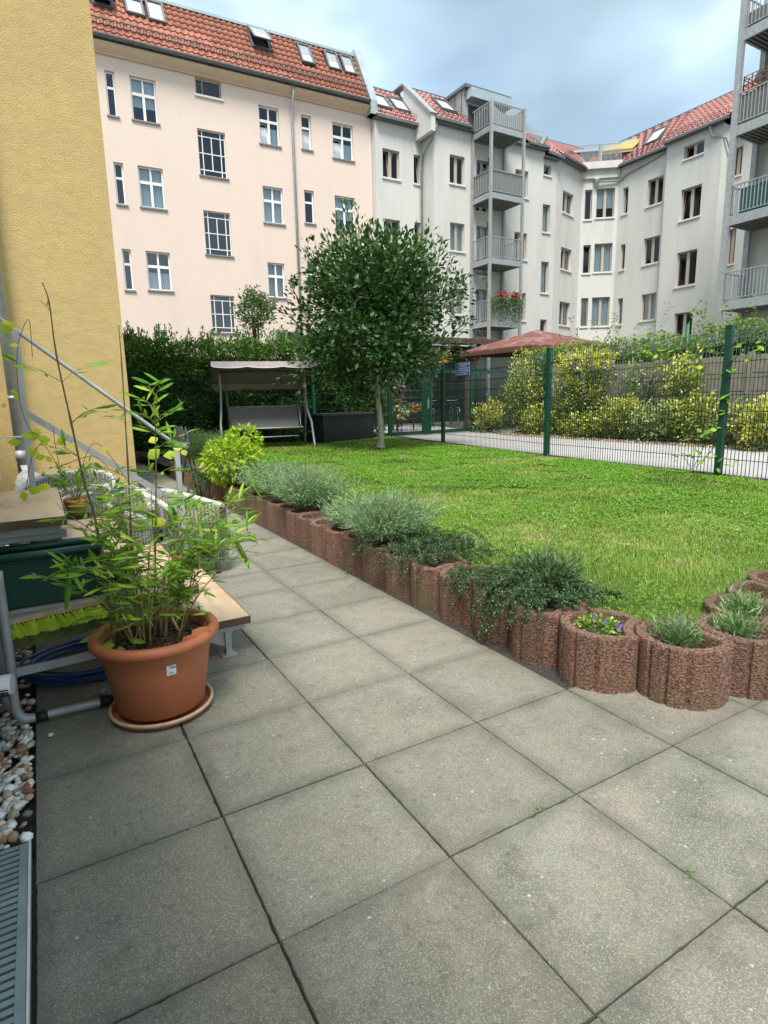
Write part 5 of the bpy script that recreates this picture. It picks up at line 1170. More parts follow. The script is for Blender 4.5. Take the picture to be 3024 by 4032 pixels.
cp = canopy(FV, BV, FZ, BZ, -.02, 1.93).build('canopy', M_can, sw)
def valance(v, z, mat, dv=.03, drop=.15, nsc=4):
    mb = MB(); n = 40
    h = lambda t: drop * (.72 + .28 * abs(math.sin(t * nsc * math.pi)) ** .5)
    for i in range(n): t0, t1 = i / n, (i + 1) / n; mb.quad(SW(-cu + 2 * cu * t0, v, z), SW(-cu + 2 * cu * t1, v, z), SW(-cu + 2 * cu * t1, v + dv, z - h(t1)), SW(-cu + 2 * cu * t0, v + dv, z - h(t0)))
    vl = mb.build('valance', mat, cp)
    mb = MB(); mb.tube([SW(-cu + 2 * cu * i / n, v + dv, z - h(i / n)) for i in range(n + 1)], .008, 5); mb.build('piping', M_canw, cp) if v > 0 else None
valance(FV, FZ + .02, pm('mauve_canvas_lit', (.48, .42, .43), (.42, .36, .37), 10, .85), nsc=3, drop=.14); valance(BV, BZ, M_can, -.04, .16, 3)  # front valance paler: sky light on it is put into the canvas colour
for s_ in (-1, 1):
    mb = MB(); u = cu * s_; mb.quad(SW(u, FV, FZ), SW(u, -.02, 1.93), SW(u, BV, BZ), SW(u, BV, BZ - .14), SW(u, -.02, 1.80), SW(u, FV, FZ - .12)); mb.build('valance', M_can, cp)
mb = MB(); mb.tube([SW(-cu, -.04, zbar + .02), SW(-cu, FV, FZ - .02)], .012, 6); mb.tube([SW(cu, -.04, zbar + .02), SW(cu, FV, FZ - .02)], .012, 6); mb.tube([SW(-cu, BV, BZ), SW(cu, BV, BZ)], .012, 6); mb.tube([SW(-cu, -.04, zbar + .02), SW(-cu, BV, BZ)], .012, 6); mb.tube([SW(cu, -.04, zbar + .02), SW(cu, BV, BZ)], .012, 6); mb.build('canopy_frame', M_dzinc, sw)
# storage box
a = g(700, 957, LZ); b = g(818, 946, LZ); d_ = (b - a)[:2]; d_ /= np.hypot(*d_); nn_ = np.array([-d_[1], d_[0]]); Lb = 1.86
bx_ = thing('storage_box', (a[0] + d_[0] * .7, a[1] + d_[1] * .7 + .3, LZ), 'dark anthracite garden storage box between the swing and the tree', 'storage box')
def obox(mb, u0, u1, v0, v1, z0, z1): mb.hexa([(a[0] + d_[0] * u + nn_[0] * v, a[1] + d_[1] * u + nn_[1] * v, z) for z in (z0, z1) for u, v in ((u0, v0), (u1, v0), (u1, v1), (u0, v1))])
mb = MB(); obox(mb, 0, Lb, 0, .62, LZ, LZ + .66); mb.build('body', M_anth, bx_)
mb = MB(); obox(mb, -.03, Lb + .03, -.03, .65, LZ + .665, LZ + .72); mb.build('lid', pm('grey_lid', (.05, .055, .062), (.06, .066, .072), 10, .45), bx_)
# ================================================================== fences
FP = [(6.90, .10), (7.14, 3.18), (7.40, 6.42), (7.91, 10.24), (8.32, 13.35)]
def meshfence(pts, label, group=None, zb=LZ - .02, h=1.78, rods=300, posts=True, hsp=.2):
    t = thing('mesh_fence', (pts[1][0], pts[1][1], LZ), label, 'fence', group)
    for p in pts:
        mb = MB(); mb.box(p[0] - .038, p[0] + .038, p[1] - .038, p[1] + .038, 0, zb + h + .08); mb.box(p[0] - .042, p[0] + .042, p[1] - .042, p[1] + .042, zb + h + .08, zb + h + .10); mb.build('post', M_green, t)
    hme = None; vme = None; rl = []
    for p, q in zip(pts[:-1], pts[1:]):
        p = np.array(p); q = np.array(q); Lg = np.hypot(*(q - p)); an = math.atan2(*(q - p)[::-1]); k = 0
        while k * .2 <= h - .03:
            z = zb + .04 + k * .2
            if hme is None: mb = MB(); mb.tube([(0, .007, 0), (1, .007, 0)], .0042, 6); mb.tube([(0, -.007, 0), (1, -.007, 0)], .0038, 6); o = mb.build('horizontal_wire', M_wire, t, world=False); hme = o.data
            else: o = link('horizontal_wire', hme, t)
            o.location = Vector((p[0], p[1], z)) - org(t); o.rotation_euler[2] = an; o.scale[0] = Lg; k += 1
        n = int(Lg / .05)
        for i in range(1, n): c = p + (q - p) * i / n; rl.append((c[0], c[1]))
    rl.sort(key=lambda c: math.hypot(c[0] - CC[0], c[1] - CC[1]))
    for c in rl[:rods]:
        if vme is None: mb = MB(); mb.tube([(0, 0, 0), (0, 0, h + .02)], .0046, 5); o = mb.build('vertical_wire', M_wire, t, world=False); vme = o.data
        else: o = link('vertical_wire', vme, t)
        o.location = Vector((c[0], c[1], zb + .02)) - org(t)
    if rl[rods:]:
        mb = MB()
        for c in rl[rods:]: mb.tube([(c[0], c[1], zb + .02), (c[0], c[1], zb + h)], .0042 if rods else .0022, 4, cap=False)
        tag(mb.build('vertical_wire', M_wire, t), kind='stuff')
    return t
meshfence(FP, 'green double-wire mesh fence along the lawn, with the blue sign')
meshfence([(1.3, 13.42), (3.7, 13.42), (6.0, 13.40), (8.30, 13.36)], 'green mesh fence in front of the dark hedge behind the swing', rods=0)
mb = MB()
for p, q in zip(FP[:-1], FP[1:]): mb.bar((p[0] + .07, p[1], LZ - .02), (q[0] + .07, q[1], LZ - .02), .06, .08)
tag(mb.build('kerb', pm('kerb_concrete', (.42, .40, .36), (.34, .32, .29), 8, .9)), kind='structure')
# blue sign on the fence
fl = Plane(FP[3], FP[2]); q = [fl.uz(985, 786), fl.uz(1016, 810)]
s0 = onv(986, 785, FP[3], fl.n); s1 = onv(1016, 811, FP[3], fl.n); u0, u1 = sorted((fl.uz(986, 798)[0], fl.uz(1016, 798)[0]))
sg = thing('sign', tuple(s0), 'small blue enamel sign with white lettering on the green fence', 'sign')
mb = MB(); fl.box(mb, u0, u1, s1[2], s0[2], .014, .02); mb.build('plate', M_blue, sg)
mb = MB(); fl.box(mb, u0, u1, s0[2] - .006, s0[2], .0205, .0215); fl.box(mb, u0, u0 + .006, s1[2], s0[2] - .007, .0205, .0215); fl.box(mb, u1 - .006, u1, s1[2], s0[2] - .007, .0205, .0215)
ru = random.Random(5); Hs = s0[2] - s1[2]
for r_, (aa, bb, hh) in enumerate(((.18, .9, .11), (.26, .76, .09), (.14, .88, .08), (.06, .92, .09), (.06, .9, .06), (.03, .82, .08))):
    z = s0[2] - Hs * (.14 + r_ * .145); u = aa
    while u < bb:
        wd = ru.uniform(.045, .085)
        for kx in range(2): fl.box(mb, u0 + (u1 - u0) * (u + kx * wd * .55), u0 + (u1 - u0) * (u + kx * wd * .55 + wd * .30), z - Hs * hh * .5, z + Hs * hh * .5, .0205, .0215)
        u += wd + .03
mb.build('lettering', M_paper, sg)
# gate standing open across the drive
ga = thing('gate', (10, 13.6, LZ), 'wide dark green mesh gate standing behind the fence across the driveway', 'gate')
G0 = g(835, 943, .2)[:2]; G1 = g(1110, 925, .2)[:2]; gp = Plane(G0, G1); GH0 = .12; GZ0 = .22
zt_ = gp.uz(900, 801)[1]
for nm, bxs in (('rail', [(0 - .4, gp.L, .2, .3)]), ('rail', [(-.4, gp.L, zt_ - .06, zt_ + .05)])):
    for b_ in bxs: mb = MB(); gp.box(mb, b_[0], b_[1], b_[2], b_[3], -.04, .04); mb.build(nm, M_green, ga)
for x in (921, 1021):
    u = gp.uz(x, 870)[0]; mb = MB(); w2 = .16 if x == 921 else .05
    gp.box(mb, u - w2, u + w2, .3, zt_ - .06, -.035, .035); mb.build('post', M_green, ga)
u = gp.uz(922, 870)[0]; mb = MB(); gp.box(mb, u + .0, u + .05, .95, 1.25, .036, .06); mb.build('lock', M_zinc, ga)
n = int(gp.L / .05); mb0 = None
for i in range(1, min(n, 130)):
    u = i * .05
    if mb0 is None: mb = MB(); mb.tube([(0, 0, .3), (0, 0, zt_ - .06)], .003, 4, cap=False); o = mb.build('vertical_wire', M_green, ga, world=False); mb0 = o.data
    else: o = link('vertical_wire', mb0, ga)
    c = gp.W(u, 0); o.location = Vector((c[0], c[1], 0)) - Vector((org(ga).x, org(ga).y, org(ga).z))
for k in range(7):
    z = .48 + k * .2; mb = MB(); mb.tube([gp.W(0, z), gp.W(gp.L, z)], .005, 5); mb.build('horizontal_wire', M_green, ga)
# concrete panel fence behind the shrubs
cf = thing('panel_fence', (12.3, 8, LZ), 'weathered beige concrete panel fence behind the yellow-leaved shrubs', 'fence')
ptop = [2.02] * 7
for i in range(8):
    y0 = -1.5 + i * 1.8
    mb = MB(); mb.box(12.28, 12.40, y0 - .06, y0 + .06, 0, 2.05); mb.build('post', M_conc, cf)
    if i < 7:
        for k in range(5):
            mb = MB(); z = .15 + k * .37; mb.box(12.30 + .004 * (k % 2), 12.35, y0 + .065, y0 + 1.735, z + .008, z + .362); mb.build('panel', M_conc, cf)
# grey fabric tied over it
mb = MB(); mb.cs = True
for i in range(7):
    for k in range(5): mb.v.append((12.24 - .03 * math.sin(i + k), 5.2 - i * .42, 1.45 + k * .2 + .12 * math.sin(i * .9) - .05 * k))
for i in range(6):
    for k in range(4): mb.face((i * 5 + k, i * 5 + k + 1, (i + 1) * 5 + k + 1, (i + 1) * 5 + k))
tag(mb.build('tarpaulin', pm('beige_sheet', (.34, .30, .25), (.28, .25, .21), 6, .8)), 'beige cloth sheet hung over the concrete panel fence at the right', 'cloth sheet')
pl_ = onv(1487, 700, (13.2, 0), (1, 0)); mb = MB(); mb.tube([(13.2, pl_[1], 0), (13.2, pl_[1], pl_[2])], .035, 8); tag(mb.build('pole', pm('bright_green_pole', (.02, .16, .06), (.016, .13, .05), 20, .5)), 'thin green metal pole rising out of the hedge behind the fence', 'pole')
# ================================================================== pavilion, shed, bicycles
gzb = thing('pavilion', (14, 13.5, .15), 'low open pavilion with faded red hipped roof and brown timber posts', 'pavilion')
ZE = 2.55; CK = (1149, 743); 
def far(px, py, z, k=1.): return g(px, py, z)
kc = g(1149, 744, ZE); kl = g(994, 761, ZE); kr = g(1333, 747, ZE)
# build as a square hipped roof whose near corner, left and right corners are measured
cx0 = np.array([kc[0], kc[1]]); dl = (kl - kc)[:2]; dr = (kr - kc)[:2]; Ls = 3.6
# push outwards to true distance behind the gate
sc2 = 1.46; Zs = lambda z: CC[2] + (z - CC[2]) * sc2
K = lambda p: np.array([CC[0] + (p[0] - CC[0]) * sc2, CC[1] + (p[1] - CC[1]) * sc2, Zs(p[2])])
kc, kl, kr = K(kc), K(kl), K(kr); kb = kl + kr - kc; ap2 = (kl + kr) / 2; apx = onp(1160, 712, ap2, (*(ap2[:2] - CC[:2]), 0)); ap = np.array([ap2[0], ap2[1], apx[2]])
top = [ap]; 
def prism(mb, p, q, r, th=.08):
    b = len(mb.v); mb.v += [tuple(x - np.array([0, 0, h])) for h in (th, 0) for x in (p, q, r)]
    for f in ((2, 1, 0), (3, 4, 5), (0, 1, 4, 3), (1, 2, 5, 4), (2, 0, 3, 5)): mb.face([b + i for i in f])
for p, q in ((kl, kc), (kc, kr), (kr, kb), (kb, kl)): mb = MB(); prism(mb, p, q, ap, .06); mb.build('roof_face', M_redroof, gzb)
mb = MB()
for p, q in ((kl, kc), (kc, kr), (kr, kb), (kb, kl)): mb.bar(tuple(p - [0, 0, .13]), tuple(q - [0, 0, .13]), .1, .14)
mb.build('eaves_board', M_brown, gzb)
for p in (kl, kc, kr, kb):
    c = p + (ap - p) * .10; mb = MB(); mb.box(c[0] - .08, c[0] + .08, c[1] - .08, c[1] + .08, .15, p[2] - .15); mb.build('post', M_brown, gzb)
for p, q in ((kl, kc), (kc, kr)):
    p = p + (ap - p) * .12; q = q + (ap - q) * .12; d = (q - p) / np.linalg.norm(q - p)
    for a_, s_ in ((p, 1), (q, -1)): mb = MB(); mb.bar((a_[0], a_[1], p[2] - .9), (a_[0] + d[0] * s_ * .7, a_[1] + d[1] * s_ * .7, p[2] - .22), .08, .08); mb.build('brace', M_brown, gzb)
shd = thing('bicycle_shed', (13, 20.6, .15), 'low dark bicycle shed with brown corrugated roof behind the tree', 'shed')
sp = None; zt_ = onv(980, 731, (0, 19.6), (0, 1))[2]
mb = MB(); mb.box(9.3, 24, 21.6, 21.7, .15, zt_ - .1); mb.build('back_wall', M_dark, shd)
mb = MB(); mb.box(9.1, 17.8, 19.65, 21.9, zt_ - .02, zt_ + .04); mb.build('roof', M_felt, shd)
mb = MB(); mb.box(9.1, 17.8, 19.60, 19.648, zt_ - .18, zt_ + .02); mb.build('eaves_board', M_brown, shd)
for x in (9.5, 11.6, 13.9, 16.8): mb = MB(); mb.box(x - .06, x + .06, 19.75, 19.87, .15, zt_ - .02); mb.build('post', M_brown, shd)
def bicycle(c, rot, label, colm):
    t = thing('bicycle', (c[0], c[1], c[2]), label, 'bicycle'); M = Matrix.Translation(c) @ Matrix.Rotation(rot, 4, 'Z'); W2 = lambda x, z, y=0.: tuple(M @ Vector((x, y, z)))
    for x in (-.52, .52):
        mb = MB(); mb.tube([W2(x + .33 * math.cos(a), .34 + .33 * math.sin(a)) for a in [i * 2 * math.pi / 28 for i in range(29)]], .016, 6); wh = mb.build('wheel', M_black, t)
        mb = MB()
        for i in range(10): a = i * math.pi / 5; mb.bar(W2(x, .34), W2(x + .32 * math.cos(a), .34 + .32 * math.sin(a)), .004, .004)
        mb.build('spokes', M_zinc, wh)
        mb = MB(); mb.tube([W2(x + .365 * math.cos(a), .34 + .365 * math.sin(a)) for a in [math.pi * (.15 + .7 * i / 12) for i in range(13)]], .014, 6); mb.build('mudguard', M_zinc, t)
    mb = MB()
    for a, b in (((-.52, .34), (-.08, .32)), ((-.52, .34), (-.18, .78)), ((-.08, .32), (-.18, .82)), ((-.08, .32), (.34, .72)), ((-.17, .76), (.33, .80)), ((.33, .9), (.52, .34))): mb.tube([W2(*a), W2(*b)], .014, 6)
    mb.build('frame', colm, t)
    mb = MB(); mb.tube([W2(.36, 1.0, -.26), W2(.33, .98, -.1), W2(.33, .98, .1), W2(.36, 1.0, .26)], .012, 6); mb.build('handlebar', M_zinc, t)
    mb = MB(); mb.hexa([W2(-.32, .86, -.07), W2(-.02, .88, -.02), W2(-.02, .88, .02), W2(-.32, .86, .07), W2(-.32, .90, -.07), W2(-.02, .91, -.02), W2(-.02, .91, .02), W2(-.32, .90, .07)]); mb.build('saddle', M_black, t)
for k, (x, y, rt, lb) in enumerate(((13.4, 18.6, 1.1, 'dark bicycle parked under the shed behind the gate, left of the brown post'), (14.4, 18.4, 1.2, 'dark bicycle parked under the shed behind the gate, right of the brown post'), (12.1, 18.9, .9, 'dark bicycle parked deepest in the shed, beside the roses'))):
    bicycle((x, y, .16), rt, lb, M_black)
# ================================================================== PLANTS
L_tree = leafmat('tree_leaf', [(.014, .042, .012), (.028, .075, .018), (.05, .115, .025), (.09, .17, .04)], rough=.48, trans=.18, spec=.35)
L_thuja = leafmat('thuja_spray', [(.018, .05, .012), (.045, .11, .018), (.085, .18, .026), (.13, .24, .035)], rough=.6, trans=.15)
L_small = leafmat('birch_leaf', [(.05, .10, .03), (.09, .16, .05), (.15, .24, .08)], rough=.5)
L_euo = leafmat('variegated_leaf', [(.06, .10, .022), (.12, .17, .03), (.24, .28, .05), (.60, .58, .10), (.80, .76, .20)], rough=.4, trans=.2)
L_euog = leafmat('pale_variegated_leaf', [(.06, .10, .03), (.14, .19, .06), (.32, .36, .14), (.62, .63, .28)], rough=.4, trans=.2)
L_hb = leafmat('hedge_leaf', [(.035, .075, .018), (.07, .13, .025), (.13, .21, .04), (.22, .30, .07)], rough=.5, trans=.3)
L_lav = leafmat('lavender_leaf', [(.07, .14, .055), (.12, .21, .09), (.17, .27, .13), (.24, .33, .14)], rough=.7, trans=.2)
L_lavg = leafmat('green_lavender_leaf', [(.07, .15, .04), (.12, .22, .07), (.20, .31, .12)], rough=.6, trans=.2)
L_cot = leafmat('cotoneaster_leaf', [(.018, .045, .016), (.035, .08, .026), (.06, .12, .04), (.11, .18, .07)], rough=.4, trans=.12)
L_lime = leafmat('lime_leaf', [(.17, .30, .02), (.28, .42, .03), (.42, .50, .05)], rough=.5, trans=.35)
L_vine = leafobj('vine_leaf', [(.10, .22, .02), (.20, .36, .03), (.32, .48, .05)], rough=.45, trans=.35)
L_vy = leafobj('yellow_vine_leaf', [(.45, .50, .03), (.30, .42, .03), (.60, .58, .05)], rough=.5, trans=.4)
L_bam = leafobj('bamboo_leaf', [(.08, .21, .018), (.13, .30, .025), (.22, .40, .03), (.36, .48, .05)], rough=.42, trans=.33)
L_bams = leafmat('bamboo_leaf_small', [(.06, .16, .018), (.10, .24, .025), (.18, .34, .03), (.34, .42, .07)], rough=.42, trans=.33)
Ti = lambda n: np.tile([0, 0, 1.], (n, 1))
def frames(n, up=.5): Nn = RNG.normal(size=(n, 3)) * .6 + [0, 0, up]; return Nn
# ---- tree
tb = g(822, 968, LZ); tr_ = thing('lawn_tree', tuple(tb), 'small dense dark green tree with pale slender trunk standing on the lawn', 'tree')
tx, ty = tb[0], tb[1]
mb = MB(); tp = fspline([(tx, ty, LZ - .05), (tx + .02, ty, .7), (tx - .03, ty + .02, 1.3), (tx + .0, ty, 1.9), (tx - .02, ty, 2.6), (tx - .1, ty + .05, 3.4)], 6)
rr_ = [.075 * (1 - .75 * i / (len(tp) - 1)) + (.03 if i < 2 else 0) + .006 * math.sin(i * 2.1) for i in range(len(tp))]; mb.tube(tp, rr_, 12); mb.build('trunk', M_bark, tr_)
mb = MB(); tips = []; rt = random.Random(11)
lat = np.array([.91, -.41, 0]); dep = np.array([.41, .91, 0])
for k in range(150):
    a = rt.uniform(0, 2 * math.pi); q = rt.random() ** .6; el = rt.random()
    z = 1.98 + 2.42 * el; R = 1.90 * (1 - .1 * (1 - el)) * math.sqrt(max(.05, 1 - max(0, (el - .25) / .80) ** 2.2)) * (1.0 if el > .05 else .85)
    R *= (.55 + .45 * q) * rt.uniform(.84, 1.12) * (1 + .13 * math.sin(3 * a + 1 + el * 3) + .11 * math.sin(7 * a + el * 9)); d = np.array([math.cos(a), math.sin(a), 0]); c = np.array([tx, ty, 0]) - lat * .16 + d * R; c[2] = z - .18 * (R / 1.9) ** 2 + rt.gauss(0, .08)
    s0 = np.array([tx - .03, ty, min(2.9, max(1.75, z - R * .55))]); tips.append((s0, c))
for (u, top, bz, dp_) in ((-.75, 4.95, 3.7, 0), (-.55, 5.2, 3.8, .1), (-.36, 5.05, 3.8, 0), (-.95, 4.6, 3.5, .1), (-.15, 4.85, 3.8, 0), (.30, 4.7, 3.7, .1), (.62, 4.75, 3.6, 0), (1.05, 4.75, 3.5, .1), (1.22, 4.5, 3.4, 0), (1.35, 4.6, 3.3, .1), (1.5, 4.2, 3.2, 0), (-1.4, 4.35, 3.3, 0), (-1.2, 4.5, 3.3, .1), (.05, 4.8, 3.8, .2), (1.65, 3.9, 3.1, 0), (1.85, 2.85, 2.6, 0), (1.7, 3.6, 3.0, 0), (-1.75, 3.7, 3, 0), (-1.85, 3.1, 2.7, 0), (.8, 4.55, 3.6, .1)):
    b_ = np.array([tx, ty, 0]) + lat * u * .85 + dep * dp_; b_[2] = bz; c = np.array([tx, ty, 0]) + lat * u * 1.05 + dep * dp_; c[2] = top; tips.append((b_, c))
PP, AA, LL = [], [], []
for i, (s0, c) in enumerate(tips):
    m_ = (s0 + c) / 2 + [0, 0, -.05 if i < 150 else 0]; mb.tube([s0, m_, c], [.018, .012, .004], 5, cap=False)
    n = 125 if i < 150 else 46
    t = RNG.random(n) ** .75; ax = s0 + (c - s0) * (.35 + .65 * t)[:, None] if i < 150 else s0 + (c - s0) * t[:, None]
    sp = (.26 if i < 150 else .10) * (1.1 - .5 * t)[:, None]; o_ = RNG.normal(size=(n, 3)) * sp; PP.append(ax + o_); dd = (c - s0) / np.linalg.norm(c - s0)
    AA.append(dd * .5 + o_ / (sp + .01) * .45 + [0, 0, .0 if i < 150 else .35] + RNG.normal(size=(n, 3)) * .25); LL.append(np.full(n, .125))
mb.build('branches', M_twig, tr_)
PP, AA, LL = map(np.concatenate, (PP, AA, LL)); LL = LL * RNG.uniform(.65, 1.2, len(LL))
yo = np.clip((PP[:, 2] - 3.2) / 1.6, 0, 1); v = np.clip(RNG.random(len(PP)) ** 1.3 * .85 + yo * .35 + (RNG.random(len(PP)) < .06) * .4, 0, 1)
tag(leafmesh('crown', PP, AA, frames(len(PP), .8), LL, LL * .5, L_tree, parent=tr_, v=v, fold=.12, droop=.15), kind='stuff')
# ---- thuja hedge behind the swing
hd = thing('thuja_hedge', (4.2, 14.1, LZ), 'tall dark evergreen hedge behind the swing and storage box', 'hedge')
mb = MB(); mb.box(-.6, 8.1, 13.95, 14.9, LZ, 2.35); mb.build('dark_core', pm('hedge_core', (.008, .014, .006), (.014, .022, .01), 6, 1), hd)  # solid near-black box filling the hedge behind the leaves
n = 46000; X = RNG.uniform(-.8, 8.3, n); top = 2.55 + .35 * vnoise(X, X * 0, .5, 21) + .16 * vnoise(X, X * 0 + 9, .18, 22) - .10 * (X > 6.5); Z = LZ + (top - LZ) * RNG.random(n) ** .85
Y = 13.66 + .42 * (vnoise(X, Z, .38, 23) - .5) + .28 * RNG.random(n) ** 2 + np.clip((Z - top + .35) / .35, 0, 1) * RNG.random(n) * .9
A = np.stack([RNG.normal(0, .55, n), RNG.normal(-.55, .3, n), RNG.normal(.25, .4, n)], 1); P = np.stack([X, Y, Z], 1)
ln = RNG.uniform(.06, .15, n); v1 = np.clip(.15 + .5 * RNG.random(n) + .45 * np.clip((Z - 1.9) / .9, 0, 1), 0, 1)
# pointed leaders
ld = []
for k in range(190):
    x0 = random.uniform(-.6, 8.2); y0 = random.uniform(13.7, 14.3); zt_ = 2.75 + .35 * float(vnoise(np.array([x0]), np.array([0.]), .5, 21)[0]) + random.uniform(-.12, .22) ** 1; m_ = 60
    t = RNG.random(m_); ld.append((np.stack([x0 + RNG.normal(0, .07, m_) * (1.15 - t), y0 + RNG.normal(0, .07, m_) * (1.15 - t), zt_ - .6 * (1 - t)], 1), np.stack([RNG.normal(0, .5, m_), RNG.normal(-.1, .4, m_), .7 + t], 1)))
P = np.concatenate([P] + [q[0] for q in ld]); A = np.concatenate([A] + [q[1] for q in ld]); m_ = len(P) - n; ln = np.concatenate([ln, RNG.uniform(.05, .09, m_)]); v1 = np.concatenate([v1, RNG.uniform(.4, 1, m_)])
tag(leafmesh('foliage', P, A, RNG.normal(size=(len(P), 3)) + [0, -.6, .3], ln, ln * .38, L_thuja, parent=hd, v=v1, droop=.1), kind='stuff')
# ---- small tree against the pink wall
def cloud_tree(name, label, cat, c, r, n, mat, size, trunk=None, shoots=0, v=None, up=.5, shell=.3, asp=.55):
    t = thing(name, (c[0], c[1], LZ), label, cat)
    P, d = blob(c, r, n, shell); lb_ = 1 + .22 * np.sin(d[:, 0] * 4 + d[:, 2] * 5 + c[1] * 3) + .16 * np.sin(d[:, 1] * 9 - d[:, 2] * 7 + c[0]); P = np.array(c) + (P - np.array(c)) * lb_[:, None] / 1.17; P += RNG.normal(0, .05, P.shape); A = d + RNG.normal(0, .6, P.shape) + [0, 0, .25]
    if shoots:
        for k in range(shoots):
            u = random.uniform(-.9, .9); w_ = random.uniform(-.6, .6); m_ = 26; tt = RNG.random(m_); h = r[2] * random.uniform(.55, .9) * (1.1 - abs(u) * .5)
            b0 = np.array([c[0] + u * r[0], c[1] + w_ * r[1], c[2] + r[2] * .35 * (1 - abs(u))])
            P = np.concatenate([P, b0 + np.stack([RNG.normal(0, .04, m_) + u * .1 * tt, RNG.normal(0, .04, m_), tt * h], 1)]); A = np.concatenate([A, np.stack([RNG.normal(0, .7, m_), RNG.normal(0, .7, m_), RNG.uniform(.2, 1, m_)], 1)])
    s_ = RNG.uniform(.7, 1.25, len(P)) * size
    tag(leafmesh('foliage', P, A, frames(len(P), up), s_, s_ * asp, mat, parent=t, v=(v(len(P), P) if 'var' in name or name == 'creeper' else v(len(P))) if v else None), kind='stuff')
    mb = MB(); z0 = trunk if trunk is not None else LZ
    for k in range(5):
        a = k * 1.3; mb.tube([(c[0], c[1], z0), (c[0] + r[0] * .15 * math.cos(a), c[1] + r[1] * .15 * math.sin(a), c[2] - r[2] * .3), (c[0] + r[0] * .6 * math.cos(a), c[1] + r[1] * .6 * math.sin(a), c[2] + r[2] * .4)], [.03, .02, .006], 6, cap=False)
    mb.build('stems', M_twig, t); return t
q = onv(550, 672, (0, 16.5), (0, 1)); cloud_tree('garden_tree', 'small light green tree with upright shoots in front of the pink house', 'tree', (q[0], 16.5, q[2]), (.62, .6, .62), 1500, L_small, .10, shoots=9)
# ---- shrubs along the panel fence
def shrub(px, py, hw, hh, X, label, mat=L_euo, n=1500, shoots=4, bright=.5, name='variegated_shrub', size=.082):
    c = onv(px, py, (X, 0), (1, 0)); dist = np.linalg.norm(c - CC); k = dist / FD; ry = hw * k * 1.15; rz = hh * k; rx = min(.55, ry)
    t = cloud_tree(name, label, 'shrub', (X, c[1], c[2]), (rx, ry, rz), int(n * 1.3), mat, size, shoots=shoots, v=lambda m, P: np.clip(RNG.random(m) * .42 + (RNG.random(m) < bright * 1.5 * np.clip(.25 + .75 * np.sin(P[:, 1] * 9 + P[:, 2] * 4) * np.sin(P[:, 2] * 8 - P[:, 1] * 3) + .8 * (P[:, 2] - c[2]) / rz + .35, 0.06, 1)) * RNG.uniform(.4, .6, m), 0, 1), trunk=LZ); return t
E_ = 'yellow variegated '
shrub(1055, 905, 34, 40, 11.75, E_ + 'shrub, low and leftmost beside the gate', n=1100, bright=.6)
shrub(1128, 860, 36, 98, 11.9, E_ + 'shrub, tall column beside the middle fence post', n=2600, bright=.42, shoots=6)
shrub(1165, 915, 42, 42, 11.65, E_ + 'shrub, low mound at the foot of the tall column', n=1300, bright=.45)
shrub(1248, 850, 64, 85, 11.95, E_ + 'shrub, big bush with bright top right of the middle fence post', n=3600, bright=.5, shoots=12)
shrub(1262, 785, 66, 24, 11.9, 'bright yellow topped shoots growing over the concrete fence', n=1400, bright=.85, shoots=10)
shrub(1262, 925, 60, 34, 11.6, E_ + 'shrub, low mound under the big bush', n=1500, bright=.35)
shrub(1345, 900, 48, 45, 11.6, E_ + 'shrub with a yellow crown left of the climbing plant', n=1600, bright=.5)
shrub(1420, 915, 52, 42, 11.6, 'greyish green variegated shrub behind the climbing plant', mat=L_euog, n=1600, bright=.5)
shrub(1475, 840, 34, 70, 12.0, E_ + 'shrub climbing the panel fence under the green pole', n=1300, bright=.45)
shrub(1500, 905, 50, 50, 11.7, E_ + 'shrub, dense mound left of the right-hand fence post', n=1700, bright=.45)
shrub(1590, 920, 45, 45, 11.7, 'greyish green shrub just right of the right-hand fence post', mat=L_euog, n=1400, bright=.4)
shrub(1650, 925, 42, 58, 11.2, E_ + 'shrub at the right edge with bright lower leaves', n=1500, bright=.65)
shrub(1400, 820, 60, 34, 12.15, 'thin pale creeper spread over the beige concrete panels', mat=L_euog, n=500, bright=.4, shoots=3, name='creeper')
# ---- hedge behind the panel fence
h2 = thing('hornbeam_hedge', (13.6, 6, LZ), 'loose light green hedge rising behind the concrete panel fence on the right', 'hedge')
n = 20000; Y = RNG.uniform(-1, 13.5, n); top = 2.55 + .3 * vnoise(Y, Y * 0, .8, 31) + .15 * vnoise(Y, Y * 0 + 3, .25, 32); Z = 1.2 + (top - 1.2) * RNG.random(n) ** .7; X = 13.1 + .25 * RNG.random(n) + np.clip((Z - top + .4) / .4, 0, 1) * RNG.random(n) * .9 + .2 * (vnoise(Y, Z, .4, 33) - .5)
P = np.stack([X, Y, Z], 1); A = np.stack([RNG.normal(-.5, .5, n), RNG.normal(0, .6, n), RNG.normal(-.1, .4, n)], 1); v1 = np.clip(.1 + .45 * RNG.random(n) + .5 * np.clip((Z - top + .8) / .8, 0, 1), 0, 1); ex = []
for k in range(34):
    y0 = random.uniform(0, 13); m_ = 22; tt = RNG.random(m_); h = random.uniform(.3, .75); ex.append((np.stack([13.3 + RNG.normal(0, .05, m_), y0 + RNG.normal(0, .05, m_) + tt * random.uniform(-.3, .3), 2.7 + tt * h], 1), np.stack([RNG.normal(-.3, .6, m_), RNG.normal(0, .7, m_), RNG.normal(.1, .4, m_)], 1)))
P = np.concatenate([P] + [q[0] for q in ex]); A = np.concatenate([A] + [q[1] for q in ex]); v1 = np.concatenate([v1, RNG.uniform(.5, 1, len(P) - n)])
s_ = RNG.uniform(.06, .11, len(P)); tag(leafmesh('foliage', P, A, RNG.normal(size=(len(P), 3)) * .6 + [-.3, 0, .8], s_, s_ * .55, L_hb, parent=h2, v=v1, droop=.15), kind='stuff')
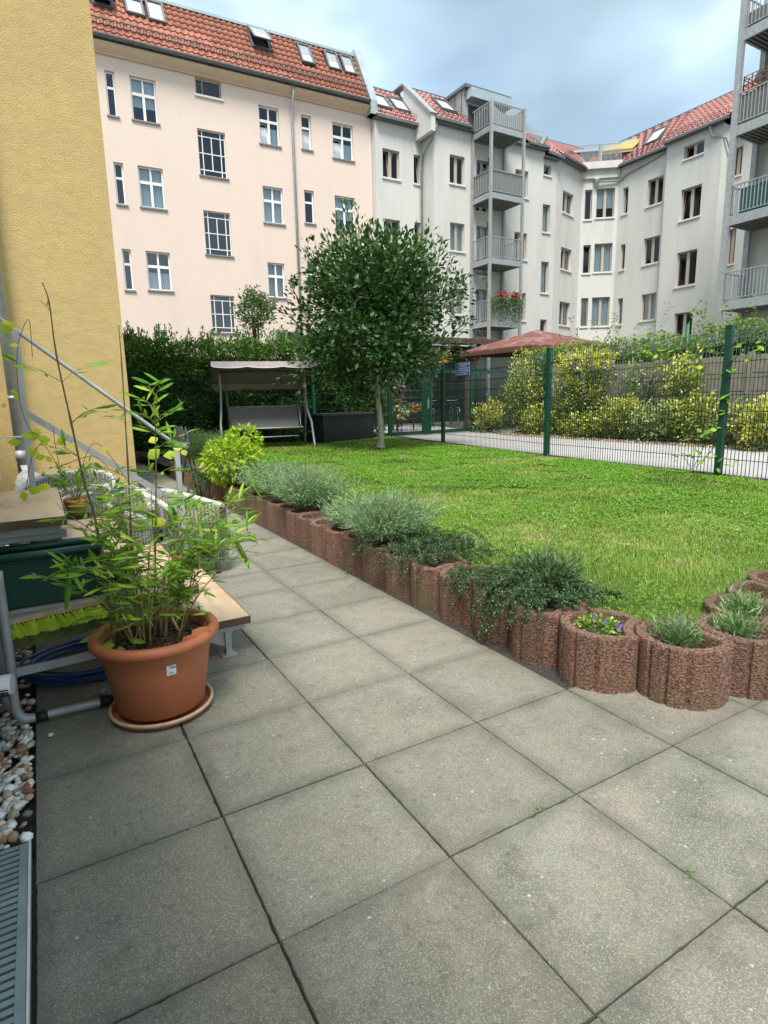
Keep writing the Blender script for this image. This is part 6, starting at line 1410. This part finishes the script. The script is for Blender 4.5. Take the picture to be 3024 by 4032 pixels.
mb = MB(); mb.box(13.4, 14.2, -1, 13.5, LZ, 2.35); mb.build('dark_core', MATS['hedge_core'], h2)  # same near-black filling behind this foliage
# vine on the hedge top: bigger bright leaves
cloud = onv(1440, 775, (12.45, 0), (1, 0)); cloud_tree('climbing_vine', 'bright green vine leaves hanging over the top of the concrete panel fence', 'vine', (12.5, cloud[1], cloud[2] + .15), (.2, 1.5, .28), 420, L_hb, .13, trunk=1.6, shoots=0, v=lambda m: RNG.uniform(.6, 1, m), asp=.7)
# red flowers and greenery on the lowest balcony
fb = thing('balcony_flowers', (xl + .6, yn, 4.8), 'balcony flower boxes with red geraniums and trailing greenery on the lowest steel balcony', 'flowers')
zf = 5.9; n = 1300; P = np.stack([RNG.uniform(xl + .0, xr + .1, n), yn - .1 + RNG.normal(0, .12, n), zf - .05 - np.abs(RNG.normal(0, .45, n))], 1); tag(leafmesh('foliage', P, rdir(n), frames(n), .10, .055, L_small, parent=fb), kind='stuff')
n = 170; P = np.stack([RNG.choice([xl + .45, xl + .75, xl + 1.35, xl + 1.6], n) + RNG.normal(0, .13, n), yn - .18 + RNG.normal(0, .08, n), zf + .08 + RNG.normal(0, .09, n)], 1); tag(leafmesh('red_blossoms', P, rdir(n), rdir(n), .10, .09, leafmat('red_blossom', [(.36, .02, .02), (.42, .05, .03), (.20, .01, .02), (.10, .14, .03)]), parent=fb), kind='stuff')
# ---- flowers behind the gate
def flowers(px, py, hw, hh, Y, label, n, petal, name='flowering_plant', size=.09):
    c = onv(px, py, (0, Y), (0, 1)); k = np.linalg.norm(c - CC) / FD; t = cloud_tree(name, label, 'flowers', (c[0], Y, c[2]), (hw * k, .4, hh * k), n, L_small, size)
    if petal: m_ = n // 9; P, _ = blob((c[0], Y - .15, c[2] + hh * k * .1), (hw * k, .35, hh * k), m_, .7); tag(leafmesh('blossoms', P, rdir(m_), rdir(m_), .10, .10, petal, parent=t), kind='stuff')
PK = leafmat('pink_blossom', [(.70, .16, .18), (.75, .30, .28), (.60, .10, .14)]); YW = leafmat('pale_yellow_blossom', [(.65, .62, .25), (.7, .7, .5)]); OR = leafmat('orange_blossom', [(.7, .18, .05), (.75, .3, .08)])
flowers(848, 845, 20, 45, 16.2, 'tall rose bush with pink blossoms seen through the fence right of the tree trunk', 1400, PK)
flowers(858, 893, 20, 14, 15.4, 'low pale yellow flowering plant in a bowl behind the fence', 700, YW)
flowers(893, 882, 16, 10, 16.0, 'orange and red bedding flowers behind the gate', 260, OR)
flowers(930, 772, 50, 16, 16.9, 'leafy shoots with orange tint hanging in front of the shed eaves', 700, OR, size=.12)
c = onv(867, 829, (0, 15.9), (0, 1)); mb = MB(); mb.lathe((c[0], 15.9, c[2] - .18), [(.18 * math.sin(math.pi * i / 16) + .0001, .18 - .18 * math.cos(math.pi * i / 16)) for i in range(17)], 24); mb.build; bl = mb.build('garden_ball', pm('mirror_ball', (.7, .75, .8), (.6, .66, .7), 3, .12, metal=1.)); tag(bl, 'silver mirrored garden ball among the roses behind the gate', 'garden ball')
mb = MB(); mb.tube([(c[0], 15.9, LZ - .05), (c[0], 15.9, c[2] - .17)], .015, 6); tag(mb.build('garden_stake', M_twig), 'thin stake carrying the silver garden ball behind the gate', 'stake')
# ---- lavender bushes and friends along the rings
def lavender(c, r, h, n, label, mat=L_lav, spikes=25, spread=.9, name='lavender_bush', cat='lavender', bl=True):
    t = thing(name, (c[0], c[1], c[2]), label, cat); th = RNG.uniform(0, 6.28, n); q = RNG.random(n) ** .55; zz = RNG.random(n)
    dr = np.stack([np.cos(th) * q * spread, np.sin(th) * q * spread, 1.1 - .5 * q], 1); dr /= np.linalg.norm(dr, axis=1, keepdims=True)
    t_ = .06 + .94 * RNG.random(n) ** .6; b0 = np.array(c) + np.stack([np.cos(th), np.sin(th), th * 0], 1) * (r * .3 * q)[:, None]
    lob = 1 + .22 * np.sin(th * 5 + c[0] * 9) * q + .18 * np.sin(th * 11 + c[1] * 7) * q
    L_ = (h * lob * (.62 + .55 * RNG.random(n)) * (1 + .5 * q * (r / h - .6)))[:, None]; P = b0 + dr * L_ * t_[:, None] + RNG.normal(0, .012, (n, 3)); A = dr * .8 + RNG.normal(0, .38, (n, 3))
    s_ = RNG.uniform(.03, .06, n); tag(leafmesh('foliage', P, A, frames(n), s_, s_ * .11 + .0026, mat, parent=t, v=np.clip(t_ * .6 + RNG.random(n) * .45, 0, 1), fold=0), kind='stuff')
    if spikes:
        mb = MB(); BP = []
        for k in range(spikes):
            a = random.uniform(0, 6.28); s__ = random.random() ** .6 * spread * .8; d = np.array([math.cos(a) * s__, math.sin(a) * s__, 1.]); d /= np.linalg.norm(d); hh = h * random.uniform(1.0, 1.45)
            p0 = np.array(c) + d * h * .5; p1 = np.array(c) + d * hh; mb.tube([tuple(p0), tuple(p1)], .0011, 4, cap=False); m_ = 9
            BP.append(p1 - d * RNG.uniform(0, .035, m_)[:, None] + RNG.normal(0, .003, (m_, 3)))
        mb.build('stalks', M_cane, t); P = np.concatenate(BP); n2 = len(P)
        if bl: tag(leafmesh('flower_spikes', P, rdir(n2, .5), rdir(n2), .009, .006, leafmat('lavender_spike', [(.13, .12, .22), (.20, .19, .30), (.26, .30, .20)]), parent=t), kind='stuff')
    return t
def at(px, py, z): return g(px, py, z)
lv = [((715, 1095), .27, .35, 6200, 'large silvery lavender bush, tallest of the row', L_lav, 40), ((838, 1172), .29, .30, 6400, 'broad grey-green lavender bush above the trailing cotoneaster', L_lav, 40),
      ((770, 1142), .2, .24, 2600, 'silvery lavender bush drooping between the two larger lavenders', L_lav, 12), ((590, 1068), .30, .32, 4200, 'grey-green lavender bush right of the lime leaved shrub', L_lav, 20), ((650, 1080), .28, .30, 3800, 'lavender bush just left of the tallest one', L_lav, 16),
      ((425, 985), .5, .42, 5200, 'wide pale green lavender mass at the far end of the rings', L_lavg, 60), ((480, 975), .4, .35, 3200, 'lavender clump in front of the left swing leg', L_lavg, 20)]
for (px, py), r, h, n, lb, mt, sp in lv:
    z = .23; q = at(px, py, z); q[0] = min(q[0], 1.82) if px > 500 else q[0]; lavender(tuple(q), r, h, int(n * 1.6), lb, mt, sp)
for k, (px, py, lb) in enumerate(((760, 1020, 'thin dry grass stalks rising from the lavender row'), (905, 1080, 'sparse grass stalks with seed heads behind the broad lavender'), (1180, 1210, 'thin upright stalks behind the foremost cotoneaster'))):
    c = at(px, py, .22); t = thing('grass_stalks', tuple(c), lb, 'grass stalks'); mb = MB()
    for i in range(24): a = random.uniform(0, 6.28); d = random.uniform(0, .22); h = random.uniform(.2, .42); x0, y0 = c[0] + random.uniform(-.3, .3), c[1] + random.uniform(-.35, .35); mb.tube([(x0, y0, .2), (x0 + d * .4 * math.cos(a), y0 + d * .4 * math.sin(a), .2 + h * .6), (x0 + d * math.cos(a), y0 + d * math.sin(a), .2 + h)], [.0012, .001, .0016], 4, cap=False)
    tag(mb.build('stalks', pm('dry_stalk', (.20, .22, .08), (.26, .22, .10), 30, .8), t), kind='stuff')
# lime shrub and dark heather
c = at(500, 1050, .25); t = thing('lime_shrub', tuple(c), 'bright lime green leafy shrub in the rings in front of the swing', 'shrub'); n = 1500
P, d = blob((c[0] + .05, c[1] + .1, c[2] + .30), (.36, .36, .30), n, .4); P2, d2 = blob((c[0] + .25, c[1] + .2, c[2] + .52), (.22, .2, .2), 300, .4); P = np.concatenate([P, P2]); A = np.concatenate([d, d2]) + RNG.normal(0, .4, (len(P), 3)) + [0, 0, -.2]
s_ = RNG.uniform(.045, .085, len(P)); tag(leafmesh('foliage', P, A, frames(len(P), 1.), s_, s_ * .5, L_lime, parent=t, droop=.2), kind='stuff')
mb = MB()
for k in range(9): a = k * .7; mb.tube([tuple(c), (c[0] + .2 * math.cos(a), c[1] + .2 * math.sin(a), c[2] + .3), (c[0] + .3 * math.cos(a), c[1] + .3 * math.sin(a), c[2] + .5)], .005, 5)
mb.build('stems', M_twig, t)
lavender(tuple(at(530, 1050, .24)), .28, .20, 3600, 'dark green cushion of fine foliage between lime shrub and lavender', L_cot, 0, name='heather_cushion', cat='shrub')
lavender(tuple(at(455, 1040, .22)), .26, .18, 2500, 'dark low cushion plant left of the lime shrub at the far rings', L_cot, 0, name='heather_cushion', cat='shrub')
# cotoneasters
def coton(base, dirs, n_sh, length, label, rad=.16, hump=.12, seed=0, leaf=.012):
    rr_ = random.Random(seed); t = thing('cotoneaster', tuple(base), label, 'cotoneaster'); mb = MB(); PP, AA = [], []
    for k in range(n_sh):
        a0 = rr_.choice(dirs) + rr_.gauss(0, .38); L_ = length * rr_.uniform(.45, 1.15); n_ = 12; st_ = np.array([base[0] + rr_.uniform(-rad, rad), base[1] + rr_.uniform(-rad, rad), base[2]]); pts = [st_]
        el = rr_.uniform(.5, 1.25)
        for i in range(n_):
            el -= rr_.uniform(.12, .27); a0 += rr_.gauss(0, .07); el = max(el, -1.25); st_ = st_ + np.array([math.cos(a0) * math.cos(el), math.sin(a0) * math.cos(el), math.sin(el)]) * L_ / n_
            if st_[0] > RC[0][0] - .19 and st_[2] < .27: st_[2] = .27 + rr_.random() * .03
            st_[2] = max(st_[2], .02); pts.append(st_.copy())
        mb.tube(pts, [.0022] * 4 + [.0012] * (len(pts) - 4), 4, cap=False); m_ = int(L_ * 480)
        tt = RNG.random(m_) * (len(pts) - 1.001); ii = tt.astype(int); Pn = np.array(pts); d = Pn[ii + 1] - Pn[ii]; PP.append(Pn[ii] + d * (tt - ii)[:, None] + RNG.normal(0, .007, (m_, 3))); AA.append(d / np.linalg.norm(d, axis=1, keepdims=True) * .5 + RNG.normal(0, .7, (m_, 3)))
    mb.build('stems', M_twig, t); P = np.concatenate(PP); A = np.concatenate(AA); s_ = RNG.uniform(.8, 1.35, len(P)) * leaf
    tag(leafmesh('foliage', P, A, frames(len(P), .8), s_, s_ * .55, L_cot, parent=t, v=RNG.random(len(P)), fold=.1), kind='stuff')
c1_ = at(1172, 1262, .26); coton(c1_ , [3.1, 3.5, 2.6, -2.2, 3.9, 4.3], 150, .50, 'foremost trailing cotoneaster spilling over the rings onto the paving', rad=.13, seed=2)
lavender(tuple(np.array(c1_) - [0, 0, .03]), .18, .16, 3000, 'dense dark mound of the cotoneaster beside the pansy ring', L_cot, 0, name='cotoneaster_mound', cat='cotoneaster')
c2_ = at(930, 1175, .27); coton(c2_, [3.1, 3.6, 2.5, -1.6, -2.2], 110, .46, 'spreading cotoneaster over the rings below the broad lavender', rad=.24, seed=5)
coton(at(1000, 1252, .25), [3.1, -1.6, -2.1, 1.8], 22, .16, 'little cotoneaster sprigs inside the bare ring between the two cotoneaster mounds', rad=.07, seed=8)
coton(at(470, 1040, .25), [3.1, 3.5, 2.6], 40, .35, 'dark trailing shoots over the far rings under the lime shrub', rad=.2, seed=10)
# pansies
pb = (RC[-8][0] - .03, RC[-8][1] + .01, .20); t = thing('pansy', pb, 'violet pansies with light green leaves in the corner planter ring', 'pansies'); n = 380
P, d = blob((pb[0], pb[1], .225), (.10, .095, .05), n, .2); tag(leafmesh('foliage', P, d + RNG.normal(0, .5, (n, 3)), frames(n, 1), .024, .015, leafmat('pansy_leaf', [(.10, .2, .03), (.2, .32, .05), (.35, .42, .08)]), parent=t), kind='stuff')
for k, (px, py) in enumerate(((1280, 1333), (1302, 1342), (1340, 1348), (1333, 1356))):
    p = at(px, py, .275); mb = MB()
    for i in range(5): a = i * 1.257 + k; c_, s__ = math.cos(a), math.sin(a); mb.quad((p[0], p[1], p[2]), (p[0] + .009 * c_ - .006 * s__, p[1] - .004, p[2] + .009 * s__ + .006 * c_), (p[0] + .015 * c_, p[1] - .006, p[2] + .015 * s__), (p[0] + .009 * c_ + .006 * s__, p[1] - .004, p[2] + .009 * s__ - .006 * c_))
    mb.build('blossom', M_purp, t)
for (i, lb, n, h) in ((-7, 'young bright lavender plant with violet spikes in the foremost ring', 420, .115), (-6, 'pale green young lavender in the ring left of the right edge', 380, .095), (-5, 'low lavender with violet spikes in the ring cut by the right edge', 380, .09)):
    c = RC[i]; lavender((c[0] - .03, c[1] + .01, .185), .09, h, n, lb, L_lavg, 7, spread=.5)
# ---- climber on the fence by the right post
def vleaf(name, mat, L_=1., W_=.62):
    mb = MB(); pts = [(0, 0), (.22, .28), (.5, .5), (.8, .30), (1, 0), (.8, -.30), (.5, -.5), (.22, -.28)]
    mb.v = [(x * L_, y * W_, -.10 * abs(y) - .10 * x * x) for x, y in pts] + [(.25 * L_, 0, .03), (.5 * L_, 0, .03), (.8 * L_, 0, -.01)]
    for f in ((0, 8, 1), (1, 8, 9, 2), (2, 9, 10, 3), (3, 10, 4), (0, 7, 8), (7, 6, 9, 8), (6, 5, 10, 9), (5, 4, 10)): mb.face(f)
    me = bpy.data.meshes.new(name); me.from_pydata(mb.v, [], mb.f); me.materials.append(mat); me.polygons.foreach_set('use_smooth', [True] * len(me.polygons)); return me
def place(me, name, parent, p, d, s_, up=(0, 0, 1), roll=0.):
    d = Vector(d).normalized(); u = Vector(up); y_ = u.cross(d)
    if y_.length < .05: y_ = Vector((0, 1, 0)).cross(d)
    y_.normalize(); z_ = d.cross(y_); M = Matrix((d, y_, z_)).transposed().to_4x4() @ Matrix.Rotation(roll, 4, 'X')
    o = link(name, me, parent); M = Matrix.Translation(Vector(p) - org(parent)) @ M @ Matrix.Scale(s_, 4); o.matrix_basis = M; return o
VL = vleaf('leaf', L_vine)
cb = onv(1500, 1020, FP[1], fl.n); f12 = Plane(FP[1], FP[2]); f01 = Plane(FP[0], FP[1])
cl = thing('fence_climber', (f12.P[0], f12.P[1] + .4, LZ), 'young climbing plant with broad green leaves winding up the fence by the right-hand post', 'climber')
def fp(px, py): q = onv(px, py, FP[1], f12.n if px < 1560 else f01.n); return q
for path in ([(1497, 1015), (1500, 960), (1488, 880), (1500, 830), (1480, 780)], [(1500, 1010), (1530, 940), (1520, 860), (1505, 790)], [(1505, 1010), (1545, 960), (1565, 880), (1572, 800), (1610, 760), (1659, 735)], [(1497, 1015), (1475, 980)]):
    mb = MB(); mb.tube(fspline([tuple(fp(*q) - [.02, 0, 0]) for q in path], 5), .004, 5); mb.build('stem', M_twig, cl)
for px, py in ((1512, 970), (1495, 975), (1480, 985), (1470, 992), (1500, 945), (1520, 950), (1535, 958), (1525, 935), (1540, 925), (1510, 925), (1498, 905), (1550, 920), (1488, 870), (1505, 845), (1500, 815), (1515, 790), (1490, 800), (1478, 778), (1460, 760), (1440, 762), (1425, 765), (1500, 770), (1520, 800), (1535, 845), (1565, 860), (1575, 890), (1580, 850), (1575, 800), (1590, 790), (1600, 765), (1620, 775), (1635, 760), (1650, 750), (1570, 990), (1585, 1000), (1560, 1005), (1512, 990), (1530, 990), (1545, 975), (1405, 760), (1390, 755), (1610, 745), (1645, 740)):
    for k in range(2): p = fp(px + random.uniform(-6, 6), py + random.uniform(-6, 6)); a = random.uniform(0, 6.28); place(VL, 'leaf', cl, p - [.03, 0, 0], (math.cos(a) * .5 - .3, math.sin(a), random.uniform(-.7, .2)), random.uniform(.08, .13), roll=random.uniform(-.5, .5))
# ---- bamboo in the big pot
bb = thing('bamboo', (*pc, .32), 'bushy green bamboo with three long bare canes growing in the big terracotta pot', 'bamboo')
BL = vleaf('leaf', L_bam, 1., .165); bleaf = []; mbc = MB()
def cane(pts, r0, r1):
    mb = MB(); pp = fspline(pts, 5); n = len(pp); mb.tube(pp, [r0 + (r1 - r0) * i / (n - 1) + (.0012 if i % 5 == 0 else 0) for i in range(n)], 7); mb.build('cane', M_ocane if r0 > .0041 else M_cane, bb); return pp
def twig(p, d, L_, leaves, s_=1.):
    d = np.array(d, float); d /= np.linalg.norm(d); e1_ = p + d * L_ * .5; e2_ = p + d * L_ + np.array([0, 0, -.12 * L_]); mbc.tube([tuple(p), tuple(e1_), tuple(e2_)], [.0016, .0012, .0008], 4, cap=False)
    for k in range(leaves):
        t = .35 + .65 * k / max(1, leaves - 1); q = p + (e2_ - p) * t; a = random.uniform(0, 6.28); dd = d * .7 + np.array([math.cos(a), math.sin(a), random.uniform(-.55, .25)]) * .75; bleaf.append((q, dd, random.uniform(.045, .11) * s_))
hand = [[(248, 1400, 1.22), (212, 1152, 1.24), (180, 1033, 1.25), (154, 914, 1.25), (122, 768, 1.26), (106, 653, 1.27), (91, 610, 1.27)], [(292, 1400, 1.33), (283, 1152, 1.34), (276, 1000, 1.34), (263, 788, 1.36), (256, 702, 1.37)], [(333, 1395, 1.38), (336, 1152, 1.40), (337, 1000, 1.42), (334, 854, 1.44)]]
for k, hp_ in enumerate(hand):
    pp = cane([tuple(onv(x, y, (0, yy), (0, 1))) for x, y, yy in hp_], .0048 if k == 0 else .0042, .0016); pp = [np.array(q) for q in pp]; n = len(pp)
    for i in range(3, n - 1, 2 if k == 2 else 3):
        if k < 2 and i > n * .62: 
            if i % 2 == 0: twig(pp[i], (random.uniform(-1, 1), random.uniform(-.3, .3), 1.2), .05, 1, .5)
            continue
        for s_ in range(2 if k < 2 else 3): a = random.uniform(0, 6.28); twig(pp[i], (math.cos(a), math.sin(a), .6), random.uniform(.08, .16), 4)
# tip tuft of the short third cane
for q_ in pp[-4:]:
    for s_ in range(3): a = random.uniform(0, 6.28); twig(q_, (math.cos(a), math.sin(a), 1.), .07, 3)
rb = random.Random(21)
for k in range(32):
    a = rb.uniform(0, 6.28); r = .15 * math.sqrt(rb.random()); p0 = np.array([pc[0] + r * math.cos(a), pc[1] + r * math.sin(a), .31]); lean = rb.uniform(.04, .26); h = rb.uniform(.30, .66)
    if k % 5 == 0: h *= 1.2
    aa = a + rb.gauss(0, .6); dxy = np.array([math.cos(aa), math.sin(aa), 0]) * lean
    if k < 8: dxy = np.array([rb.uniform(.12, .32), rb.uniform(-.1, .2), 0]); h = rb.uniform(.30, .55)
    pts = [tuple(p0), tuple(p0 + dxy * .3 + [0, 0, h * .45]), tuple(p0 + dxy * .75 + [0, 0, h * .8]), tuple(p0 + dxy * 1.25 + [0, 0, h])]
    pp = [np.array(q) for q in cane(pts, rb.uniform(.002, .0038), .0012)]; n = len(pp)
    for i in range(3, n, 2):
        for s_ in range(2): a2_ = rb.uniform(0, 6.28); twig(pp[i], (math.cos(a2_) + dxy[0], math.sin(a2_) + dxy[1], rb.uniform(.1, .9)), rb.uniform(.04, .10), rb.choice((3, 4, 4)), .80)
# measured outlying sprays
for (x, y, yy), lst in (((545, 1048, 1.55), [(640 - 100, 1012), (500, 1075), (575, 1042), (530, 1085), (570, 1078)]), ((150, 1225, 1.15), [(110, 1190), (180, 1270), (95, 1248), (140, 1310), (190, 1225)]), ((500, 1150, 1.45), [(545, 1120), (550, 1165), (520, 1190), (540, 1215), (480, 1120)]), ((145, 1110, 1.2), [(115, 1085), (170, 1125), (130, 1140)])):
    q = onv(x, y, (0, yy), (0, 1)); tgt = onv(330, 1290, (0, 1.32), (0, 1)); m_ = (q + tgt) / 2 + [0, 0, .05]; mbc.tube(fspline([tuple(tgt), tuple(m_), tuple(q)], 5), .0016, 4, cap=False)
    for u, v_ in lst: e2_ = onv(u, v_, (0, yy - random.uniform(-.03, .03)), (0, 1)); bleaf.append((q, e2_ - q, np.linalg.norm(e2_ - q) * 1.15))
    for s_ in range(5): twig(m_ + (q - m_) * s_ / 5, (random.uniform(-1, 1), random.uniform(-1, 1), .3), .07, 3)
tag(mbc.build('twigs', M_cane, bb), kind='stuff')
bleaf.sort(key=lambda t: -t[2] / np.linalg.norm(np.array(t[0]) - CC))
for p, d, s_ in bleaf[:290]: place(BL, 'leaf', bb, p, d, s_, roll=random.uniform(-.7, .7))
rs = bleaf[290:]; P = np.array([t[0] for t in rs]); A = np.array([t[1] for t in rs]); s_ = np.array([t[2] for t in rs]); tag(leafmesh('leaf', P, A, frames(len(P), 1), s_, s_ * .17, L_bams, parent=bb, droop=.12), kind='stuff')
# old cut canes
for k, (x, y, x2, y2) in enumerate(((292, 1395, 258, 1308), (312, 1390, 305, 1290), (322, 1385, 330, 1280), (345, 1375, 350, 1300), (392, 1375, 372, 1335), (300, 1380, 285, 1300))):
    a = g(x, y, .32); b = onv(x2, y2, (0, a[1]), (0, 1)); mb = MB(); mb.tube([tuple(a), tuple(b)], .0075 if k == 0 else .0055, 8); mb.build('cut_cane', pm('dry_cane', (.30, .20, .09), (.22, .14, .06), 25, .6), bb)
wv = thing('pot_weed', tuple(g(240, 1370, .35)), 'broad light green weed leaves at the left rim of the big pot', 'weed')
for x, y, s_, a in ((215, 1365, .10, 3.3), (245, 1352, .09, 2.6), (232, 1380, .09, 4.2), (268, 1378, .075, 5.5), (255, 1345, .08, 1.8), (247, 1395, .045, 4.8)): place(VL, 'leaf', wv, g(x + 10, y, .36), (math.cos(a), math.sin(a), -.1), s_)
# ---- potted climber on the second tread and its yellow leaves
tp_ = g(168, 1118, .60); sp_ = thing('flower_pot', tuple(tp_), 'small terracotta pot with wiry plant standing on the upper stair tread', 'flower pot')
mb = MB(); mb.lathe(tuple(tp_), [(.001, .004), (.042, .004), (.062, .095), (.066, .096), (.067, .115), (.058, .115), (.056, .09), (.001, .085)], 28); mb.build('pot', M_terra2, sp_)
mb = MB(); mb.lathe(tuple(tp_), [(.001, .002), (.07, .002), (.08, .014), (.076, .016)], 28); mb.build('saucer', M_black, sp_)
rr_ = random.Random(4); mb = MB(); PP = []; 
for k in range(46): a = rr_.uniform(0, 6.28); d = rr_.uniform(.05, .16); h = rr_.uniform(.06, .2); e2_ = (tp_[0] + d * math.cos(a), tp_[1] + d * math.sin(a), .70 + h); mb.tube([(tp_[0], tp_[1], .69), (tp_[0] + d * .5 * math.cos(a), tp_[1] + d * .5 * math.sin(a), .70 + h * .75), e2_], .0011, 4, cap=False); PP.append(e2_)
tag(mb.build('wiry_stems', M_cane, sp_), kind='stuff'); PP = np.array(PP); PP = np.repeat(PP, 5, 0) + RNG.normal(0, .02, (len(PP) * 5, 3)); tag(leafmesh('foliage', PP, rdir(len(PP)), frames(len(PP)), .03, .012, L_bams, parent=sp_), kind='stuff')
yc = thing('yellow_climber', tuple(tp_ + [0, 0, .08]), 'thin climbing plant with yellowing round leaves along the stair handrail', 'climber'); VY = vleaf('leaf', L_vy, 1., .80)
CY = 2.2; cq = lambda x, y, yy=CY: onv(x, y, (0, yy), (0, 1))
for path in ([(170, 1100), (140, 1060), (125, 1010), (95, 960), (60, 920), (42, 860), (36, 790)], [(125, 1010), (150, 1000), (200, 985), (235, 1010)], [(140, 1060), (120, 965), (115, 925)], [(36, 790), (40, 740), (62, 690), (70, 770)], [(90, 955), (70, 985), (55, 1060)], [(170, 1100), (180, 1000), (215, 960), (290, 1060), (330, 1110)]):
    mb = MB(); mb.tube(fspline([tuple(cq(*q)) for q in path], 6), .0016, 5); mb.build('stem', M_twig, yc)
for x, y, s_ in ((12, 695, 1.1), (35, 700, .9), (25, 700, .8), (42, 745, .8), (20, 765, 1.), (22, 842, .7), (30, 848, .8), (8, 870, .6), (55, 945, 1.2), (72, 940, 1.1), (45, 955, 1.), (90, 955, 1.), (65, 965, 1.), (80, 975, .9), (110, 950, 1.), (125, 948, 1.), (140, 950, .9), (155, 955, .8), (75, 990, .9), (60, 1055, 1.2), (80, 1050, 1.3), (48, 1060, 1.), (100, 985, .8), (345, 970, 1.3), (352, 985, 1.2), (330, 1130, 1.2), (342, 1118, 1.1), (395, 965, .9), (405, 975, .8), (220, 965, .8), (320, 955, .9), (70, 925, .9), (100, 940, .9)):
    p = cq(x, y, CY if x < 260 else 1.7); a = random.uniform(0, 6.28); place(VY, 'leaf', yc, p, (math.cos(a), .3 * math.sin(a) - .3, random.uniform(-.8, .2)), .052 * s_, up=(.3, -1, .6), roll=random.uniform(-.4, .4))
q = g(388, 1238, .20); q[0] = min(q[0], .42); ob = thing('flower_pot', tuple(q), 'small orange clay pot standing on the lowest stair tread behind the bamboo', 'flower pot'); mb = MB(); mb.lathe(tuple(q), [(.001, .004), (.04, .004), (.058, .085), (.062, .1), (.05, .1), (.001, .08)], 24); mb.build('pot', M_terra2, ob)
# ---- loose pebbles, weeds and chips on the paving
rr_ = random.Random(9)
for k, (px, py, s_, m_, lb) in enumerate(((110, 1591, .013, 0, 'single cream pebble lying on the paving near the gravel'), (222, 1498, .017, 2, 'dark grey pebble lying against the blue hose'), (145, 1487 + 0, .0, 0, ''), (142, 1496, .0, 0, ''))):
    if s_:
        p = g(px, py); o = pebble(p[0], p[1], s_ * .55, s_, m_, None, rr_); tag(o, lb, 'pebble')
for px, py, lb in ((1168, 1750, 'tiny green weed in the long paving joint at the centre'), (1488, 1889, 'tiny green weed in the right-hand paving joint')):
    p = g(px, py); n = 34; P, d = blob((p[0], p[1], .003), (.020, .008, .006), n, .1); o = leafmesh('weed', P, d + RNG.normal(0, .4, (n, 3)), frames(n, 1), .009, .004, L_lavg); tag(o, lb, 'weed')
n = 90; P = np.stack([RNG.uniform(1.42, 1.56, n) + 0, RNG.uniform(.3, 9, n), np.full(n, .003)], 1); tag(leafmesh('soil_crumbs', P, rdir(n) * [1, 1, .1], Ti(n), .009, .006, leafmat('crumb', [(.05, .04, .03), (.14, .11, .07)], trans=0)), kind='stuff')
p = [g(115, 1560), g(180, 1545)]; mb = MB()
for a, b in (((118, 1588), (175, 1560)), ((130, 1574), (160, 1566))): mb.tube([tuple(g(*a) + [0, 0, .004]), tuple(g(*b) + [0, 0, .006])], .0014, 5)
tag(mb.build('dry_stalk', pm('straw', (.42, .34, .2), (.36, .28, .16), 20, .8)), 'dry straw stalks lying on the paving beside the tube frame', 'straw')
